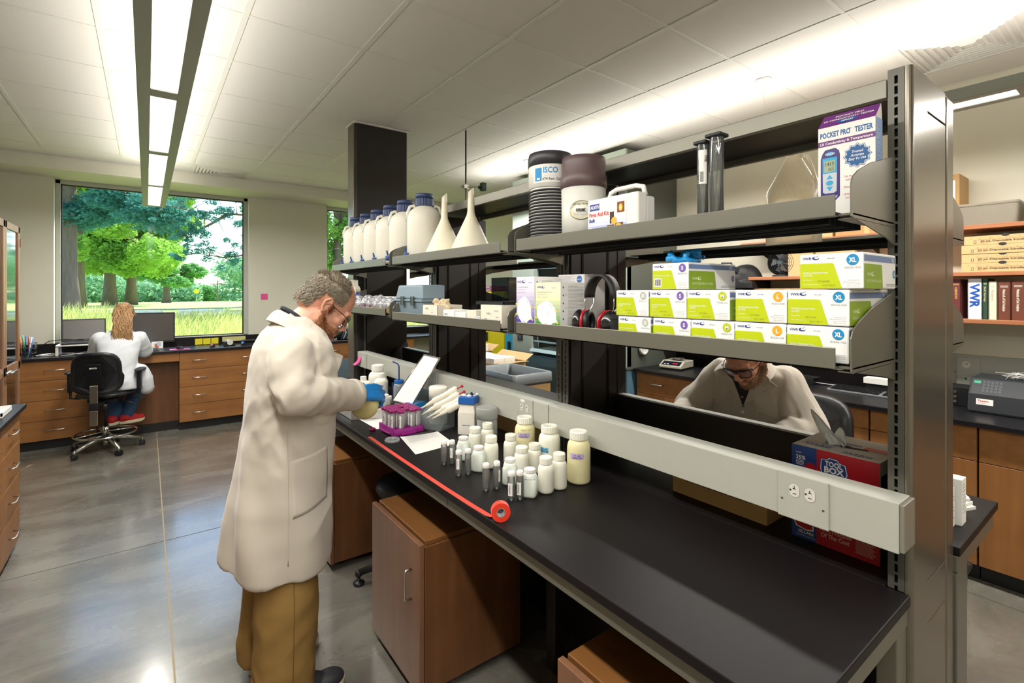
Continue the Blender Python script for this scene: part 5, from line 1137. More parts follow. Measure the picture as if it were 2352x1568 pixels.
m.build('front_print',[M_paper,mat('periwinkle_print','8d9ad6',0.5),mat('periwinkle_light_print','b4bde4',0.5),mat('royal_blue_print','2a3a9a',0.5),M_paper,mat('bright_red_print','e01f2d',0.5),mat('fire_brown_print','7a3a10',0.5),mat('very_pale_blue_print','d6dbf0',0.5),mat('amber_print','e6b23a',0.5),mat('yellow_flame_print','fff08a',0.5),mat('brown_black_print','3a2418',0.5),mat('bronze_print','6b4a1c',0.5),M_yellow],r)
# small glass plate behind
o=thing('glass_plate','thin green-edged glass plate lying on the upper shelf right of the first aid kit','glass',(1.33,0.90,ZU)); m=MB(); m.box(-0.07,-0.06,0.03,0.07,0.06,0.036); m.build('plate',clear('green_glass',(0.8,0.95,0.88),0.3,0.02,opac=0.15,ocol='4f8f78'),o); MB().box(-0.05,-0.04,0,0.05,0.04,0.03).build('support',mat('grey_foam','6b7370',0.7),o)
# hydrometer tubes
for (x,y,R,Hh,lb,k) in ((1.262,0.790,0.0155,0.242,'clear tube with a black cap and a white barcode label, left one of two',1),(1.262,0.748,0.0185,0.252,'clear tube with a black cap, right one of two on the upper shelf',0)):
    r=thing('hydrometer_tube',lb,'tube',(x,y,ZU),group='hydrometer tubes on the upper shelf')
    m=MB(); m.lathe([(0,0.001),(R*0.9,0),(R,0.004),(R,Hh)],24,close=False); m.lathe([(0,0.003),(R*0.93,0.005),(R*0.93,Hh)],24,close=False); m.build('tube',M_glass,r)
    m=MB(); m.box(-R*1.25,-R*1.25,Hh,R*1.25,R*1.25,Hh+0.010); m.build('cap',M_black,r,bevel=0.003)
    ca=CAMDIR(x,y); b_=band(R,0.012,0.034,ca-1.1,ca+1.1,10); b_.build('label_ring',M_paper,r); m=MB(); ctext(m,'Accuracy',R,0.020,0.006,ca,0,width=0.024,slant=0) if False else ctext(m,'Accuracy',R,0.020,0.006,ca,0,width=0.024); m.build('lettering',M_greyp,r)
    if k: 
        b_=band(R,0.130,0.225,ca-0.7,ca+0.7,10); b_.build('barcode_label',M_paper,r); m=MB(); ctext(m,'VWR',R,0.20,0.008,ca+0.25,0,rotz=-pi/2,width=0.02,bold=0.03,d=0.0012)
        for i in range(16): q=band(R,0.136+0.0018*i,0.1368+0.0018*i,ca-0.5,ca+0.1,4,0.0012); m.add(q.v,q.f,0)
        m.build('barcode',M_blackp,r)
    m=MB(); m.lathe([(0,0.034),(R*0.55,0.04),(R*0.6,0.06),(R*0.35,0.085),(0.0022,0.11),(0.002,0.21),(0,0.212)],14,close=False); m.build('hydrometer',clear('hydro_glass',(0.85,0.85,0.85),0.6,0.05),r)
# jug
M_jug=clear('translucent_jug',(0.95,0.93,0.85),0.4,0.25,opac=0.55,ocol='efe6cf')
r=thing('jug','frosted cone-shouldered jug with a side handle, left of the purple-topped box','jug',(1.985,0.862,ZU)); r.scale=(1.42,1.42,1.42); R=0.066
m=MB(); m.lathe([(R*0.9,0),(R,0.006),(R,0.138),(R*0.96,0.152),(R*0.72,0.180),(0.018,0.240),(0.014,0.250),(0.014,0.262)],40); m.build('body',M_jug,r)
m=MB(); m.cyl((0,0,0.258),(0,0,0.272),0.019,n=20); m.build('cap',M_white,r)
m=MB(); m.tube([(0.0,-0.018,0.242),(0.0,-0.034,0.236),(0.0,-0.046,0.205),(0.0,-0.056,0.165),(0,-0.060,0.14)],0.005,8); m.build('handle',M_jug,r)
ca=CAMDIR(1.985,0.862); m=band(R,0.06,0.118,ca+0.95,ca+1.35,4); m.build('label',M_paper,r); band(R,0.118,0.130,ca+0.95,ca+1.35,4).build('green_label',mat('green_print','5fae5a',0.5),r)
# conductivity tester box
r=thing('tester_box','tall white and purple product box with a pictured pocket tester, at the shelf end','box',(1.345,0.0,ZU))
y0,y1=0.405,0.525; Hb=0.232
M_purb=mat('box_purple','6c2f7c',0.45); M_bxb=mat('box_mid_blue','1f66b0',0.45); M_tst=mat('tester_indigo','3a2a78',0.35)
m=MB(); m.prism([(0,y0,0),(0.042,y0,0),(0.042,y0,Hb+0.012),(0.036,y0,Hb+0.038),(0,y0,Hb)],(0,y1-y0,0)); m.build('carton',M_paper,r)
m=MB(); O=(-0.0008,y1,0); U=(0,-1,0); W=(0,0,1); WW=y1-y0
m.rect(O,U,W,0,0,WW,Hb,3); m.rect(O,U,W,0,0.185,WW,0.198,0,0.0002); m.text('POCKET PRO   TESTER',O,U,W,WW/2,0.206,0.0125,1,0.0005,width=WW*0.92,align='c',bold=0.03); m.text('TM',O,U,W,0.066,0.216,0.003,1,0.0005)
m.text('LR Conductivity & Temperature',O,U,W,WW/2,0.1885,0.006,4,0.0005,width=WW*0.92,align='c',bold=0.02)
def poly2(pts,mt,d): m.pl(O,U,W,pts,mt,d)
poly2([(0.006,0.060),(0.006,0.155),(0.010,0.168),(0.016,0.176),(0.038,0.178),(0.046,0.170),(0.048,0.160),(0.048,0.060),(0.036,0.048),(0.036,0.030),(0.018,0.030),(0.018,0.048)],2,0.0004)
poly2([(0.011,0.073),(0.010,0.15),(0.042,0.15),(0.041,0.073),(0.036,0.069),(0.016,0.069)],5,0.0008); m.disc(O,U,W,0.026,0.165,0.009,0.005,6,0.0008); m.text('HACH',O,U,W,0.026,0.1625,0.005,4,0.0012,align='c',bold=0.02,slant=.2)
m.rect(O,U,W,0.010,0.118,0.042,0.156,6,0.0009); m.rect(O,U,W,0.014,0.121,0.038,0.149,7,0.0012); m.text('1413',O,U,W,0.026,0.136,0.009,8,0.0015,width=0.018,align='c'); m.text('25.5',O,U,W,0.029,0.124,0.007,8,0.0015,width=0.012,align='c')
poly2([(0.019,0.104),(0.033,0.104),(0.026,0.114)],6,0.0012); m.disc(O,U,W,0.026,0.094,0.008,0.006,6,0.0012); poly2([(0.019,0.085),(0.026,0.074),(0.033,0.085)],6,0.0012)
poly2([(0.010,0.056),(0.044,0.062),(0.036,0.050),(0.020,0.048)],9,0.0008)
def star(cx,cy,r1,r2,n,mt,d): m.pl(O,U,W,[((cx+(r1 if k%2==0 else r2)*cos(pi*k/n+pi/2)),(cy+(r1 if k%2==0 else r2)*sin(pi*k/n+pi/2))) for k in range(2*n)],mt,d)
star(0.084,0.150,0.030,0.0245,12,10,0.0004); star(0.084,0.150,0.0285,0.023,12,3,0.0006); star(0.084,0.150,0.0265,0.0215,12,10,0.0008)
for k,t in enumerate(('Trusted','Accurate','Easy To Use')): m.text(t,O,U,W,0.084,0.157-k*0.0085,0.0055,4,0.0012,align='c',bold=0.02,slant=0.15,width=(0.023,0.027,0.035)[k])
for k,t in enumerate(('\u2022 Up to 2 point','   calibration','','\u2022 Easy-to-use','','\u2022 4 AAA batteries','   included')):
    if t: m.text(t.replace('\u2022','.'),O,U,W,0.054+(0.006 if t.startswith(' ') else 0),0.102-k*0.0085,0.0048,11,0.0005)
m.build('front_print',[M_purb,mat('label_blue','1c5f9f',0.5),M_tst,M_paper,M_paper,mat('pale_grey_panel','c4ccd4',0.4),mat('cyan_panel','29a3d1',0.4),mat('lcd_green','9fae8e',0.4),M_blackp,mat('pale_lilac_panel','b9b8d8',0.4),mat('burst_blue','1d5a96',0.5),mat('dull_red_print','b8403c',0.5)],r)
m=MB(); sv=Vector((0.036,0,0.038)).normalized(); O=Vector((0,y1,Hb)); nn=Vector((-sv.z,0,sv.x))*0.0006
m.pl(O+nn,U,sv,[(0,0),(WW,0),(WW,0.052),(0,0.052)],0); m.text('LR CONDUCTIVITY TESTER',O+nn*2,U,sv,WW/2,0.022,0.006,1,0,width=WW*0.88,align='c',bold=0.02); m.text('POCKET PRO',O+nn*2,U,sv,WW/2,0.034,0.006,1,0,width=WW*0.5,align='c',bold=0.02)
m.disc(O+nn*2,U,sv,WW/2,0.012,0.022,0.0075,2,0.0003); m.text('HACH',O+nn*3,U,sv,WW/2,0.009,0.006,1,0.0006,align='c',bold=0.04,slant=0.2); m.build('top_print',[M_purb,M_paper,mat('label_blue','1c5f9f',0.5)],r)
m=MB(); m.rect((0,y0-0.0008,0),(1,0,0),(0,0,1),0,0,0.042,Hb,0)
for k in range(22): m.text('vrsnt text',(0,y0-0.0014,0),(1,0,0),(0,0,1),0.004,Hb-0.012-k*0.010,0.004,1,0,width=0.03 if k%3 else 0.022)
m.build('side_print',[M_bxb,mat('pale_blue_print','a9c3d6',0.6)],r)
# retort stand on the far-side shelf, rod standing high above the rail
r=thing('retort_stand','tall thin steel rod stand with clamps rising above the shelving, left of the centre','stand',(1.99,3.27,ZU))
MB().box(-0.09,-0.14,0,0.09,0.06,0.012).build('base',M_steelD,r,bevel=0.003); MB().cyl((0,0,0.012),(0,0,1.08),0.0065,n=10).build('rod',mat('dull_steel_rod','5c5954',0.4,metal=0.8),r)
m=MB(); m.box(-0.02,-0.012,0.628,0.02,0.012,0.655); m.tube([(0.0,0,0.642),(0.10,-0.06,0.640)],0.007,8); m.cyl((-0.04,0,0.642),(0,0,0.642),0.009,n=10); m.cyl((0.0,-0.014,0.68),(0,0.014,0.62),0.005,n=8); m.build('clamp',M_nickel,r)
m=MB(); m.box(0.10,-0.085,0.615,0.135,-0.045,0.675); m.ball((0.09,-0.055,0.64),0.014,8); m.build('clamp_jaw',mat('dark_green_rubber','2a4a3c',0.6),r)
m=MB()
for k in range(52): M=Matrix.Translation((0.108,-0.065,0.60-k*0.009))@Matrix.Rotation(k*pi/2,4,'Z'); m.tube([M@Vector((0.003*cos(a),0,0.006*sin(a))) for a in [i*pi/3 for i in range(6)]],0.001,4,closed=True)
m.build('chain',M_nickel,r,kind='stuff')
r=thing('retort_stand','short rod stand with a small clamp beside the left funnel tip','stand',(1.99,3.75,ZU)); MB().box(-0.08,-0.1,0,0.08,0.05,0.012).build('base',M_steelD,r,bevel=0.003); MB().cyl((0,0,0.01),(0,0,0.46),0.006,n=10).build('rod',M_nickel,r); m=MB(); m.tube([(-0.03,0.02,0.40),(0.08,-0.04,0.40)],0.007,8); m.box(-0.012,-0.012,0.38,0.012,0.012,0.42); m.cyl((0.06,-0.03,0.34),(0.06,-0.03,0.44),0.006,n=8); m.build('clamp',M_nickel,r)
r=thing('glass_rod','thin upright rod with a tapered tip beside the small clamp','rod',(1.99,3.56,ZU)); m=MB(); m.lathe([(0.03,0),(0.03,0.01),(0.005,0.02),(0.005,0.40),(0.010,0.44),(0.003,0.47)],12); m.build('rod',M_nickel,r)
# ================================================================== ON THE MIDDLE SHELVES
M_lime=mat('box_lime_green','bccb08',0.45,var=0.02); M_gwhite=mat('glove_box_white','eeeeec',0.5,var=0.015); M_gblue=mat('box_slate_blue','6c82ae',0.5); M_greenS=mat('box_side_green','86a522',0.45)
def vwr(m,O,U,W,x,y,h,cm,wm,d,k=1.0):
    m.text('VWR',O,U,W,x,y,h,cm,d,width=h*3.0,bold=0.01)
    cx,cy=x+h*4.35,y+h*0.55
    m.disc(O,U,W,cx,cy,h*1.15,h*0.62,cm,d,20); m.disc(O,U,W,cx+h*0.35,cy+h*0.16,h*0.75,h*0.42,wm,d+0.0002,16)
    m.pl(O,U,W,[(cx-h*0.2,cy-h*0.1),(cx+h*0.9,cy+h*0.75),(cx+h*1.2,cy+h*1.15),(cx+h*0.3,cy+h*0.45)],cm,d+0.0004)
SZ={'XS':('b9bbb5','82026-423'),'S':('7a62ad','82026-424'),'M':('b9c41a','82026-426'),'L':('f3a92c','82026-428'),'XL':('1688bf','82026-430')}
def glove_box(label,y0,y1,z,sz,h=0.079,depth=0.235,xf=1.203,rz=0.0,lot='PT177109',date='JULY 2017',fr=False,sidefr=False):
    """front face towards -X; local frame: x depth, y along shelf (0..w)"""
    w=y1-y0; r=thing('glove_box',label,'box',(xf,y0,z),rz,'nitrile glove boxes on the middle shelf')
    MB().box(0,0,0,depth,w,h).build('carton',M_gwhite,r,bevel=0.003,seg=2)
    O=(-0.0006,w,0);U=(0,-1,0);W=(0,0,1); m=MB(); k=h/0.079; kw=w/0.126
    m.pl(O,U,W,[(0.0015,0.0015),(0.086*kw,0.0015),(0.070*kw,0.055*k),(0.067*kw,0.0575*k),(0.0015,0.0575*k)],0)
    vwr(m,O,U,W,0.007,0.066*k,0.0062,1,2,0.0003); m.text('vwr.com',O,U,W,0.057*kw,0.067*k,0.003,1,0.0003)
    m.disc(O,U,W,0.106*kw,0.063*k,0.0115,0.0118,3,0.0003,28); m.text(sz,O,U,W,0.106*kw,0.0578*k,0.0098,2,0.0006,align='c',bold=0.04,width={'XS':0.0125,'XL':0.014,'M':0.0095,'L':0.006,'S':0.0065}[sz])
    m.text(SZ[sz][1],O,U,W,0.106*kw,0.0445*k,0.0042,4,0.0003,align='c',width=0.030)
    if fr: m.text("GANTS D'EXAMEN EN NITRILE",O,U,W,0.006,0.040*k,0.0035,2,0.0003,width=0.056); 
    else: m.text('NITRILE EXAMINATION',O,U,W,0.009,0.034*k,0.0042,2,0.0003,width=0.050); m.text('GLOVES',O,U,W,0.009,0.028*k,0.0042,2,0.0003,width=0.018)
    if fr:
        m.rect(O,U,W,0.007,0.008,0.034,0.034*k,2,0.0003)
        for i in range(11): m.rect(O,U,W,0.010+i*0.002,0.011,0.010+i*0.002+(0.0012 if i%3 else 0.0007),0.031*k,5,0.0006)
    else:
        for i,(a,b) in enumerate(((0.019,'Lot Number'),(0.009,'Date of Manufacture'))): m.text(b,O,U,W,0.009,a*k,0.0026,2,0.0003)
        m.text(lot,O,U,W,0.040,0.015*k,0.0036,5,0.0003,width=0.022); m.text(date,O,U,W,0.048,0.006*k,0.0036,5,0.0003,width=0.026)
    for i,t in enumerate(('Manufactured for','VWR International, LLC','Radnor, PA 19087','Made in Indonesia')): m.text(t,O,U,W,w-0.006,0.018-i*0.0042,0.0024,4,0.0003,align='r')
    m.build('front_print',[M_lime,M_navy,M_gwhite,mat('size_'+sz,SZ[sz][0],0.5),mat('print_mid_grey','a4a7aa',0.6),mat('print_olive_grey','7c8040',0.6) if not fr else M_blackp],r)
    O=(0,-0.0006,0);U=(1,0,0);m=MB()
    m.rect(O,U,W,0.001,0.060*k,depth-0.002,0.073*k,0); m.text('W',O,U,W,depth*0.84,0.060*k,0.0125*k,1,0.0003,bold=0.0,slant=0.0)
    m.pl(O,U,W,[(0.001,0.001),(depth*0.56,0.001),(depth*0.53,0.050*k),(depth*0.51,0.054*k),(0.001,0.054*k)],2)
    vwr(m,O,U,W,0.016,0.028*k,0.0075,3,2,0.0003); m.text("GANTS D'EXAMEN EN NITRILE" if sidefr else 'NITRILE EXAMINATION GLOVES',O,U,W,0.016,0.014*k,0.0065,3,0.0003,width=depth*0.42)
    m.disc(O,U,W,depth*0.93,0.034*k,0.0075,0.0095,4,0.0003); m.text(sz,O,U,W,depth*0.93,0.030*k,0.008,1,0.0006,align='c',bold=0.03)
    for i in range(2): m.rect(O,U,W,depth*0.66,0.006+i*0.0035,depth*0.97,0.0072+i*0.0035,5,0.0003)
    m.build('side_print',[M_gblue,M_gwhite,M_greenS,mat('pale_lime_print','dfe8b8',0.5),mat('size_'+sz,SZ[sz][0],0.5),M_greyp],r)
    return r
z1,z2,z3=ZM,ZM+0.081,ZM+0.162
glove_box('glove box size XS in the bottom row, leftmost',0.924,1.049,z1,'XS',fr=True)
glove_box('glove box size S in the bottom row',0.7905,0.9155,z1,'S')
glove_box('glove box size M in the bottom row',0.665,0.7895,z1,'M')
glove_box('glove box size L in the bottom row',0.5385,0.664,z1,'L')
glove_box('glove box size XL in the bottom row, beside the shelf end bracket',0.410,0.5375,z1,'XL',date='JULY 2017')
glove_box('glove box size XS in the middle row, leftmost',0.929,1.055,z2,'XS',xf=1.200,lot='PT17104')
glove_box('glove box size S in the middle row',0.803,0.928,z2,'S',lot='PT17601',date='JAN 2017')
glove_box('glove box size M in the middle row',0.677,0.802,z2,'M',lot='PT16524',date='DEC 2016')
glove_box('glove box size L in the middle row',0.5365,0.6625,z2,'L',lot='PT177007')
glove_box('glove box size XL in the middle row, beside the shelf end bracket',0.409,0.5355,z2,'XL')
gs=glove_box('open glove box size S on top of the stack with a blue glove sticking out',0.7965,0.9205,z3,'S',h=0.076,fr=True,sidefr=True,rz=radians(-1.5))
glove_box('glove box size XL on top of the stack at the right end, slightly dented',0.383,0.509,z3,'XL',h=0.078,depth=0.20,lot='PT16N008',date='OCT 2016')
# crumpled blue glove
mg=MB(); rg=random.Random(12)
for i in range(16):
    p=Vector((1.29+rg.gauss(0,0.030),0.862+rg.gauss(0,0.022),z3+0.084+abs(rg.gauss(0,0.008)))); q=p+Vector((rg.gauss(0,0.02),rg.gauss(0,0.02),abs(rg.gauss(0.004,0.01)))); mg.tube([p,(p+q)/2+Vector((0,0,0.006)),q],[0.010,0.009,0.006],6); mg.ball(tuple(q),0.009,8)
mg.ball((1.29,0.862,z3+0.085),(0.05,0.04,0.010),12)
gl=fuse(mg,'nitrile_glove',mat('nitrile_blue','1f8fd0',0.4,var=0.06,sss=0.1),voxel=0.003,smooth=3,ndisp=0.004,nscale=70); tag(gl,'crumpled bright blue nitrile glove on top of the open size S box','glove')
# respirator boxes
def mask_box(label,x,y0,y1,z,h,d,top,bot,lines,valve,lx=0.0):
    w=y1-y0; r=thing('respirator_box',label,'box',(x,y0,z)); MB().box(0,0,0,d,w,h).build('carton',M_paper,r,bevel=0.0012)
    O=(-0.0005,w,0);U=(0,-1,0);W=(0,0,1); m=MB(); N_=14
    c1,c0=Vector(lin(top)[:3]),Vector(lin(bot)[:3]); mats=[]
    for i in range(N_):
        t=max(0,min(1,1.25-i/(N_-1)*1.55)); c=c1.lerp(c0,t); mm=mat('%s_print_%d'%(label[:6],i),'ffffff',0.5,var=0.0); 
        nt=mm.node_tree
        for nd in nt.nodes:
            if nd.type=='MIX': nd.inputs['A'].default_value=(c.x,c.y,c.z,1); nd.inputs['B'].default_value=(c.x,c.y,c.z,1)
        mats.append(mm); m.rect(O,U,W,0,h*i/N_,w,h*(i+1)/N_,i)
    mats += [M_navy,M_paper,M_greyp,mat('strap_yellow','e2cf4a',0.5),mat('mask_white','e9eaef',0.6),mat('mask_shade','c6c9d6',0.6),mat('ray_pale','cdbfe8' if 'purple' in label else 'cfe0a8',0.5)]
    b=N_
    cx,cy=w*0.44,h*0.40
    for i in range(26):
        a=-1.5+i*0.115; x2=min(w,cx+0.25*cos(a)); tt=(x2-cx)/max(1e-3,cos(a)); y2=cy+tt*sin(a)
        if 0<y2<h*0.62: m.pl(O,U,W,[(cx,cy),(x2,y2),(x2,y2+0.0007)],b+6,0.0002)
    vwr(m,O,U,W,w*0.05,h*0.885,h*0.045,b,b+1,0.0004); m.text('vwr.com',O,U,W,w*0.66,h*0.885,h*0.022,b,0.0004)
    for i,t in enumerate(lines): m.text(t,O,U,W,w*0.06,h*(0.80-i*0.045),h*(0.026 if i==0 else 0.015),b+2,0.0004,width=w*(0.62 if i==0 else 0.42))
    S=[(-0.42,-0.10),(-0.40,0.20),(-0.30,0.27),(-0.12,0.36),(0.06,0.40),(0.24,0.30),(0.36,0.18),(0.44,0.10),(0.42,0.02),(0.44,-0.18),(0.50,-0.26),(0.30,-0.30),(0.10,-0.42),(-0.10,-0.40),(-0.28,-0.28)]
    sx,sy=w*0.92,h*0.62
    m.pl(O,U,W,[(cx+a*sx,cy+c_*sy) for a,c_ in S],b+4,0.0006); m.pl(O,U,W,[(cx+a*sx*0.8+sx*0.03,cy+c_*sy*0.82) for a,c_ in S[3:9]]+[(cx+0.1*sx,cy)],b+5,0.0007) if False else None
    m.pl(O,U,W,[(cx+0.10*sx,cy+0.30*sy),(cx+0.13*sx,cy+0.31*sy),(cx+0.30*sx,cy+0.16*sy),(cx+0.28*sx,cy+0.15*sy)],b+5,0.0008)
    for a,c_ in ((-0.46,0.16),(0.42,0.10),(-0.46,-0.14),(0.46,-0.27)): m.pl(O,U,W,[(cx+a*sx-0.006,cy+c_*sy+0.004),(cx+a*sx+0.008,cy+c_*sy),(cx+a*sx+0.007,cy+c_*sy-0.006),(cx+a*sx-0.006,cy+c_*sy-0.002)],b+3,0.0009)
    if valve: m.disc(O,U,W,cx,cy+0.01*sy,w*0.10,h*0.062,b+5,0.0008); m.disc(O,U,W,cx-w*0.012,cy+0.015*sy,w*0.095,h*0.06,b+4,0.001)
    m.text('VWR',O,U,W,cx-0.006,cy-0.36*sy,h*0.018,b,0.001)
    m.build('front_print',mats,r)
    m=MB(); O2=(0,-0.0005,0); U2=(1,0,0)
    for i in range(30): m.rect(O2,U2,W,d*0.30,h*(0.92-i*0.027),d*(0.95 if i%4 else 0.7),h*(0.92-i*0.027)+0.0012,0)
    for i in range(6): m.disc(O2,U2,W,d*0.10,h*(0.9-i*0.15),0.003,0.004,1,0.0002,10)
    m.text('Step 1',O2,U2,W,d*0.17,h*0.75,0.004,0); m.text('Step 2',O2,U2,W,d*0.17,h*0.5,0.004,0); m.build('side_print',[M_greyp,mat('label_blue','1c5f9f',0.5)],r)
    return r
mask_box('purple and white respirator box with a pictured mask, left one of two',1.190,1.453,1.566,ZM,0.214,0.125,'e6dff0','4c3aa8',['N95 Disposable Respirator','Medical use - NIOSH','approved'],False)
mask_box('green and white respirator box with a pictured valved mask, right one of two',1.190,1.305,1.445,ZM,0.190,0.120,'eef0c8','3f8a28',['N95 Disposable Respirator with Valve','Respirateur jetable avec valve','NIOSH'],True)
r=thing('white_box','white box with a blue oval logo standing behind the green respirator box','box',(1.315,1.31,ZM)); MB().box(0,0,0,0.11,0.145,0.222).build('carton',mat('box_pale_grey','cfcbc9',0.6),r,bevel=0.0012)
m=MB(); m.disc((-0.0006,0.145,0),(0,-1,0),(0,0,1),0.118,0.203,0.014,0.014,0,0,24); m.text('NIOSH',(-0.0006,0.145,0),(0,-1,0),(0,0,1),0.118,0.200,0.005,1,0.0006,align='c')
for k in range(5): m.rect((-0.0006,0.145,0),(0,-1,0),(0,0,1),0.006,0.214-k*0.005,0.092-(k%2)*0.02,0.2155-k*0.005,2)
m.build('print',[mat('label_blue','1c5f9f',0.5),M_paper,M_greyp],r)
# earmuffs
r=thing('ear_defenders','black and red ear defenders resting on the middle shelf','ear defenders',(1.245,1.175,ZM)); r.scale=(1.18,1.12,1.15)
M_emb=mat('earmuff_black','1c1b1c',0.18,var=0.1,coat=0.6); M_emr=mat('earmuff_red','b01a26',0.35)
band_pts=[(0.012+0.0*t,0.058*cos(t)*1.0-0.005,0.118+0.070*sin(t)) for t in [i*pi/14 for i in range(15)]]
m=MB(); vs=[]; n=len(band_pts)
for (a,b,c) in band_pts: vs += [(a-0.019,b,c),(a+0.019,b,c)]
m.add(vs,[(2*i,2*i+2,2*i+3,2*i+1) for i in range(n-1)],0,True); o=m.build('headband',mat('padded_band_black','222120',0.5),r); sd=o.modifiers.new('s','SOLIDIFY'); sd.thickness=0.008
m=MB()
for s_ in (-1,1):
    for dx in (-0.012,0.022): m.tube([(0.012+dx,s_*0.058-0.005,0.120),(0.012+dx*1.2,s_*0.062-0.004,0.10),(0.008,s_*0.048-0.004,0.075),(0.006,s_*0.046,0.045)],0.0016,6)
m.build('wire_arm',M_chrome,r)
for cy,ry,lx,cz in ((0.040,0.35,-0.012,0.042),(-0.036,-0.30,0.006,0.040)):
    M=Matrix.Translation((lx,cy,cz))@Matrix.Rotation(ry*(1),4,'Z')
    c=MB(); c.ball((0,0.020*(1 if cy>0 else -1),0),(0.036,0.022,0.041),20,0,M); c.build('cup',M_emb,r)
    c=MB(); c.lathe([(0.036,-0.004),(0.0385,0.0),(0.036,0.004)],28,M=M@Matrix.Rotation(pi/2,4,'X')@Matrix.Scale(1.08,4,(0,1,0)),close=True); c.build('ring',M_emr,r)
    c=MB(); 
    c.tube([M@Vector((0.026*cos(a),-0.010*(1 if cy>0 else -1),0.030*sin(a))) for a in [k*pi/10 for k in range(20)]],0.0095,10,closed=True); c.build('cushion',M_black,r)
    c=MB(); c.ball((0,-0.004*(1 if cy>0 else -1),0),(0.02,0.004,0.024),12,0,M); c.build('foam',mat('foam_beige','b9a888',0.9) if cy<0 else M_black,r)
# grey toolbox
r=thing('toolbox','blue-grey plastic toolbox with two latches on the middle shelf','toolbox',(1.225,2.478,ZM)); W_,D_=0.365,0.145
M_tb=mat('bluegrey_plastic','7d8f9a',0.45,var=0.02)
m=MB(); m.prism([(0.012,0.012,0),(0.012,W_-0.012,0),(0,W_,0.105),(0,0,0.105)],(D_,0,0)); m.build('body',M_tb,r,bevel=0.006)
m=MB(); m.box(-0.006,-0.006,0.098,D_+0.012,W_+0.006,0.112); m.build('rim',M_tb,r,bevel=0.003)
m=MB(); m.prism([(0,0,0.112),(0,W_,0.112),(0.012,W_-0.02,0.195),(0.012,0.02,0.195)],(D_,0,0)); m.build('lid',M_tb,r,bevel=0.010,seg=3)
for yy in (0.10,0.235):
    m=MB(); m.box(-0.014,yy-0.014,0.075,-0.006,yy+0.014,0.130); m.tube([(-0.014,yy-0.016,0.078),(-0.016,yy-0.016,0.128),(-0.016,yy+0.016,0.128),(-0.014,yy+0.016,0.078)],0.002,5); m.build('latch',mat('latch_steel','7f8a86',0.3,metal=0.8),r,bevel=0.001)
# cartons, bay two
def carton(label,x,y0,y1,z,h,d,m_=None,txt=(),name='carton_box',open_=False,rz=0):
    w=y1-y0; r=thing(name,label,'box',(x,y0,z),rz); mm=m_ or M_cream
    if open_:
        m=MB(); t=0.002; m.box(0,0,0,d,w,t); m.box(0,0,0,t,w,h); m.box(d-t,0,0,d,w,h); m.box(0,0,0,d,t,h); m.box(0,w-t,0,d,w,h); m.build('carton',mm,r)
    else: MB().box(0,0,0,d,w,h).build('carton',mm,r,bevel=0.001)
    if txt:
        m=MB(); O=(-0.0006,w,0);U=(0,-1,0);W=(0,0,1)
        for (t,x_,y_,hh) in txt:
            if t=='#':
                for i in range(12): m.rect(O,U,W,x_+i*0.0026,y_,x_+i*0.0026+0.0014,y_+hh,0)
            elif t=='=': m.rect(O,U,W,x_,y_,x_+0.02,y_+hh,0)
            else: m.text(t,O,U,W,x_,y_,hh,0,bold=0.01)
        m.build('print',M_greyp,r)
    return r
r=carton('open cream glove carton with a tan glove bulging out, beside the toolbox',1.205,2.26,2.43,ZM,0.085,0.15,txt=[('VWR',0.03,0.06,0.012),('#',0.03,0.015,0.018),('#',0.10,0.015,0.018),('=',0.10,0.045,0.003)],open_=True)
mg=MB(); rg=random.Random(31)
for i in range(10):
    p=Vector((1.27+rg.gauss(0,0.02),2.33+rg.gauss(0,0.03),ZM+0.07)); mg.ball(tuple(p),(0.03,0.03,0.02),8); q=p+Vector((rg.gauss(0,0.012),rg.gauss(0,0.02),0.03+0.02*rg.random())); mg.tube([p,q],[0.02,0.012],6)
gl=fuse(mg,'latex_glove',mat('latex_tan','d8c6a4',0.5,sss=0.2),voxel=0.004,smooth=2,ndisp=0.006,nscale=60); tag(gl,'tan latex glove bulging out of the open cream carton','glove')
carton('small white carton with printed end, right of the open glove carton',1.205,2.09,2.20,ZM,0.065,0.10,M_paper,[('SAMPLE',0.01,0.04,0.008),('=',0.01,0.03,0.003),('#',0.05,0.01,0.02)])
carton('low white carton with blue stripe, lying between two cream ones',1.205,1.985,2.08,ZM,0.058,0.16,M_paper,[('=',0.02,0.03,0.004),('=',0.05,0.02,0.004)])
carton('long cream carton lying low on the middle shelf',1.21,1.90,1.98,ZM,0.070,0.22,M_cream)
carton('thin grey-white lid lying on the shelf left of the largest cream carton',1.202,1.855,1.895,ZM,0.045,0.20,mat('pale_grey_lid','cfd3d2',0.5))
carton('largest cream carton on the middle shelf with printed end, at the right of its bay',1.200,1.683,1.845,ZM,0.098,0.18,M_cream,[('VWR',0.045,0.055,0.010),('A',0.085,0.055,0.007),('CB12345',0.105,0.07,0.006),('=',0.03,0.035,0.003),('=',0.03,0.028,0.003),('#',0.045,0.008,0.010),('=',0.12,0.045,0.003)])
r=thing('dark_tray','flat black tray lying across the cream carton','tray',(1.215,1.69,ZM+0.0985)); MB().box(0,0,0,0.15,0.22,0.004).build('base',M_black,r); m=MB(); [m.box(a,b,0.004,c,d,0.014) for a,b,c,d in ((0,0,0.15,0.004),(0,0.216,0.15,0.22),(0,0,0.004,0.22),(0.146,0,0.15,0.22))]; m.build('rim',M_black,r)
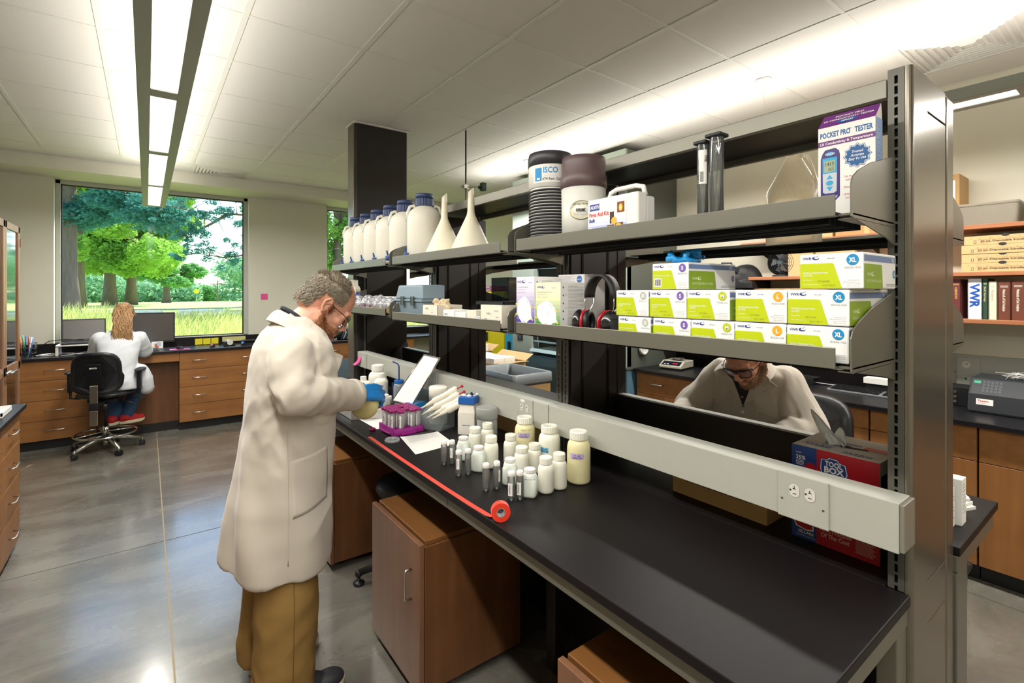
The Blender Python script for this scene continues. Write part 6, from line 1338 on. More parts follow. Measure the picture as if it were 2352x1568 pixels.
r=thing('display_case','smoky clear case with dark contents on the far-side middle shelf','case',(1.90,2.585,ZM)); m=MB(); m.box(0,0,0,0.14,0.20,0.25); m.build('cover',clear('smoked_plastic',(0.35,0.4,0.42),0.3,0.05,opac=0.3,ocol='39464a'),r); MB().box(0.02,0.03,0.002,0.12,0.17,0.11).build('contents',mat('navy_contents','1f3654',0.5),r)
# bay three
r=thing('insulated_jug','insulated jug with cream top and blue body at the far end of the middle shelf','jug',(1.285,3.815,ZM+0.016)); R=0.066
m=MB(); m.lathe([(R,0),(R,0.135)],32); m.build('body',mat('jug_royal_blue','1c3f9c',0.35),r)
m=MB(); m.lathe([(R,0.135),(R,0.16),(R*0.86,0.182),(R*0.72,0.188),(R*0.72,0.225),(R*0.66,0.232),(0,0.232)],32); m.build('lid',mat('jug_cream','ddd8c6',0.4),r); m=MB(); m.tube([(0,-R,0.17),(0,-R-0.015,0.165),(0,-R-0.022,0.12)],0.006,6); m.build('handle',mat('jug_cream','ddd8c6',0.4),r)
carton('long white carton lying behind the bagged supplies',1.34,2.98,3.70,ZM+0.016,0.105,0.09,M_paper)
r=thing('cardboard_tray','open brown cardboard tray holding bagged supplies','tray',(1.20,2.93,ZM+0.016)); m=MB(); m.box(0,0,0,0.12,0.80,0.003); m.box(0,0,0,0.003,0.80,0.035); m.box(0.117,0,0,0.12,0.80,0.035); m.box(0,0,0,0.12,0.003,0.035); m.box(0,0.797,0,0.12,0.80,0.06); m.build('tray',M_cardL,r)
M_bag=clear('bag_film',(0.95,0.96,0.98),0.5,0.12,opac=0.28,ocol='e9ecf4')
wh=['nearest the toolbox','second from the toolbox','third from the toolbox','fourth from the toolbox','with a purple item inside','sixth from the toolbox','furthest, beside the jug']
for i in range(7):
    y=3.0+i*0.105; r=thing('sample_bag','clear plastic bag of small white supplies, '+wh[i],'bag',(1.26,y,ZM+0.0195),group='bagged supplies on the far middle shelf')
    mb=MB(); rg=random.Random(60+i); mb.ball((0,0,0.045),(0.045,0.045,0.045),10); mb.ball((0.0,0.01,0.08),(0.03,0.05,0.02),8)
    for k in range(4): mb.ball((rg.gauss(0,0.02),rg.gauss(0,0.03),0.05+rg.random()*0.05),0.018,6)
    b=fuse(mb,'bag',M_bag,r,voxel=0.008,smooth=1,ndisp=0.012,nscale=45)
    q=MB(); [q.ball((rg.uniform(-.02,.02),rg.uniform(-.025,.025),rg.uniform(0.015,0.06)),(0.016,0.016,0.02),8,1 if (i==4 or rg.random()<0.25) else 0) for _ in range(4)]; q.build('contents',[M_white,M_purD],r,kind='stuff')
# ================================================================== RIGHT SIDE OF THE ROOM
# fume hood
M_hood=mat('hood_grey_green','5e625a',0.45,var=0.03); M_hoodF=mat('hood_front_pale','9aa69f',0.4,var=0.02); M_hblue=mat('hood_base_blue','5f8296',0.4,var=0.02)
hd=thing('fume_hood','large grey fume hood with blue base cabinet standing against the right wall','fume hood',(0,0,0))
hx,hy0,hy1,hz=3.60,3.05,4.82,2.985
m=MB(); m.box(hx+0.02,hy0,0.90,XR-0.002,hy0+0.03,hz); m.build('side_wall',M_hood,hd,bevel=0.004)
m=MB(); m.box(hx+0.02,hy1-0.03,0.90,XR-0.002,hy1,hz); m.build('side_wall',M_hood,hd,bevel=0.004)
MB().box(hx+0.3,hy0+0.03,0.90,XR-0.01,hy1-0.03,0.93).build('hood_floor',M_hoodF,hd); MB().box(XR-0.06,hy0+0.03,0.93,XR-0.01,hy1-0.03,2.3).build('back_wall',mat('hood_interior_white','d8dad2',0.5),hd)
MB().box(hx,hy0+0.0,2.12,hx+0.03,hy1-0.0,2.60).build('fascia',M_hoodF,hd,bevel=0.004); MB().box(hx,hy0,2.605,hx+0.03,4.30,hz).build('enclosure_panel',mat('hood_panel_sage','8b9488',0.45),hd,bevel=0.003); MB().box(hx,4.305,2.605,hx+0.03,hy1,hz).build('enclosure_panel',mat('hood_panel_sage','8b9488',0.45),hd,bevel=0.003); MB().box(hx+0.03,hy0+0.03,2.95,XR-0.01,hy1-0.03,hz-0.005).build('top',M_hood,hd)
for a,b in ((hy0,3.16),(4.42,hy1)):
    p_=MB().box(hx-0.01,a,0.91,hx+0.10,b,2.12).build('side_post',M_hoodF if a<4 else M_hoodF,hd,bevel=0.02,seg=3)
MB().box(hx-0.014,3.075,1.00,hx-0.010,3.105,1.10).build('control_panel',M_black,hd); 
cp=MB().box(hx-0.014,4.60,1.055,hx-0.010,4.70,1.165).build('control_panel',M_black,hd); m=MB(); m.rect((hx-0.0145,4.685,0),(0,-1,0),(0,0,1),0.01,1.14,0.055,1.155,0); m.rect((hx-0.0145,4.685,0),(0,-1,0),(0,0,1),0.012,1.075,0.05,1.13,1); m.build('display',[M_paper,mat('slate_display','4a5660',0.4)],cp)
m=MB(); m.cyl((hx+0.05,3.2,2.07),(hx+0.05,4.40,2.07),0.07,n=20); m.build('sash_roller',mat('hood_roller','7f8d86',0.35),hd)
sm=MB(); sm.box(hx+0.06,3.16,1.90,hx+0.075,4.42,1.95); sm.box(hx+0.06,3.16,1.14,hx+0.075,4.42,1.19); sm.build('sash_frame',mat('sash_blue_grey','8aa5ae',0.3,metal=0.4),hd,bevel=0.003); MB().box(hx+0.064,3.17,1.19,hx+0.070,4.41,1.90).build('sash_glass',M_pane,hd)
m=MB(); m.box(hx-0.005,3.16,1.13,hx+0.05,4.42,1.150); m.box(hx-0.005,3.16,1.06,hx+0.05,4.42,1.080); m.build('sash_handle',mat('sash_blue_grey','8aa5ae',0.3,metal=0.4),hd,bevel=0.004)
m=MB(); m.prism([(hx-0.06,3.16,0.955),(hx-0.04,3.16,0.985),(hx+0.12,3.16,0.985),(hx+0.12,3.16,0.955)],(0,1.26,0)); m.build('airfoil_sill',mat('sill_pale_blue','a9c2c6',0.3,metal=0.2),hd,bevel=0.004)
m=MB(); m.box(hx+0.05,hy0+0.02,0.10,XR-0.02,hy1,0.90); m.build('base_cabinet',M_hblue,hd,bevel=0.003)
for a,b in ((3.10,3.93),(3.94,4.79)): MB().box(hx+0.03,a,0.14,hx+0.05,b,0.88).build('base_door',M_hblue,hd,bevel=0.003)
MB().cyl((hx+0.02,3.135,0.2),(hx+0.02,3.135,0.88),0.012,n=10).build('door_rod',M_nickel,hd)
m=MB(); O=(hx+0.0292,4.79,0);U=(0,-1,0);W=(0,0,1); m.text('LI',O,U,W,4.79-4.20,0.700,0.045,0,bold=0.04); m.text('V',O,U,W,4.79-4.20,0.625,0.045,0,bold=0.04); m.text('ES',O,U,W,4.79-3.255,0.668,0.045,0,bold=0.04); m.build('lettering',M_red,hd)
m=MB(); M=Matrix.Translation((3.82,hy0-0.001,1.09))@Matrix.Rotation(pi/2,4,'X'); m.lathe([(0.022,0),(0.022,0.02),(0.055,0.02),(0.055,0.05),(0.040,0.055),(0.040,0.02)],24,M=M,close=False); m.lathe([(0,0.012),(0.04,0.012)],24,M=M,m=1,close=False); m.build('service_port',[M_white,M_slot],hd)
# yellow and blue safety cabinets, counter in the corner
yc=thing('safety_cabinet','tall bright yellow safety cabinet against the right wall beyond the fume hood','cabinet',(3.93,5.45,0))
M_ysafe=mat('safety_yellow','ffea10',0.35,var=0.02)
MB().box(0.022,0,0.02,0.455,0.59,1.645).build('body',M_ysafe,yc,bevel=0.006); d=MB().box(0,0.01,0.05,0.020,0.58,1.62).build('door',M_ysafe,yc,bevel=0.006); MB().box(-0.02,0.40,0.93,0,0.47,1.06).build('latch',M_black,d,bevel=0.01)
m=MB(); m.rect((-0.001,0.56,0),(0,-1,0),(0,0,1),0.0,1.50,0.30,1.60,0); m.text('CAUTION',(-0.0016,0.56,0),(0,-1,0),(0,0,1),0.02,1.52,0.05,1,width=0.25,bold=0.04); m.build('sign',[M_paper,M_blackp],d)
bc=thing('safety_cabinet','bright blue safety cabinet between the yellow one and the fume hood','cabinet',(3.93,4.90,0)); M_bsafe=mat('safety_cyan','35b4dd',0.35,var=0.02)
MB().box(0.022,0,0.02,0.455,0.54,1.20).build('body',M_bsafe,bc,bevel=0.006); d=MB().box(0,0.01,0.05,0.020,0.53,1.18).build('door',M_bsafe,bc,bevel=0.006); MB().box(-0.02,0.40,0.85,0,0.46,0.97).build('latch',M_black,d,bevel=0.01)
for i,(zz,lab) in enumerate(((1.645,'pink binder lying at the bottom of the pair on the yellow cabinet'),(1.685,'pink binder lying on top of the other on the yellow cabinet'))):
    r=thing('binder',lab,'binder',(3.95,5.70,zz),radians(4*i),'pink binders on the yellow cabinet'); MB().box(0,0,0,0.28,0.27,0.037).build('cover',mat('binder_pink','c8589a',0.5),r,bevel=0.003); MB().rect((-0.0006,0.27,0.01),(0,-1,0),(0,0,1),0.05,0,0.15,0.02,0).build('spine_label',M_paper,r)
# counter with drawers along the right wall
ctop('black countertop along the right wall with balance, keyboard and instruments',3.70,YB+0.1,XR,3.045,0.914,m=M_epoxy)
struct(MB().box(XR-0.02,YB+0.1,0.914,XR,3.045,1.02).build('backsplash',M_epoxyD))
def rc_(y1,y0): return (y0,y1)
drawer_unit('drawer_cabinet','four-drawer wooden cabinet beside the fume hood, under the balance',1.98,3.04,3.745,0.6,0.10,0.884,4,M_woodHY,'-X',2,0.13)
# -X facing units: local x runs along -y
def fixX(o,y1): o.location=(3.745,y1,0); return o
bpy.data.objects['drawer_cabinet.%03d'%0] if False else None
units=[(1.165,1.975,'wooden base cabinet behind the seated man'),(0.885,1.160,'narrow wooden base cabinet right of the seated man\'s chair'),(0.648,0.880,'narrow wooden base cabinet left of the tall end post'),(-0.05,0.644,'wide wooden base cabinet at the right edge of the picture'),(-0.75,-0.055,'wooden base cabinet beyond the right edge'),(-1.5,-0.755,'second wooden base cabinet beyond the right edge')]
for a,b,lb in units: door_unit(lb,a,b,3.745,0.6,0.10,0.884,0.135 if b>0.9 else 0.20,M_woodHY,'-X',hinge='r' if a>0.6 else 'l')
# wall shelves
def wshelf(label,y0,y1,z,x0=4.08,th=0.026,br=()):
    r=thing('wall_shelf',label,'shelf',(0,0,0)); MB().box(x0,y0,z-th,XR-0.002,y1,z).build('board',M_shelfw,r,bevel=0.003)
    for y in br:
        m=MB(); m.prism([(XR-0.002,y,z-th),(x0+0.03,y,z-th),(x0+0.03,y,z-th-0.02),(XR-0.002,y,z-th-0.11)],(0,0.004,0)); m.build('bracket',M_steelD,r)
    return r
wshelf('cherry wood wall shelf carrying the plastic tubs, topmost of three',-1.5,2.20,2.05,br=(0.1,1.3,2.1))
wshelf('cherry wood wall shelf carrying the fan, cartons and vial trays, middle of three',-1.5,2.14,1.762,br=(0.1,1.3,2.1))
wshelf('cherry wood wall shelf carrying the books, lowest of three',-1.5,1.45,1.470,br=(0.1,1.3))
struct(MB().box(XR-0.03,-1.5,1.10,XR,1.6,1.22).build('trim_2',M_race))
# desk fan
r=thing('desk_fan','black desk fan on the middle wall shelf','fan',(4.17,1.90,1.762)); m=MB(); m.lathe([(0.07,0),(0.07,0.012),(0.02,0.02),(0.012,0.05)],20); m.build('base',M_black,r)
m=MB()
for k in range(7): R=0.018+0.014*k; m.tube([(-0.03,R*cos(a),0.115+R*sin(a)) for a in [i*pi/12 for i in range(24)]],0.0016,4,closed=True)
for k in range(16): a=k*pi/8; m.tube([(-0.034,0.016*cos(a),0.115+0.016*sin(a)),(-0.028,0.10*cos(a),0.115+0.10*sin(a))],0.0012,4)
m.build('guard',M_black,r); m=MB(); m.lathe([(0.104,-0.02),(0.104,0.05),(0.07,0.08)],28,M=Matrix.Translation((0,0,0.115))@Matrix.Rotation(pi/2,4,'Y'),close=False); m.build('housing',M_black,r)
for k in range(5): a=k*2*pi/5; MB().prism([(-0.005,0.015*cos(a),0.115+0.015*sin(a)),(-0.01,0.085*cos(a-0.3),0.115+0.085*sin(a-0.3)),(0.012,0.085*cos(a+0.45),0.115+0.085*sin(a+0.45)),(0.01,0.02*cos(a+.8),0.115+0.02*sin(a+.8))],(0.002,0,0)).build('blade',mat('fan_blade_grey','4a4f54',0.4),r)
m=MB(); m.disc((-0.036,0,0.115),(0,-1,0),(0,0,1),0,0,0.02,0.016,0); m.build('badge',mat('badge_blue_grey','50646e',0.3,metal=0.5),r)
def wbox(label,x,y0,y1,z,h,d=0.24,mm=None,txt=(),flap=True):
    r=thing('cardboard_box',label,'box',(x,y0,z)); w=y1-y0; MB().box(0,0,0,d,w,h).build('carton',mm or M_cardL,r,bevel=0.002)
    m=MB(); O=(-0.0008,w,0);U=(0,-1,0);W=(0,0,1); m.rect(O,U,W,w*0.46,h*0.0,w*0.54,h,0)
    for (t,a,b,hh) in txt: m.text(t,O,U,W,a,b,hh,1,0.0006,bold=0.01)
    m.build('tape_and_print',[mat('packing_tape','c9ab78',0.35),M_blackp],r); return r
wbox('open-topped square carton with tape patches right of the desk fan',4.14,1.655,1.838,1.762,0.20)
wbox('lower carton beside the square one on the middle wall shelf',4.16,1.38,1.645,1.762,0.185)
wbox('long carton under the middle wall shelf, standing on the cabinet boxes',4.10,1.55,2.10,1.50,0.165,mm=M_card)
wbox('carton marked 25 on the top wall shelf',4.14,1.52,2.02,2.05,0.37,txt=[('25',0.03,0.29,0.05),('(25 x 10)',0.03,0.25,0.02),('C',0.03,0.17,0.06)])
wbox('brown carton with a white shipping label on the top wall shelf',4.14,0.80,1.02,2.05,0.34,mm=M_card,txt=[])
m=MB(); m.rect((4.139-0.001,1.02,2.05),(0,-1,0),(0,0,1),0.03,0.10,0.20,0.30,0); 
m=m.build('shipping_label',M_paper); m.parent=bpy.data.objects[[o.name for o in bpy.data.objects if o.get('label','')=='brown carton with a white shipping label on the top wall shelf'][0]]; m.location=(-4.14,-0.80,-2.05)
wbox('wide carton on the top wall shelf above the desk fan',4.14,1.10,1.50,2.05,0.20,mm=M_card)
# under-shelf flat shelf support for the long carton
struct(MB().box(4.06,1.50,1.47,XR-0.002,2.16,1.498).build('trim_3',M_steelD))
# black bag
mb=MB(); mb.ball((0,0,0.09),(0.14,0.26,0.10),14); mb.ball((0,-0.12,0.11),(0.12,0.12,0.10),12); mb.ball((0,0.15,0.07),(0.12,0.14,0.08),12); mb.box(-0.12,-0.24,0,0.12,0.25,0.06)
bg=thing('bag','black equipment bag with handles on top of the grey cabinet beside the fan','bag',(4.17,2.32,1.665)); fuse(mb,'body',mat('black_nylon','1b1b1c',0.6,var=0.1),bg,voxel=0.012,smooth=4,ndisp=0.01,nscale=12)
m=MB(); m.tube([(-0.12,-0.10,0.13),(-0.13,-0.06,0.22),(-0.12,0.03,0.225),(-0.12,0.08,0.13)],0.008,6); m.tube([(-0.05,0.0,0.15),(-0.05,0.03,0.21),(-0.05,0.12,0.20),(-0.05,0.15,0.13)],0.008,6); m.build('handle',M_black,bg)
gcab=thing('wall_cabinet','dark grey wall cabinet between the fume hood and the wood shelves','cabinet',(4.02,2.15,1.30)); MB().box(0,0,0,0.375,0.42,0.36).build('body',M_steelD,gcab,bevel=0.004); MB().box(0,0.43,0,0.375,0.88,0.36).build('body',M_steelD,gcab,bevel=0.004)
# vial trays
for k in range(4):
    r=thing('vial_tray',['flat carton of disposable vials, bottom of the stack of four','flat carton of disposable vials, second from the bottom','flat carton of disposable vials, third from the bottom','flat carton of disposable vials, top of the stack of four'][k],'box',(4.11+0.004*(k%2),0.34-0.012*(k==3),1.762+k*0.0555),0,'flat vial cartons on the middle wall shelf')
    MB().box(0,0,0,0.26,0.445,0.054).build('carton',M_cardL,r,bevel=0.001); O=(-0.0008,0.445,0);U=(0,-1,0);W=(0,0,1); m=MB()
    m.text('20 mL Disposable Scintillation Vials',O,U,W,0.075,0.016,0.011,0,bold=0.02,width=0.27); m.text('100 per Tray',O,U,W,0.075,0.009,0.005,0); m.rect(O,U,W,0.062,0.030,0.44,0.0308,0); m.rect(O,U,W,0.045,0.008,0.056,0.027,0); m.rect(O,U,W,0.047,0.010,0.054,0.025,1,0.0004)
    for i in range(10): m.text(str(i+1 if k in(1,2) else 10-i),O,U,W,0.03+i*0.043,0.036,0.006,0)
    m.disc(O,U,W,0.185,0.054,0.018,0.010,0,0,14); m.build('print',[mat('dark_print','2a2420',0.6),M_cardL],r)
# tubs
M_tub=clear('cloudy_tub',(0.9,0.9,0.88),0.4,0.3,opac=0.62,ocol='e6dfcf')
for i,(y0,y1,lb) in enumerate(((0.53,0.83,'cloudy plastic tub on the top wall shelf, left one'),(0.15,0.51,'cloudy plastic tub with a blue lid edge on the top wall shelf, right one'))):
    r=thing('plastic_tub',lb,'tub',(4.24,(y0+y1)/2,2.05)); m=MB(); hw=(y1-y0)/2; rloft(m,[(0.11,hw*0.9,0.02,0),(0.125,hw*0.97,0.02,0.12)]); m.build('body',M_tub,r); m=MB(); rloft(m,[(0.13,hw*0.99,0.02,0.12),(0.135,hw,0.02,0.128),(0.135,hw,0.02,0.135)],cap1=True); m.build('lid',M_tub if i==0 else mat('sky_blue_lid','2f86c4',0.4),r)
# books on the lowest shelf
bk=[(0.790,0.045,0.248,'6a2f2e','dark red handbook with a gold emblem, leftmost of the books','CHEMISTRY','d8b26a'),(0.693,0.064,0.250,'e9ebf0','white catalogue box with large blue letters on the spine','VWR','1d55b0'),(0.665,0.025,0.250,'2b4a37','thin dark green book beside the white box','Soil Survey','c9c39a'),(0.626,0.036,0.232,'e2dfc6','cream book between the green and the brown ones','Analysis','b9b49a'),(0.567,0.056,0.232,'6b3a28','thick brown book, left one of two alike','Methods of Soil Analysis','efe6d8'),(0.508,0.056,0.234,'6b3a28','thick brown book, right one of two alike','Methods of Soil Analysis','efe6d8'),(0.45,0.05,0.23,'6b3a28','brown book just beyond the right one of the pair','Methods','efe6d8')]
for y0,w,h,cc,lb,t,tc_ in bk:
    r=thing('book',lb,'book',(4.12,y0,1.470),0,'books on the lowest wall shelf'); c=mat('book_'+cc,cc,0.55,var=0.05)
    MB().box(0,0,0,0.20,0.003,h).build('cover',c,r); MB().box(0,w-0.003,0,0.20,w,h).build('cover',c,r); MB().box(0,0,0,0.004,w,h).build('spine',c,r,bevel=0.001); MB().box(0.004,0.003,0.004,0.195,w-0.003,h-0.004).build('pages',M_paper,r)
    m=MB(); U=(0,0,-1); W=(0,-1,0)
    if t=='VWR': m.text(t,(-0.0006,w,h),U,W,0.03,-0.0+0.010-w+0.0,0.040,0,bold=0.04) if False else m.text(t,(-0.0006,w/2+0.021,h),U,W,0.03,0.0,0.042,0,bold=0.04,width=0.15)
    else: m.text(t,(-0.0006,w/2+0.006,h),U,W,0.05,0.0,min(0.012,w*0.4),0,bold=0.02,width=min(0.13,0.014*len(t)*0.6)); m.rect((-0.0006,w,0),(0,-1,0),(0,0,1),w*0.2,h-0.03,w*0.8,h-0.027,0); m.rect((-0.0006,w,0),(0,-1,0),(0,0,1),w*0.2,h-0.036,w*0.8,h-0.034,0)
    m.build('title',mat('title_'+tc_,tc_,0.5),r)
# balance
r=thing('balance','beige laboratory balance with round pan on the right counter','balance',(4.03,2.80,0.914),radians(8)); M_bal=mat('balance_beige','b9b6a4',0.4)
m=MB(); m.prism([(-0.13,-0.11,0.012),(0.13,-0.11,0.012),(0.13,-0.11,0.075),(-0.05,-0.11,0.075),(-0.13,-0.11,0.035)],(0,0.22,0)); m.build('body',M_bal,r,bevel=0.006); MB().box(-0.12,-0.10,0,0.12,0.10,0.012).build('base',M_black,r)
m=MB(); m.cyl((0.03,0,0.075),(0.03,0,0.09),0.02,n=14); m.cyl((0.03,0,0.09),(0.03,0,0.094),0.062,n=32); m.build('pan',M_nickel,r)
sl=Vector((0.08,0,0.04)).normalized(); m=MB(); O=Vector((-0.13,0.10,0.035))+Vector((-sl.z,0,sl.x))*0.001; m.rect(O,(0,-1,0),sl,0.01,0.012,0.19,0.078,0); m.rect(O,(0,-1,0),sl,0.11,0.035,0.16,0.05,1,0.0006); [m.rect(O,(0,-1,0),sl,0.03+i*0.03,0.025,0.048+i*0.03,0.035,2,0.0006) for i in range(2)]; m.build('front_panel',[mat('panel_navy','15182c',0.3),M_red,M_paper],r)
keyboard(4.12,1.29,0.914,radians(-90),'black keyboard with a silver front edge on the right counter',0.46,0.17,fm=mat('keyboard_silver','8f9499',0.35,metal=0.4))
mm_=monitor(4.26,1.13,0.914,0.46,0.33,radians(-90),'black monitor on the right counter, left of the tall end post','0b0c10','DELL',lift=0.135)
o=thing('paper_stack','white papers under the monitor on the right counter','paper',(4.20,1.13,0.98)); MB().box(-0.03,-0.2,0,0.06,0.2,0.04).build('sheets',M_paper,o); MB().box(-0.02,-0.19,-0.066,0.05,0.19,0).build('support',M_black,o)
r=thing('spectrophotometer','dark grey bench instrument with sloping keypad front and round lid','instrument',(4.13,0.40,0.914)); M_ins=mat('instrument_charcoal','2c3034',0.4)
m=MB(); m.prism([(-0.13,-0.34,0),(0.20,-0.34,0),(0.20,-0.34,0.20),(-0.02,-0.34,0.20),(-0.11,-0.34,0.11)],(0,0.68,0)); m.build('body',M_ins,r,bevel=0.012)
sl=Vector((0.09,0,0.09)).normalized(); O=Vector((-0.11,0.34,0.11))+Vector((-sl.z,0,sl.x))*0.001; m=MB(); [m.rect(O,(0,-1,0),sl,0.06+i*0.018,0.02+j*0.022,0.072+i*0.018,0.036+j*0.022,0) for i in range(5) for j in range(4)]; m.rect(O,(0,-1,0),sl,0.02,0.08,0.05,0.10,1); m.build('keypad',[mat('keypad_grey','454b50',0.5),mat('keypad_green','2f9c7a',0.4)],r)
m=MB(); O=(-0.131+0.012,0.34,0); sl=Vector((0.02,0,0.11)).normalized(); O=Vector((-0.13,0.34,0))+Vector((-sl.z,0,sl.x))*0.001; m.rect(O,(0,-1,0),sl,0.04,0.05,0.115,0.085,0); m.text('Thermo',O,(0,-1,0),sl,0.046,0.067,0.012,1,0.0005,width=0.05,bold=0.02); m.text('SCIENTIFIC',O,(0,-1,0),sl,0.046,0.057,0.005,1,0.0005); m.build('name_plate',[M_paper,M_red],r)
m=MB(); m.cyl((0.06,-0.06,0.20),(0.06,-0.06,0.225),0.11,n=32); m.build('lid',M_black,r)
rg=random.Random(8); m=MB()
for i in range(10): m.tube([(0.0+rg.gauss(0,.012),0.14+rg.gauss(0,.02),0.20+0.01*i*0.3)]+[(rg.gauss(0.0,0.022),0.14+rg.gauss(0,0.03),0.215+abs(rg.gauss(0,0.018))) for _ in range(5)],0.0016,4)
m.tube([(0,0.14,0.21),(0.0,0.05,0.25),(0.02,-0.1,0.245),(0.05,-0.25,0.215)],0.0016,4); m=m.build('string',M_white); m.location=(4.13,0.40,0.914); tag(m,'white string bundled on top of the dark instrument','string')
r=thing('power_box','small black box with knobs between the end post and the instrument','instrument',(4.20,0.80,0.914)); MB().box(-0.06,-0.05,0,0.10,0.10,0.12).build('body',M_black,r,bevel=0.003); [MB().cyl((-0.075,0.02,0.03+i*0.03),(-0.06,0.02,0.03+i*0.03),0.008,n=10).build('knob',M_nickel,r) for i in range(3)]
r=thing('wall_outlet','grey wall outlet plate with a green network socket above the right counter','outlet',(XR-0.034,0.86,1.105)); MB().box(0,-0.12,-0.10,0.004,0.0,0.10).build('plate',M_race,r,bevel=0.002); m=MB(); O=(-0.0006,0,0); m.disc(O,(0,-1,0),(0,0,1),0.05,0.05,0.02,0.022,0); m.rect(O,(0,-1,0),(0,0,1),0.035,-0.055,0.075,-0.03,0); m.rect(O,(0,-1,0),(0,0,1),0.04,-0.05,0.055,-0.035,1,0.0004); m.rect(O,(0,-1,0),(0,0,1),0.044,0.05,0.047,0.06,2,0.0004); m.rect(O,(0,-1,0),(0,0,1),0.054,0.05,0.057,0.06,2,0.0004); m.build('sockets',[M_outlet,mat('socket_green','1f9a55',0.4),M_blackp],r)
m=MB(); m.tube([(4.35,1.95,1.10),(4.25,1.85,1.0),(4.2,1.7,0.93),(4.22,1.5,0.925),(4.3,1.4,0.92)],0.003,6); m=m.build('cable',M_white); tag(m,'thin pale cable running across the right counter behind the keyboard','cable'); 
r=thing('usb_hub','small dark device with cables on the right counter behind the seated man','device',(4.2,1.72,0.914)); MB().box(-0.05,-0.06,0,0.05,0.06,0.05).build('body',M_black,r,bevel=0.003); MB().box(-0.03,-0.08,0.05,0.06,0.08,0.056).build('shelf',M_black,r)
r=thing('beige_box','flat beige box on the right counter just above the seated man\'s shoulder','box',(4.15,2.10,0.914)); MB().box(-0.1,-0.15,0,0.12,0.15,0.10).build('body',mat('beige_grey','c9c4ae',0.5),r,bevel=0.004)
# things on the far half of the bench
def far_box(label,x,y0,y1,h,d,rz=0,txt=None):
    r=thing('white_carton',label,'box',(x,y0,BZ),rz); MB().box(0,0,0,d,y1-y0,h).build('carton',M_paper,r,bevel=0.001)
    m=MB()
    for i in range(int(h/0.012)-2): m.rect((0,-0.0008,0),(1,0,0),(0,0,1),d*0.15,h-0.016-i*0.011,d*(0.85 if i%3 else 0.55),h-0.014-i*0.011,0)
    if txt: [m.text(t,(-0.0008,y1-y0,0),(0,-1,0),(0,0,1),0.012,0.055-i*0.011,0.007,0,width=0.085) for i,t in enumerate(txt)]
    m.build('print',M_greyp,r); return r
far_box('upright white carton with printed side, on the bench right of the end post',2.022,0.385,0.45,0.142,0.052)
far_box('white carton standing between the end post and the upright carton',1.965,0.40,0.50,0.12,0.05)
far_box('white carton with two lines of lettering behind the wipes box',2.06,0.50,0.615,0.16,0.10,0,('UNIVERSITY OF ARKANSAS','DIVISION OF AGRICULTURE'))
for i in range(6):
    o=MB().box(-0.075,-0.05,0,0.075,0.05,0.010).build('booklet',M_paper); o.location=(2.165,0.46,BZ+i*0.0103); o.rotation_euler=(0,0,radians(-20+9*i)); tag(o,'white booklet in the fanned pile right of the end post, %s from the bottom'%['first','second','third','fourth','fifth','top one'][i],'booklet','fanned booklets')
# cartons and lined bin beyond the island
r=thing('lined_bin','square cardboard waste bin with a grey plastic liner folded over its rim','bin',(2.615,3.51,0)); hx_,hy_=0.20,0.30
m=MB(); [m.box(*q) for q in ((-hx_,-hy_,0.30,-hx_+0.006,hy_,0.85),(hx_-0.006,-hy_,0.30,hx_,hy_,0.85),(-hx_,-hy_,0.30,hx_,-hy_+0.006,0.85),(-hx_,hy_-0.006,0.30,hx_,hy_,0.85),(-hx_,-hy_,0.0,hx_,hy_,0.30))]; m.build('carton',M_card,r)
mb=MB(); n=[]; 
lv=[(hx_+0.010,hy_+0.010,0.03,0.868),(hx_+0.016,hy_+0.016,0.03,0.872),(hx_+0.012,hy_+0.012,0.03,0.945),(hx_+0.002,hy_+0.002,0.03,0.952),(hx_-0.012,hy_-0.012,0.03,0.945),(hx_-0.02,hy_-0.02,0.03,0.80),(hx_-0.03,hy_-0.03,0.03,0.45)]
def rl2(mb,levels):
    vs=[]; 
    for hx2,hy2,r2,z in levels:
        for k,(a,b) in enumerate(rrect(hx2,hy2,r2,6)): 
            vs.append((a,b,z))
    n=len(rrect(1,1,.1,6)); mb.add(vs,[(i*n+k,i*n+(k+1)%n,(i+1)*n+(k+1)%n,(i+1)*n+k) for i in range(len(levels)-1) for k in range(n)],0,True)
rl2(mb,lv); o=mb.build('liner',mat('liner_silver_grey','8b9296',0.28,var=0.1,scale=14,bump=0.5,bscale=30,stretch=(1,1,6)),r)
m=MB(); m.rect((-hx_-0.0155,0.12,0.865),(0,-1,0),(0,0,1),0,0,0.10,0.04,0); m.build('red_label',mat('faded_red','c03848',0.5),r)
def big_carton(label,x0,x1,y0,y1,z0,z1,items,open_=True):
    r=thing('shipping_carton',label,'box',((x0+x1)/2,(y0+y1)/2,0)); a,b=(x1-x0)/2,(y1-y0)/2
    m=MB(); [m.box(*q) for q in ((-a,-b,z0,-a+.005,b,z1),(a-.005,-b,z0,a,b,z1),(-a,-b,z0,a,-b+.005,z1),(-a,b-.005,z0,a,b,z1),(-a,-b,z0,a,b,z0+0.01))]; m.build('carton',M_cardL,r)
    m=MB(); m.prism([(a,-b,z1),(a,b,z1),(a+0.10,b,z1+0.06),(a+0.10,-b,z1+0.06)],(0,0,0.004)); m.prism([(-a,-b,z1),(a,-b,z1),(a*0.8,-b-0.1,z1+0.01),(-a*0.8,-b-0.1,z1+0.01)],(0,0,0.004)); m.build('flap',M_cardL,r)
    if z0>0.05: MB().box(-a,-b,0,a,b,z0-0.001).build('base_carton',M_card,r)
    return r
big_carton('open brown carton of small white boxes behind the lined bin',2.72,3.12,3.95,4.50,0.45,0.93,0)
big_carton('open brown carton of small white boxes nearest the yellow cabinet',2.80,3.25,4.75,5.35,0.45,0.95,0)
pw=None; cnt=0
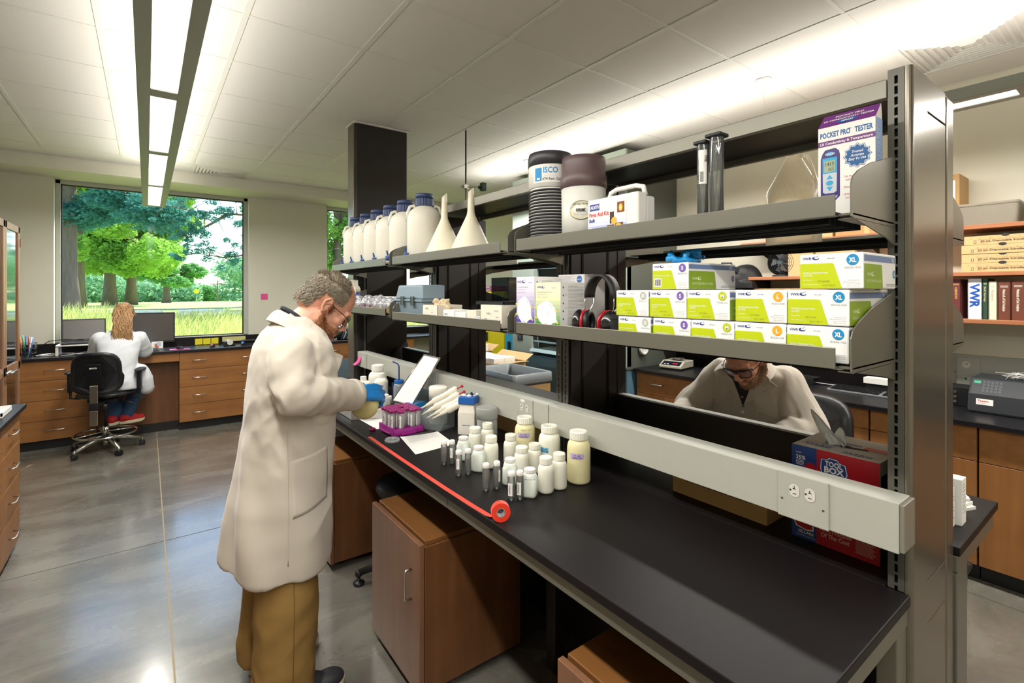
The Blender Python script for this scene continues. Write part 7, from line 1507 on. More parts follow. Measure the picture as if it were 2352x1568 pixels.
for (xx,yy,nx_,ny_,zz,grp) in ((2.745,3.98,2,5,0.86,'white boxes in the nearer carton'),(2.83,4.79,3,5,0.90,'white boxes in the farther carton')):
    for i in range(nx_):
        for j in range(ny_):
            lb='small white box in the %s carton, row %s, place %s'%('nearer' if zz<0.88 else 'farther',['one','two','three'][i],['one','two','three','four','five'][j])
            if pw is None:
                pw=thing('small_box',lb,'box',(xx,yy,zz),0,grp); MB().box(0,0,0,0.13,0.10,0.115).build('carton',M_paper,pw,bevel=0.002); m=MB(); [m.rect((-0.0006,0.10,0),(0,-1,0),(0,0,1),0.02,0.09-k*0.012,0.08-(k%2)*0.01,0.092-k*0.012,0) for k in range(5)]; m.build('print',M_greyp,pw)
            else: dup(pw,lb,(xx+i*0.132,yy+j*0.102,zz+random.uniform(-0.006,0.012)),rz=random.uniform(-0.02,0.02),group=grp)
# objects seen beside the man's face, on the window counter
r=thing('green_bag','dark green and purple striped backpack on the window counter behind the man\'s chin','bag',(2.20,7.20,ZT)); mb=MB(); mb.ball((0,0,0.09),(0.20,0.14,0.10),14); mb.ball((0.12,-0.02,0.12),(0.10,0.10,0.10),12); fuse(mb,'body',mat('camo_green','2c4030',0.6,var=0.5,scale=14),r,voxel=0.012,smooth=3,ndisp=0.03,nscale=14)
m=MB(); [m.tube([(0.02+0.03*i,-0.16,0.01),(0.06+0.03*i,-0.165,0.10),(0.03+0.03*i,-0.12,0.20),(0.0+0.03*i,-0.05,0.22)],0.010,6,i%2) for i in range(4)]; m.build('straps',[mat('strap_purple','5a4a80',0.5),mat('strap_pale_green','a9c9a0',0.5)],r)
r=thing('black_case','rounded black case with a pale lid on the window counter left of the column','case',(2.52,7.22,ZT)); m=MB(); m.lathe([(0.15,0),(0.16,0.05),(0.15,0.15),(0.10,0.24),(0,0.28)],24,sq=3); m.build('body',M_black,r); m=MB(); m.tube([(0.15*cos(a),-0.165,0.05+0.24*sin(a)) for a in [i*pi/10 for i in range(11)]],0.012,6); m.build('rim',mat('pale_grey_rim','aeb8c0',0.4),r)
m=MB(); rg=random.Random(2)
for i in range(40): m.tube([(2.65+rg.uniform(-.1,.15),7.12+rg.uniform(-.06,.06),ZT+0.005+rg.random()*0.03) for _ in range(3)],0.004,4,i%3)
m=m.build('wire_bundle',[mat('w1','c9b060',0.5),mat('w2','c06040',0.5),M_white],kind='stuff'); tag(m,'tangle of thin coloured wires on the window counter beside the column','wires')
# task chair seen through the shelving
def task_chair(label,x,y,rz,seat=0.60,ring=True,M_base_=M_nickel,back=True,arms=True,backh=0.42):
    r=thing('task_chair',label,'chair',(x,y,0),rz)
    for k in range(5):
        a=k*2*pi/5+0.31; ca_,sa_=cos(a),sin(a); m=MB(); m.tube([(0.03*ca_,0.03*sa_,0.135),(0.14*ca_,0.14*sa_,0.125),(0.30*ca_,0.30*sa_,0.075)],[0.028,0.022,0.016],8); m.cyl((0.30*ca_,0.30*sa_,0.04),(0.30*ca_,0.30*sa_,0.085),0.012,n=10); m.build('base_arm',M_base_,r)
        m=MB(); T_=Matrix.Translation((0.30*ca_,0.30*sa_,0.028))@Matrix.Rotation(a+0.9*k,4,'Z'); m.lathe([(0.012,-0.027),(0.028,-0.024),(0.028,-0.006),(0.015,-0.004),(0.015,0.004),(0.028,0.006),(0.028,0.024),(0.012,0.027)],18,M=T_@Matrix.Rotation(pi/2,4,'X'),sm=False); m.build('caster',M_black,r)
    m=MB(); m.cyl((0,0,0.06),(0,0,0.16),0.022,n=16); m.cyl((0,0,0.16),(0,0,0.26),0.028,n=16,m=1) ; m.cyl((0,0,0.26),(0,0,seat-0.06),0.014,n=12,m=2); m.build('gas_lift',[M_base_,M_chrome,M_black],r)
    if ring:
        m=MB(); m.tube([(0.255*cos(a),0.255*sin(a),0.185) for a in [k*pi/24 for k in range(48)]],0.010,8,closed=True); [m.tube([(0.03*cos(a),0.03*sin(a),0.20),(0.255*cos(a),0.255*sin(a),0.185)],0.008,6) for a in (0.6,0.6+pi/2,0.6+pi,0.6+1.5*pi)]; m.build('foot_ring',M_chrome,r)
    m=MB(); m.ball((0,0.02,seat-0.015),(0.245,0.235,0.042),28); m.build('seat',M_vin,r); m=MB(); m.box(-0.12,-0.12,seat-0.085,0.12,0.12,seat-0.05); m.build('mechanism',M_black,r,bevel=0.01)
    m=MB(); m.tube([(0.05,0.0,seat-0.07),(0.20,-0.06,seat-0.10),(0.27,-0.08,seat-0.135)],[0.005,0.005,0.012],6); m.tube([(0.05,0.05,seat-0.07),(0.26,0.03,seat-0.085),(0.33,0.02,seat-0.09)],[0.004,0.004,0.009],6); m.build('lever',M_black,r)
    if back:
        yb=-0.27; m=MB(); W2=0.215; zb0,zb1=seat+0.02,seat+0.02+backh
        n=40; prof=[]
        for i in range(n):
            a=2*pi*i/n; ca_,sa_=cos(a),sin(a); q=(abs(ca_)**3.4+abs(sa_)**3.4)**(-1/3.4); prof.append((W2*ca_*q*(1.0 if sa_<0 else 0.93),(zb0+zb1)/2+backh/2*sa_*q))
        vs=[];L_=[(-0.032,0.86),(-0.036,0.94),(-0.020,1.0),(0.0,1.0),(0.022,0.95),(0.035,0.80)]
        cz=(zb0+zb1)/2
        for (dy,s_) in L_: vs += [(px_*s_,yb+dy-0.05*(px_/W2)**2*-1.0+0.10*((pz-zb0)/backh-0.3)*-0.35,cz+(pz-cz)*s_) for px_,pz in prof]
        fs=[(j*n+k,j*n+(k+1)%n,(j+1)*n+(k+1)%n,(j+1)*n+k) for j in range(len(L_)-1) for k in range(n)]; m.add(vs,fs,0,True); m.add(vs[:n],[tuple(reversed(range(n)))],0); m.add(vs[-n:],[tuple(range(n))],0); m.build('backrest',M_shell,r)
        m=MB(); m.prism([(-0.075,yb-0.034,cz-0.14),(0.075,yb-0.034,cz-0.14),(0.055,yb-0.068,cz+0.10),(-0.055,yb-0.068,cz+0.10)],(0,-0.012,0)); m.build('back_plate',M_shell2,r,bevel=0.008)
        m=MB(); m.text('BEVCO',(0,yb-0.077,cz+0.055),(1,0,0),(0,0,1),0,0,0.013,0,0,align='c',bold=0.04); m.build('logo',M_paper,r)
        m=MB(); m.box(-0.032,yb-0.062,seat-0.12,0.032,yb-0.052,cz-0.11); m.build('back_bar',M_base_,r,bevel=0.004); m=MB(); m.box(-0.036,yb-0.075,seat-0.12,0.036,yb-0.03,seat-0.045); m.build('bar_clamp',M_black,r,bevel=0.006); MB().box(-0.032,yb-0.062,seat-0.27,0.032,yb-0.052,seat-0.125).build('bar_end',M_base_,r,bevel=0.004)
        MB().box(-0.03,yb-0.04,seat-0.09,0.03,-0.1,seat-0.065).build('back_link',M_black,r); m=MB(); m.cyl((0.06,yb-0.03,seat-0.09),(0.10,yb-0.03,seat-0.09),0.022,n=16); m.build('knob',M_black,r)
    if arms:
        for s_ in (-1,1):
            m=MB(); m.tube([(s_*0.20,0.0,seat-0.05),(s_*0.285,0.0,seat-0.04),(s_*0.285,0.0,seat+0.04)],0.014,8); m.box(s_*0.285-0.018,-0.032,seat+0.02,s_*0.285+0.018,0.032,seat+0.20); m.build('arm_post',M_black,r,bevel=0.004)
            m=MB(); m.ball((s_*0.285,0.03,seat+0.215),(0.045,0.125,0.020),18); m.build('armrest',M_black,r)
    return r
M_vin=mat('black_vinyl','17171b',0.28,var=0.06); M_shell=mat('chair_shell_black','16171c',0.38,var=0.05); M_shell2=mat('chair_plate_black','121216',0.30,var=0.05)
task_chair('black task chair with silver base that the woman sits on, at the window counter',-0.335,6.565,radians(-13),0.605)
task_chair('black task chair with a white emblem seen through the shelving beside the column',2.62,6.20,radians(-20),0.62,ring=False,M_base_=M_black)
task_chair('black chair of the seated man across the island',2.66,1.17,radians(90),0.64,ring=True,M_base_=M_black,arms=False)
# ================================================================== PEOPLE
from mathutils.bvhtree import BVHTree
def skinmat(name,c,rough=0.5): return mat(name,c,rough,var=0.07,scale=26,sss=0.12,bump=0.08,bscale=700)
def limb(m,pts,rad,n=18,mt=0):
    m.tube(pts,list(rad),n,mt)
    m.ball(tuple(pts[0]),rad[0],n,mt); m.ball(tuple(pts[-1]),rad[-1],n,mt)
def head_matrix(C,heading,pitch,s=1.0,roll=0.0):
    return Matrix.Translation(Vector(C))@Matrix.Rotation(heading,4,'Z')@Matrix.Rotation(pitch,4,'Y')@Matrix.Rotation(roll,4,'X')@Matrix.Scale(s,4)
def head_shapes(m,M,female=False):
    B=lambda c,r,n=16: m.ball(c,r,n,0,M)
    Tt=lambda pts,rad: m.tube([M@Vector(p) for p in pts],[q*M.to_scale().x for q in rad],12)
    B((-0.005,0,0.058),(0.098,0.076,0.084),24); B((0.035,0,0.045),(0.060,0.066,0.062),20)
    B((0.042,0,-0.012),(0.050,0.057,0.062),18); B((0.045,0,-0.055),(0.046,0.046,0.040),16); B((0.082,0,-0.086),(0.020,0.022,0.019))
    for s in (-1,1):
        Tt([(-0.005,s*0.056,-0.02),(0.005,s*0.055,-0.052),(0.035,s*0.044,-0.078),(0.078,s*0.014,-0.092)],[0.018,0.017,0.017,0.015])
        B((0.068,s*0.040,-0.014),(0.024,0.022,0.022)); Tt([(0.078,s*0.052,0.026),(0.094,s*0.030,0.036),(0.098,s*0.008,0.030)],[0.010,0.011,0.010])
        B((0.079,s*0.032,0.010),(0.0155,0.018,0.0145)); B((0.108,s*0.011,-0.032),(0.011,0.008,0.008))
        B((0.070,s*0.026,-0.045),(0.026,0.024,0.022))
        # ear: shell, rim and lobe
        B((-0.006,s*0.079,0.006),(0.017,0.006,0.030)); Tt([(0.006,s*0.080,0.010),(0.0,s*0.086,0.032),(-0.014,s*0.089,0.034),(-0.024,s*0.089,0.016),(-0.020,s*0.087,-0.006),(-0.006,s*0.082,-0.024)],[0.004,0.005,0.005,0.005,0.0045,0.007])
    Tt([(0.092,0,0.028),(0.104,0,0.004),(0.117,0,-0.018),(0.119,0,-0.028)],[0.009,0.0095,0.012,0.012])
    Tt([(0.098,0,-0.034),(0.100,0,-0.050)],[0.012,0.010])
    Tt([(0.086,-0.024,-0.060),(0.102,-0.010,-0.0555),(0.104,0,-0.0565),(0.102,0.010,-0.0555),(0.086,0.024,-0.060)],[0.004,0.0065,0.007,0.0065,0.004])
    Tt([(0.086,-0.020,-0.063),(0.099,-0.008,-0.067),(0.101,0,-0.068),(0.099,0.008,-0.067),(0.086,0.020,-0.063)],[0.004,0.007,0.0075,0.007,0.004])
def tufts(body,M,pred,N,L,w,lay,rs,name,m_,parent,rootloc,under=0.003,down=0.3):
    """short hair: a thin under-layer plus many fine tapering locks rooted on the head surface"""
    Mi=M.inverted(); me=body.data; rr=random.Random(rs); R3=M.to_3x3().normalized()
    keep=[]; loc={}
    for v in me.vertices:
        l=Mi@v.co
        if abs(l.x)<0.2 and abs(l.y)<0.12 and -0.15<l.z<0.2 and pred(l): loc[v.index]=l
    mb=MB(); idx={}; vs=[]; fs=[]
    for p in me.polygons:
        if all(i in loc for i in p.vertices):
            f=[]
            for i in p.vertices:
                if i not in idx: idx[i]=len(vs); v=me.vertices[i]; vs.append(v.co+v.normal*under)
                f.append(idx[i])
            fs.append(tuple(f))
    mb.add(vs,fs,0,True)
    ids=list(idx)
    if not ids: return None
    for k in range(N):
        v=me.vertices[ids[rr.randrange(len(ids))]]; l=loc[v.index]; nn=v.normal
        d=(R3@Vector(lay(l,rr))).normalized(); q=nn*0.35+d+Vector((rr.gauss(0,.22),rr.gauss(0,.22),rr.gauss(0,.22))); q.normalize()
        p=v.co+nn*(under*0.5)+Vector((rr.gauss(0,.0015),rr.gauss(0,.0015),rr.gauss(0,.0015))); le=L*rr.uniform(0.6,1.3); s=q.cross(nn)
        if s.length<1e-4: continue
        s=s.normalized()*w*rr.uniform(.6,1.3); mid=p+q*le*0.55+nn*le*0.12; tip=p+q*le-nn*le*0.15
        mb.add([p-s,p+s,mid+s*0.7,mid-s*0.7,tip],[(0,1,2,3),(3,2,4)],0,False)
    o=mb.build(name,m_,parent,loc=rootloc); return o
def glasses(M,parent,rootloc,fm,lens=True,w=0.030,h=0.019,sq=2.6,goggle=False):
    g=MB(); 
    for s in (-1,1):
        pts=[]
        for k in range(24):
            a=2*pi*k/24; ca,sa=cos(a),sin(a); q=(abs(ca)**sq+abs(sa)**sq)**(-1/sq); yy=s*0.034+w*0.82*ca*q; pts.append(M@Vector((0.112-(abs(yy)/0.07)**2*0.020,yy,0.006+h*sa*q)))
        g.tube(pts,0.0017*M.to_scale().x,6,closed=True)
        g.tube([M@Vector(p) for p in ((0.098,s*0.062,0.014),(0.060,s*0.080,0.016),(0.0,s*0.085,0.018),(-0.015,s*0.084,0.004))],0.0018,6)
    g.tube([M@Vector(p) for p in ((0.112,-0.010,0.010),(0.117,0,0.013),(0.112,0.010,0.010))],0.0016,6)
    f=g.build('glasses',fm,parent,loc=rootloc)
    L_=MB()
    for s in (-1,1):
        pts=[]
        for k in range(20):
            a=2*pi*k/20; ca,sa=cos(a),sin(a); q=(abs(ca)**sq+abs(sa)**sq)**(-1/sq); yy=s*0.034+w*0.80*ca*q; pts.append(M@Vector((0.112-(abs(yy)/0.07)**2*0.020,yy,0.006+h*0.96*sa*q)))
        L_.poly(pts)
    L_.build('lens',clear('spectacle_lens',(0.96,0.96,0.98),0.5,0.02,opac=0.08,ocol='e8e4f4'),f)
    return f
def hand_shapes(m,M,side,curl,s=1.0,spread=0.0,thumb=0.6):
    """M: wrist frame, +x along the hand, +z out of the back of the hand, +y towards the thumb*side"""
    P=lambda p: M@Vector(p); sc=M.to_scale().x
    for yy in (-0.028,-0.010,0.010,0.027): m.tube([P((0.0,yy*0.6,0)),P((0.045,yy*0.9,0.002)),P((0.085,yy,0.0))],[0.016*sc,0.0145*sc,0.0125*sc],12)
    m.ball((0.045,0,-0.004),(0.05,0.036,0.014),14,0,M)
    Ls=[(0.044,0.026,0.022),(0.048,0.030,0.024),(0.045,0.028,0.023),(0.034,0.021,0.019)]
    for i,yy in enumerate((0.029,0.010,-0.010,-0.029)):
        a=0.0; p=Vector((0.085-0.006*abs(i-1),yy*side,0.0)); pts=[p.copy()]; 
        for j,l in enumerate(Ls[i]):
            a-=curl[i]*(0.9,1.1,0.8)[j]; p=p+Vector((l*cos(a),(spread*(1.5-i))*l*side,l*sin(a))); pts.append(p.copy())
        m.tube([P(q) for q in pts],[0.0105*sc,0.0098*sc,0.0090*sc,0.0078*sc],12); m.ball(tuple(P(pts[-1])),0.0082*sc,10)
        for q in pts[:-1]: m.ball(tuple(P(q)),0.0106*sc,10)
    t=[(0.012,0.026*side,-0.006),(0.042,0.052*side,-0.022*thumb-0.004),(0.066,0.058*side,-0.045*thumb),(0.088,0.048*side,-0.060*thumb)]
    m.tube([P(q) for q in t],[0.016*sc,0.013*sc,0.0115*sc,0.009*sc],12); m.ball(tuple(P(t[-1])),0.0092*sc,10)
def frame(o,x,z):
    x=Vector(x).normalized(); z=Vector(z); y=z.cross(x).normalized(); z=x.cross(y); return Matrix(((x.x,y.x,z.x,o[0]),(x.y,y.y,z.y,o[1]),(x.z,y.z,z.z,o[2]),(0,0,0,1)))
def ringloft(m,rings,n=56,mt=0,caps=True):
    """rings: (cx,cy,cz,rx,ry[,tilt dz per x, exponent])"""
    vs=[]
    for r in rings:
        cx,cy,cz,rx,ry=r[:5]; tz=r[5] if len(r)>5 else 0.0; ty=r[6] if len(r)>6 else 0.0
        for k in range(n):
            a=2*pi*k/n; ca,sa=cos(a),sin(a); q=(abs(ca)**2.3+abs(sa)**2.3)**(-1/2.3); vs.append((cx+rx*ca*q,cy+ry*sa*q,cz+tz*ca+ty*sa))
    fs=[(i*n+k,i*n+(k+1)%n,(i+1)*n+(k+1)%n,(i+1)*n+k) for i in range(len(rings)-1) for k in range(n)]
    if caps: fs += [tuple(reversed(range(n))),tuple((len(rings)-1)*n+k for k in range(n))]
    m.add(vs,fs,mt,True); return m
def ridge(p,ax,sc,ph=0.0):
    """smooth cloth folds running along direction ax"""
    a=Vector(ax).normalized(); q=p-a*(p.dot(a))*0.86
    v=noise.noise(q*sc+Vector((ph,ph*1.7,ph*0.3))); w=noise.noise(q*sc*2.1+Vector((ph+5,0,ph)))
    return (1-abs(v)*2.2)*0.6+w*0.35
M_coat=mat('lab_coat_cloth','c6bdb0',0.85,var=0.02,scale=9,sheen=0.2,bump=0.15,bscale=900)
M_coatW=mat('white_coat_cloth','d9dde2',0.85,var=0.02,scale=9,sheen=0.2)
M_khaki=mat('khaki_cloth','93733c',0.85,var=0.06,scale=10,bump=0.2,bscale=800)
M_glove=mat('glove_blue','1b7ac4',0.38,var=0.05,sss=0.1)
M_skA=skinmat('ruddy_skin','d39a80'); M_skB=skinmat('fair_skin','c98c70')
# ------------------------------------------------------------------ standing man
mx,my=0.47,2.22
man=thing('person','standing bearded man in a long cream lab coat and khaki trousers','person',(mx,my,0)); RL=(-mx,-my,0)
HM=head_matrix((0.628,2.235,1.572),radians(-6),radians(40),1.10)
b=MB(); head_shapes(b,HM)
limb(b,[(0.500,2.24,1.44),(0.530,2.24,1.49),(0.580,2.237,1.535)],[0.080,0.070,0.066]); b.ball(tuple(HM@Vector((-0.045,0,-0.01))),(0.062,0.060,0.07),16)
limb(b,[(0.47,2.24,0.95),(0.48,2.24,1.15),(0.49,2.24,1.33)],[0.135,0.125,0.145])
SR,ER,WR=Vector((0.47,2.055,1.39)),Vector((0.475,1.99,1.225)),Vector((0.790,2.222,1.172))
SL,EL,WL=Vector((0.53,2.42,1.39)),Vector((0.58,2.47,1.19)),Vector((0.78,2.44,1.165))
limb(b,[SR,ER],[0.055,0.042]); limb(b,[ER,WR],[0.042,0.029]); limb(b,[SL,EL],[0.055,0.042]); limb(b,[EL,WL],[0.042,0.028])
HL=frame(WL,(0.9,-0.1,-0.25),(0,0.2,1)); hand_shapes(b,HL,-1,(0.9,0.95,1.0,1.0))
for y_,k_,a_,x_ in ((2.12,0.46,0.455,0.455),(2.35,0.44,0.42,0.42)): limb(b,[(0.47,y_+(0.02 if y_<2.2 else -0.02),0.93),(k_,y_,0.50),(x_,y_,0.09)],[0.085,0.058,0.042])
body=fuse(b,'body',M_skA,man,voxel=0.0042,smooth=5,fac=0.5); body.location=RL
# gloved right hand closing on the bottle neck
HR=frame(WR+Vector((0.005,0.004,0)),(0.95,0.28,-0.10),(0.05,-0.75,0.62)); g=MB()
hand_shapes(g,HR@Matrix.Scale(1.18,4),1,(0.55,0.6,0.64,0.66),1.0,0.06,1.2); g.tube([HR@Vector((-0.07,0,0)),HR@Vector((0.01,0,0))],[0.038,0.031],16)
gl=fuse(g,'glove',M_glove,man,voxel=0.0035,smooth=2,ndisp=0.0018,nscale=55); gl.location=RL
# coat
def torso_rings():
    return [(0.440,2.235,0.545,0.196,0.245,-0.012,0.02),(0.442,2.235,0.60,0.195,0.243,-0.006,0.015),(0.455,2.235,0.78,0.186,0.225),(0.474,2.235,0.96,0.178,0.200),(0.488,2.235,1.08,0.174,0.196),(0.494,2.235,1.22,0.172,0.200),(0.497,2.237,1.33,0.160,0.205),(0.497,2.238,1.41,0.142,0.200),(0.495,2.24,1.465,0.112,0.160),(0.500,2.24,1.51,0.080,0.098),(0.505,2.24,1.535,0.064,0.074)]
c=MB(); ringloft(c,torso_rings())
limb(c,[(0.455,2.065,1.395),(0.445,2.02,1.32),(0.450,1.985,1.25)],[0.082,0.076,0.072]); limb(c,[(0.450,1.985,1.25),(0.60,2.085,1.21),(0.70,2.155,1.188)],[0.074,0.068,0.062]); c.tube([(0.66,2.128,1.194),(0.740,2.184,1.179)],[0.062,0.066],24)
limb(c,[(0.53,2.40,1.39),(0.58,2.46,1.20)],[0.075,0.066]); limb(c,[(0.58,2.46,1.20),(0.75,2.44,1.17)],[0.064,0.050])
def coatfold(p,nn):
    d=0.0; A_=1.7; lo=max(0.0,min(1.0,(1.12-p.z)/0.4))
    ang=atan2(p.y-2.235,p.x-0.46); d+=0.010*lo*sin(ang*5+2.2*sin(p.z*3+ang)+p.z*2.0)*(0.6+0.5*noise.noise(p*3))
    d+=0.007*ridge(p,(0.15,0.1,1),6.0,1.0)*lo
    e=Vector((0.47,2.0,1.24)); k=math.exp(-((p-e).length/0.17)**2); d+=0.012*k*ridge(p,(0.75,0.3,0.5),13,3.0)
    k2=math.exp(-((p-Vector((0.49,2.05,1.12))).length/0.20)**2); d+=0.010*k2*ridge(p,(0.55,0.2,-0.8),11,6.0)
    k3=math.exp(-((p-Vector((0.60,2.15,1.36))).length/0.14)**2); d+=0.009*k3*ridge(p,(0.5,0.2,-0.9),14,9.0)
    if p.x>0.55 and p.y<2.3 and p.z>1.1: d+=0.006*ridge(p,(0.2,-0.3,1),16,2.0)*0.7
    d+=0.0035*noise.noise(p*9)
    return d*A_
coat=fuse(c,'lab_coat',M_coat,man,voxel=0.0075,smooth=7,fac=0.5,disp=coatfold); coat.location=RL
bvh=BVHTree.FromPolygons([v.co for v in coat.data.vertices],[tuple(p.vertices) for p in coat.data.polygons])
def on_coat(bv,o,d,off):
    h=bv.ray_cast(Vector(o),Vector(d)); return (h[0]+h[1]*off) if h[0] is not None else None
def patch(bv,name,org,du,dv,nu,nv,dr,off,m_,parent,rl,thick=0.003,shape=None):
    """cloth patch laid on a garment: a grid of rays"""
    mb=MB(); vs=[];ok=True
    for i in range(nu+1):
        for j in range(nv+1):
            s,t=i/nu,j/nv
            if shape: s,t=shape(s,t)
            o=Vector(org)+Vector(du)*s+Vector(dv)*t; h=on_coat(bv,o-Vector(dr)*0.4,dr,off)
            vs.append(h if h is not None else o)
    mb.add(vs,[(i*(nv+1)+j,(i+1)*(nv+1)+j,(i+1)*(nv+1)+j+1,i*(nv+1)+j+1) for i in range(nu) for j in range(nv)],0,True)
    o=mb.build(name,m_,parent,loc=rl); sd=o.modifiers.new('s','SOLIDIFY'); sd.thickness=thick; sd.offset=1; return o
patch(bvh,'pocket',(0.450,2.03,0.985),(0.150,0.02,0.02),(0.0,0,-0.215),14,14,(0.05,1,0),0.0005,M_coat,man,RL)
def seamline(bv,name,pts,dr,r,m_,parent,rl):
    ps=[on_coat(bv,Vector(p)-Vector(dr)*0.4,dr,0.0) for p in pts]; ps=[p for p in ps if p is not None]; m=MB(); m.tube(ps,r,5); return m.build(name,m_,parent,loc=rl)
M_seam=mat('coat_seam','c8bfb0',0.9)
seamline(bvh,'seam',[(0.435-0.0002*k,2.0,1.13-k*0.028) for k in range(20)],(0.05,1,0),0.0022,M_seam,man,RL)
# hem, cuff, collar, lapel
m=MB(); n=60; r0=torso_rings()[0]; 
cu=MB(); ax=(Vector((0.740,2.184,1.179))-Vector((0.66,2.128,1.194))).normalized(); Mq=Matrix.Translation(Vector((0.737,2.182,1.1795)))@ax.to_track_quat('Z','Y').to_matrix().to_4x4(); cu.lathe([(0.066,-0.028),(0.0695,-0.026),(0.071,0.006),(0.069,0.010),(0.060,0.010),(0.052,-0.01),(0.04,-0.012)],36,M=Mq,close=False); cu.build('cuff',M_coat,man,loc=RL)
def collar(name,inner,outer,m_,parent,rl,th=0.004):
    mb=MB(); n=len(inner); S=6; vs=[]
    for a,b_ in zip(inner,outer):
        a,b_=Vector(a),Vector(b_)
        for k in range(S+1): t=k/S; vs.append(a.lerp(b_,t*0.86)+Vector((0,0,0.008*sin(t*pi))))
    mb.add(vs,[(i*(S+1)+k,(i+1)*(S+1)+k,(i+1)*(S+1)+k+1,i*(S+1)+k+1) for i in range(n-1) for k in range(S)],0,True); o=mb.build(name,m_,parent,loc=rl); sd=o.modifiers.new('s','SOLIDIFY'); sd.thickness=th; sd.offset=0; ss=o.modifiers.new('b','SUBSURF'); ss.levels=1; ss.render_levels=1; return o
collar('collar',[(0.635,2.215,1.375),(0.600,2.165,1.420),(0.555,2.150,1.475),(0.500,2.155,1.530),(0.452,2.19,1.560),(0.440,2.24,1.566),(0.452,2.29,1.560),(0.500,2.325,1.53),(0.56,2.33,1.475),(0.62,2.30,1.40)],
 [(0.668,2.185,1.335),(0.610,2.105,1.350),(0.545,2.085,1.405),(0.470,2.095,1.475),(0.405,2.16,1.510),(0.385,2.24,1.515),(0.405,2.32,1.510),(0.47,2.385,1.47),(0.55,2.395,1.405),(0.66,2.33,1.33)],M_coat,man,RL)
collar('shirt_collar',[(0.640,2.235,1.40),(0.600,2.178,1.445),(0.555,2.163,1.497),(0.505,2.172,1.548),(0.470,2.20,1.572),(0.462,2.24,1.578),(0.47,2.28,1.572),(0.51,2.31,1.548),(0.57,2.32,1.495)],[(0.632,2.225,1.385),(0.598,2.170,1.425),(0.552,2.155,1.478),(0.500,2.163,1.533),(0.458,2.195,1.563),(0.448,2.24,1.568),(0.458,2.285,1.563),(0.50,2.317,1.533),(0.565,2.327,1.48)],mat('navy_shirt','23252e',0.8),man,RL,0.003)
m=MB(); m.prism([(0.640,2.170,1.385),(0.690,2.165,1.360),(0.685,2.175,1.325),(0.660,2.17,1.27),(0.645,2.165,1.20)],(0.0,-0.004,0)); m.build('lapel',M_coat,man,loc=RL)
# trousers and shoes
t=MB(); 
def leg(m,pts,rad): 
    m.tube([Vector(p) for p in pts],rad,28)
leg(t,[(0.475,2.16,0.66),(0.462,2.14,0.58),(0.447,2.108,0.40),(0.440,2.095,0.20),(0.435,2.09,0.115),(0.437,2.09,0.050)],[0.085,0.112,0.116,0.110,0.106,0.106])
leg(t,[(0.465,2.32,0.64),(0.440,2.335,0.55),(0.420,2.355,0.38),(0.405,2.36,0.22),(0.395,2.365,0.13),(0.396,2.365,0.065)],[0.08,0.100,0.088,0.080,0.083,0.085])
def khf(p,nn):
    d=0.009*ridge(p,(0.3,0,1),7,1.0)+0.0025*noise.noise(p*14); k=math.exp(-((p.z-0.14)/0.09)**2); d+=0.011*k*ridge(p,(1,0.3,0.5),12,4.0); k=math.exp(-((p.z-0.36)/0.10)**2); d+=0.008*k*ridge(p,(0.8,0.1,0.7),11,7.0); return d
tr=fuse(t,'trousers',M_khaki,man,voxel=0.0085,smooth=4,disp=khf); tr.location=RL
bt=BVHTree.FromPolygons([v.co for v in tr.data.vertices],[tuple(p.vertices) for p in tr.data.polygons])
seamline(bt,'trouser_seam',[(0.455-0.0006*k,1.9,0.56-k*0.024) for k in range(20)],(0,1,0),0.0022,mat('khaki_seam','7c5f2e',0.9),man,RL)
def shoe(cx,cy,rz,upm,solem,parent,rl,L=0.30,W=0.105,base=0.0,lacem=None,name='shoe',ribs=True):
    M=Matrix.Translation((cx,cy,base))@Matrix.Rotation(rz,4,'Z'); n=30
    def out(t):  # outline half widths along the shoe
        return W/2*(0.72+0.28*sin(pi*min(1,max(0,(t-0.1)/1.1)))) * (max(0.0,1-((t-0.5)/0.5)**6))**0.5
    s=MB(); vs=[]; N2=24
    for (z,k) in ((0,0.96),(0.004,1.0),(0.022,1.02),(0.028,0.98)):
        for i in range(N2): a=2*pi*i/N2; t=0.5+0.5*cos(a); vs.append(M@Vector((L*(t-0.35),out(t)*k*(1 if sin(a)>0 else -1)*abs(sin(a))**0.7*1.25,z+(0.012*max(0,t-0.8)/0.2 if z<0.01 else 0.006*max(0,t-0.8)/0.2))))
    s.add(vs,[(j*N2+i,j*N2+(i+1)%N2,(j+1)*N2+(i+1)%N2,(j+1)*N2+i) for j in range(3) for i in range(N2)]+[tuple(reversed(range(N2))),tuple(3*N2+i for i in range(N2))],0,True); so=s.build('sole',solem,parent,loc=rl)
    u=MB(); u.ball((L*0.42,0,0.045),(L*0.22,W*0.43,0.035),18,0,M); u.ball((L*0.15,0,0.055),(L*0.25,W*0.40,0.045),18,0,M); u.ball((-L*0.18,0,0.06),(L*0.17,W*0.37,0.05),18,0,M); u.tube([M@Vector((-L*0.12,0,0.05)),M@Vector((-L*0.12,0,0.095))],[0.048,0.042],16); uo=fuse(u,name,upm,parent,voxel=0.005,smooth=4); uo.location=rl
    if lacem:
        l=MB(); [l.tube([M@Vector((L*(0.12+0.05*k),-0.026,0.088-k*0.008)),M@Vector((L*(0.14+0.05*k),0,0.100-k*0.008)),M@Vector((L*(0.12+0.05*k),0.026,0.088-k*0.008))],0.0032,6) for k in range(4)]; l.build('laces',lacem,parent,loc=rl)
M_sh=mat('grey_shoe','8e8a86',0.6,var=0.15,scale=40); M_so=mat('shoe_sole_pale','d9cdb8',0.6); M_sod=mat('shoe_dark','26272c',0.6)
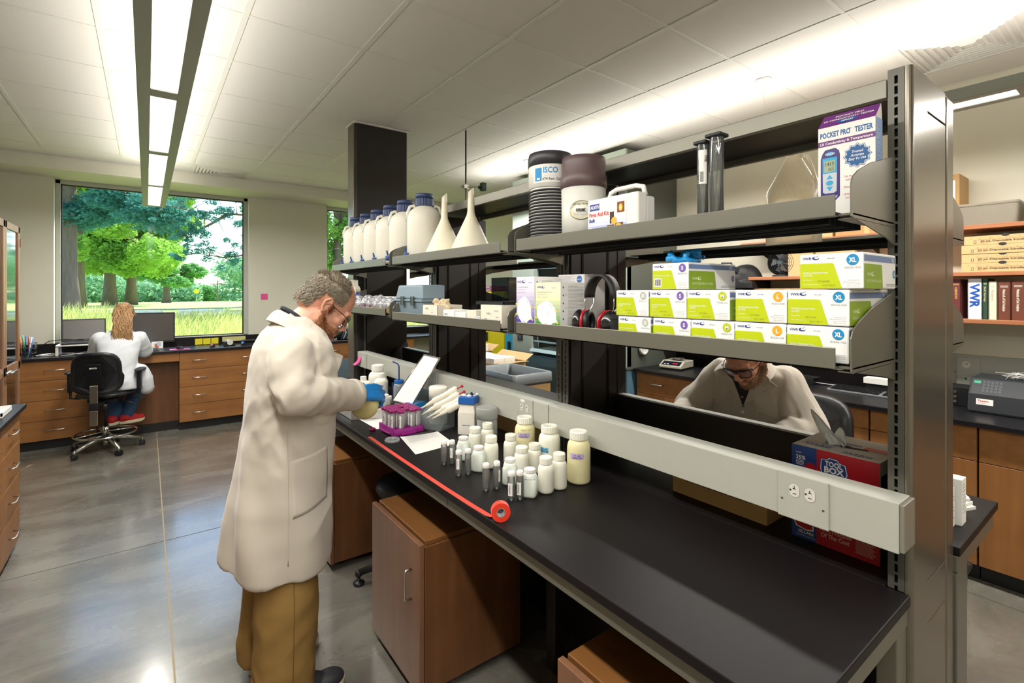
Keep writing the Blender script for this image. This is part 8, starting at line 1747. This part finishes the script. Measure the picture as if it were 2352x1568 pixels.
shoe(0.455,2.365,radians(6),M_sh,M_so,man,RL,lacem=M_paper); shoe(0.475,2.085,radians(-4),M_sod,M_so,man,RL,lacem=M_paper)
# hair, beard, spectacles
M_hair=mat('grey_brown_hair','8d8270',0.6,var=0.45,scale=120); M_beard=mat('ginger_beard','94603c',0.6,var=0.35,scale=120)
def hp(l): 
    edge=0.052+0.01*sin(l.y*40)
    if l.z<-0.035: return False
    if l.x<0.0: return (l.z>0.045 or l.x<-0.045+0.2*(l.z-0.0)) and not (abs(l.y)>0.07 and l.z<0.042 and l.x>-0.035)
    top=l.z>0.09
    if l.x>edge+ (0.0 if abs(l.y)>0.045 else -0.02): return False
    return l.z>0.038
tufts(body,HM,hp,5200,0.024,0.0013,lambda l,r:(-0.35,l.y*6,-0.55 if l.z<0.09 else 0.05),1,'hair',M_hair,man,RL,0.0035)
def bp(l): 
    if l.z>0.022 or l.x<0.000: return False
    if abs(l.y)>0.045 and l.x>0.030+0.5*max(0,-0.02-l.z)+0.0: return l.z<-0.040 and l.x<0.095
    if l.z>-0.012: return 0.0<l.x<0.026 and abs(l.y)>0.05
    if l.z<-0.068: return l.x>0.0
    if abs(l.y)>0.026: return l.z<-0.030-0.25*(l.x-0.03)
    return l.x<0.106 and (-0.050<l.z<-0.040 and l.x>0.085) or (l.z<-0.076)
tufts(body,HM,bp,3600,0.017,0.0011,lambda l,r:(0.45,l.y*3,-1.0),2,'beard',M_beard,man,RL,0.006)
glasses(HM,man,RL,mat('wire_frame','4a3b34',0.3,metal=0.6))
m=MB(); [m.tube([HM@Vector(p) for p in ((0.084,s*0.050,0.030),(0.098,s*0.032,0.037),(0.102,s*0.014,0.032))],[0.0025,0.004,0.003],6) for s in (-1,1)]; m.build('eyebrow',M_hair,man,loc=RL)
m=MB(); [m.tube([HM@Vector(p) for p in ((0.086,s*0.046,0.006),(0.096,s*0.034,0.001),(0.095,s*0.022,0.003))],0.0013,5) for s in (-1,1)]; m.build('eyelid_line',mat('lash_brown','4a2e22',0.7),man,loc=RL,kind='stuff')
# the round bottle he pours from
r=thing('pouring_bottle','round yellowish bottle tilted in the standing man\'s gloved hand','bottle',(0.842,2.300,1.112)); 
Mb=frame((0,0,0),(-0.45,-0.80,-0.30),(0,0,1)); Mb=Mb@Matrix.Rotation(pi/2,4,'Y')
m=MB(); m.lathe([(0.0,0.062),(0.045,0.061),(0.060,0.054),(0.063,0.045),(0.063,-0.035),(0.055,-0.052),(0.032,-0.062),(0.028,-0.066),(0.028,-0.085),(0.024,-0.085),(0.024,-0.05)],36,M=Mb,close=False); m.build('body',mat('blurred_yellow_plastic','d8cf94',0.45,var=0.03,sss=0.3),r)
# ------------------------------------------------------------------ seated man across the island
sx_,sy_=2.55,1.24
sm_=thing('person','seated man in a pale lab coat and dark-rimmed glasses across the island','person',(sx_,sy_,0)); RS=(-sx_,-sy_,0)
HM2=head_matrix((2.232,1.168,1.335),radians(176),radians(38),1.04,roll=0.0)
b=MB(); head_shapes(b,HM2); limb(b,[(2.46,1.27,1.20),(2.38,1.23,1.255),(2.30,1.19,1.29)],[0.085,0.070,0.062]); b.ball(tuple(HM2@Vector((-0.04,0,-0.01))),(0.058,0.058,0.07),16)
limb(b,[(2.62,1.24,0.70),(2.56,1.26,0.92),(2.50,1.27,1.12)],[0.15,0.135,0.14])
A1,A2,A3=Vector((2.49,1.10,1.195)),Vector((2.45,0.995,0.995)),Vector((2.16,1.10,0.965)); B1,B2,B3=Vector((2.48,1.45,1.205)),Vector((2.40,1.585,1.00)),Vector((2.12,1.50,0.962))
limb(b,[A1,A2],[0.055,0.043]); limb(b,[A2,A3],[0.042,0.029]); limb(b,[B1,B2],[0.055,0.043]); limb(b,[B2,B3],[0.042,0.029])
hand_shapes(b,frame(A3,(-0.9,0.35,-0.1),(0,0,1)),1,(0.5,0.5,0.5,0.5)); hand_shapes(b,frame(B3,(-0.9,-0.35,-0.1),(0,0,1)),-1,(0.5,0.5,0.5,0.5))
for s in (-1,1): limb(b,[(2.63,1.24+s*0.10,0.70),(2.44,1.24+s*0.14,0.66)],[0.09,0.06]); limb(b,[(2.44,1.24+s*0.14,0.66),(2.47,1.24+s*0.13,0.24)],[0.058,0.042]); limb(b,[(2.48,1.24+s*0.13,0.22),(2.38,1.24+s*0.13,0.21)],[0.04,0.032])
body2=fuse(b,'body',M_skB,sm_,voxel=0.005,smooth=5,fac=0.5); body2.location=RS
c=MB(); ringloft(c,[(2.62,1.24,0.60,0.19,0.22),(2.60,1.24,0.75,0.18,0.22),(2.56,1.25,0.92,0.160,0.225),(2.525,1.26,1.05,0.150,0.235),(2.50,1.27,1.17,0.135,0.230),(2.475,1.27,1.23,0.110,0.20),(2.45,1.265,1.265,0.085,0.12),(2.435,1.26,1.28,0.065,0.080)])
limb(c,[A1+Vector((0,0.02,0)),A2],[0.085,0.080]); limb(c,[A2,A3+Vector((0.05,-0.02,0))],[0.078,0.052]); limb(c,[B1+Vector((0,-0.02,0)),B2],[0.083,0.076]); limb(c,[B2,B3+Vector((0.05,0.02,0))],[0.074,0.050])
def cf2(p,nn):
    d=0.004*noise.noise(p*9)
    for e,ax,k_ in ((A2,(0.5,0.5,0.8),1.0),(B2,(0.5,-0.6,0.7),1.0),((A1+Vector((-0.05,0.08,-0.08))),(0.2,0.5,0.8),0.9),((B1+Vector((-0.05,-0.08,-0.08))),(0.2,-0.5,0.8),0.9)):
        k=math.exp(-((p-e).length/0.16)**2); d+=0.012*k_*k*ridge(p,ax,12,e.y*3)
    if p.x<2.45: d+=0.006*ridge(p,(0.2,0,1),10,4.0)
    return d*1.7
coat2=fuse(c,'lab_coat',M_coat,sm_,voxel=0.0075,smooth=6,fac=0.5,disp=cf2); coat2.location=RS
bv2=BVHTree.FromPolygons([v.co for v in coat2.data.vertices],[tuple(p.vertices) for p in coat2.data.polygons])
patch(bv2,'pocket',(2.3,1.185,1.06),(0,-0.105,-0.02),(0,0.005,-0.12),10,10,(1,0,0),0.0005,M_coat,sm_,RS)
seamline(bv2,'placket_seam',[(2.0,1.285+0.002*k,1.10-k*0.014) for k in range(16)],(1,0,0),0.002,M_seam,sm_,RS)
m=MB(); p_=on_coat(bv2,(2.0,1.265,1.045),(1,0,0),0.002)
if p_ is not None: m.ball(tuple(p_),(0.004,0.009,0.009),12)
m.build('button',M_white,sm_,loc=RS)
# black shirt in the V of the coat, collar, lapels
m=MB(); vs=[]
V0=[(1.335,1.235,0.0),(1.285,1.06,0),(1.215,1.235,0)]
sh=[]
for i in range(9):
    t=i/8; z=1.235-t*0.165; hw=0.062*(1-t)+0.004; 
    for j in range(7): y_=1.262-0.0*t+(j/6-0.5)*2*hw; h=bv2.ray_cast(Vector((1.9,y_,z)),Vector((1,0,0))); sh.append((h[0]+Vector((-0.004,0,0))) if h[0] is not None else Vector((2.37,y_,z)))
m.add(sh,[(i*7+j,i*7+j+1,(i+1)*7+j+1,(i+1)*7+j) for i in range(8) for j in range(6)],0,True); M_bs=mat('black_shirt','1f1e22',0.7,var=0.06); o=m.build('shirt_front',M_bs,sm_,loc=RS); sd=o.modifiers.new('s','SOLIDIFY'); sd.thickness=0.003; sd.offset=0
collar('shirt_collar',[(2.330,1.245,1.215),(2.330,1.310,1.260),(2.385,1.340,1.305),(2.45,1.330,1.325),(2.475,1.27,1.335),(2.45,1.20,1.325),(2.385,1.165,1.305),(2.330,1.190,1.260)],[(2.322,1.235,1.175),(2.314,1.330,1.215),(2.380,1.368,1.262),(2.455,1.350,1.285),(2.490,1.27,1.290),(2.455,1.185,1.285),(2.380,1.142,1.262),(2.314,1.170,1.215)],M_bs,sm_,RS,0.004)
collar('collar',[(2.340,1.345,1.245),(2.395,1.365,1.285),(2.46,1.345,1.31),(2.492,1.27,1.315),(2.46,1.19,1.31),(2.395,1.155,1.285),(2.340,1.165,1.245)],[(2.318,1.405,1.215),(2.385,1.425,1.250),(2.475,1.385,1.275),(2.52,1.27,1.275),(2.475,1.15,1.275),(2.385,1.100,1.250),(2.318,1.105,1.215)],M_coat,sm_,RS,0.004)
for nm,pp in (('lapel',[(1.262,1.075),(1.310,1.215),(1.345,1.240),(1.400,1.205),(1.375,1.180),(1.360,1.185)]),('lapel',[(1.258,1.075),(1.205,1.215),(1.165,1.240),(1.105,1.195),(1.130,1.172),(1.145,1.178)])):
    m=MB(); vs=[]
    for y_,z_ in pp:
        h=bv2.ray_cast(Vector((1.9,y_,z_)),Vector((1,0,0))); vs.append((h[0]+Vector((-0.008,0,0))) if h[0] is not None else Vector((2.37,y_,z_)))
    m.poly(vs); o=m.build(nm,M_coat,sm_,loc=RS); sd=o.modifiers.new('s','SOLIDIFY'); sd.thickness=0.006; sd.offset=0
t=MB(); [leg(t,[(2.64,1.24+s*0.10,0.72),(2.52,1.24+s*0.13,0.71),(2.43,1.24+s*0.14,0.64),(2.45,1.24+s*0.135,0.45),(2.47,1.24+s*0.13,0.28)],[0.11,0.105,0.095,0.08,0.075]) for s in (-1,1)]
tr=fuse(t,'trousers',mat('dark_trousers','2b2c33',0.85),sm_,voxel=0.012,smooth=3); tr.location=RS
for s in (-1,1): shoe(2.44,1.24+s*0.13,pi,M_sod,M_so,sm_,RS,L=0.28,base=0.195)
M_sb=mat('sandy_beard','8a6544',0.6,var=0.35,scale=120)
tufts(body2,HM2,bp,2200,0.010,0.0010,lambda l,r:(0.4,l.y*3,-1.0),3,'beard',M_sb,sm_,RS,0.003)
tufts(body2,HM2,lambda l: l.z>0.05 and l.x<0.075-0.5*abs(l.y) or (l.x<-0.03 and l.z>-0.02),3500,0.022,0.0013,lambda l,r:(-0.3,l.y*6,-0.3),4,'hair',mat('short_brown_hair','5a4030',0.6,var=0.4,scale=120),sm_,RS,0.0035)
glasses(HM2,sm_,RS,mat('black_thick_frame','14141a',0.3),w=0.036,h=0.021,sq=3)
m=MB(); m.tube([HM2@Vector(p) for p in ((0.085,-0.072,0.024),(0.108,-0.045,0.026),(0.118,0,0.026),(0.108,0.045,0.026),(0.085,0.072,0.024))],0.0038,8); m.build('brow_bar',mat('black_thick_frame','14141a',0.3),sm_,loc=RS)
# ------------------------------------------------------------------ woman at the window
wx,wy=-0.235,6.62
wo=thing('person','woman seen from behind in a white coat with long light brown hair','person',(wx,wy,0)); RW=(-wx,-wy,0)
HM3=head_matrix((-0.195,6.84,1.375),radians(88),radians(12),0.98)
b=MB(); head_shapes(b,HM3); limb(b,[(-0.225,6.74,1.17),(-0.21,6.79,1.25),(-0.20,6.82,1.31)],[0.065,0.052,0.05])
limb(b,[(-0.25,6.60,0.70),(-0.245,6.64,0.90),(-0.235,6.72,1.10)],[0.15,0.115,0.115])
C1,C2,C3=Vector((-0.065,6.74,1.135)),Vector((-0.015,6.84,0.985)),Vector((-0.01,7.02,0.995)); D1,D2,D3=Vector((-0.395,6.74,1.14)),Vector((-0.43,6.86,0.985)),Vector((-0.33,7.05,0.995))
limb(b,[C1,C2],[0.045,0.037]); limb(b,[C2,C3],[0.036,0.024]); limb(b,[D1,D2],[0.045,0.037]); limb(b,[D2,D3],[0.036,0.024])
hand_shapes(b,frame(C3,(-0.05,1,-0.03),(0,0,1)),1,(0.3,0.3,0.3,0.3)); hand_shapes(b,frame(D3,(0.1,1,-0.03),(0,0,1)),-1,(0.3,0.3,0.3,0.3))
LK={1:((-0.18,6.62,0.68),(-0.06,6.88,0.66),(-0.175,6.83,0.27)),-1:((-0.32,6.64,0.68),(-0.27,6.90,0.66),(-0.275,6.84,0.27))}
for s in (1,-1): limb(b,[LK[s][0],LK[s][1]],[0.085,0.06]); limb(b,[LK[s][1],LK[s][2]],[0.055,0.036])
body3=fuse(b,'body',M_skA,wo,voxel=0.006,smooth=5,fac=0.5); body3.location=RW
c=MB(); ringloft(c,[(-0.235,6.60,0.625,0.20,0.15),(-0.24,6.60,0.70,0.19,0.15),(-0.24,6.63,0.85,0.165,0.13),(-0.235,6.67,1.0,0.170,0.125),(-0.23,6.71,1.10,0.180,0.115),(-0.225,6.73,1.17,0.155,0.095),(-0.22,6.745,1.215,0.095,0.07),(-0.215,6.755,1.235,0.06,0.055)])
limb(c,[C1,C2],[0.072,0.074]); limb(c,[C2,C3+Vector((0,-0.03,0))],[0.072,0.045]); limb(c,[D1,D2],[0.070,0.070]); limb(c,[D2,D3+Vector((0,-0.03,0))],[0.066,0.045])
limb(c,[(-0.06,6.62,0.80),(-0.02,6.63,0.70),(0.005,6.64,0.60)],[0.07,0.075,0.065])
def cf3(p,nn): return 0.010*ridge(p,(0.4,0.1,0.9),8,2.0)+0.006*ridge(p,(0.8,0.2,0.5),13,5.0)+0.003*noise.noise(p*12)
coat3=fuse(c,'lab_coat',M_coatW,wo,voxel=0.009,smooth=4,disp=cf3); coat3.location=RW
t=MB(); 
for s in (1,-1): a_,b_,c_=[Vector(p) for p in LK[s]]; leg(t,[a_,a_.lerp(b_,0.6),b_,b_.lerp(c_,0.5),c_],[0.105,0.09,0.078,0.064,0.058])
tr=fuse(t,'jeans',mat('blue_denim','2f4f73',0.85,var=0.25,scale=14),wo,voxel=0.009,smooth=4,disp=lambda p,nn:0.006*ridge(p,(0.7,0.3,0.6),12,1.0)); tr.location=RW
for s in (1,-1): shoe(LK[s][2][0]+(0.02 if s>0 else 0),LK[s][2][1]-0.01,radians(25 if s>0 else 60),mat('red_canvas','c4262c',0.7),mat('cream_rubber','e6dcbc',0.5),wo,RW,L=0.24,W=0.09,base=0.205,lacem=M_paper)
M_lh=mat('light_brown_hair','b08a60',0.55,var=0.5,scale=60)
tufts(body3,HM3,lambda l: l.z>0.0 and (l.x<0.06 or l.z>0.10),1500,0.035,0.002,lambda l,r:(-0.6,l.y*2,-0.8),5,'hair_cap',M_lh,wo,RW,0.010)
m=MB(); rr=random.Random(77)
for i in range(420):
    a=rr.uniform(-1.25,1.25); up=rr.uniform(0.0,1.0); p0=HM3@Vector((-0.075*cos(a)-0.015+0.06*up,0.078*sin(a),0.03+0.10*up)); sp=rr.gauss(0,1); L_=rr.uniform(0.25,0.40)
    xs=p0.x; pts=[p0]; ph=rr.uniform(0,6)
    for k in range(1,9):
        t=k/8; pts.append(Vector((-0.203+(p0.x+0.195)*(1.0-0.15*t)+0.012*sin(ph+t*11)+sp*0.012*t, 6.765-0.150*min(1,t*1.5)+0.0*t*t+rr.uniform(-.008,.008)+0.012*up, p0.z-L_*t-0.02*up*t)))
    m.tube(pts,[0.0032]*8+[0.0012],4)
m.build('hair',M_lh,wo,loc=RW)
m=MB(); m.tube([HM3@Vector((0.02*cos(a)*0+0.012,0.086*cos(a),0.045+0.098*sin(a))) for a in [k*pi/12 for k in range(13)]],0.007,8); m.build('headband',mat('headband_steel_blue','5c7688',0.5),wo,loc=RW)
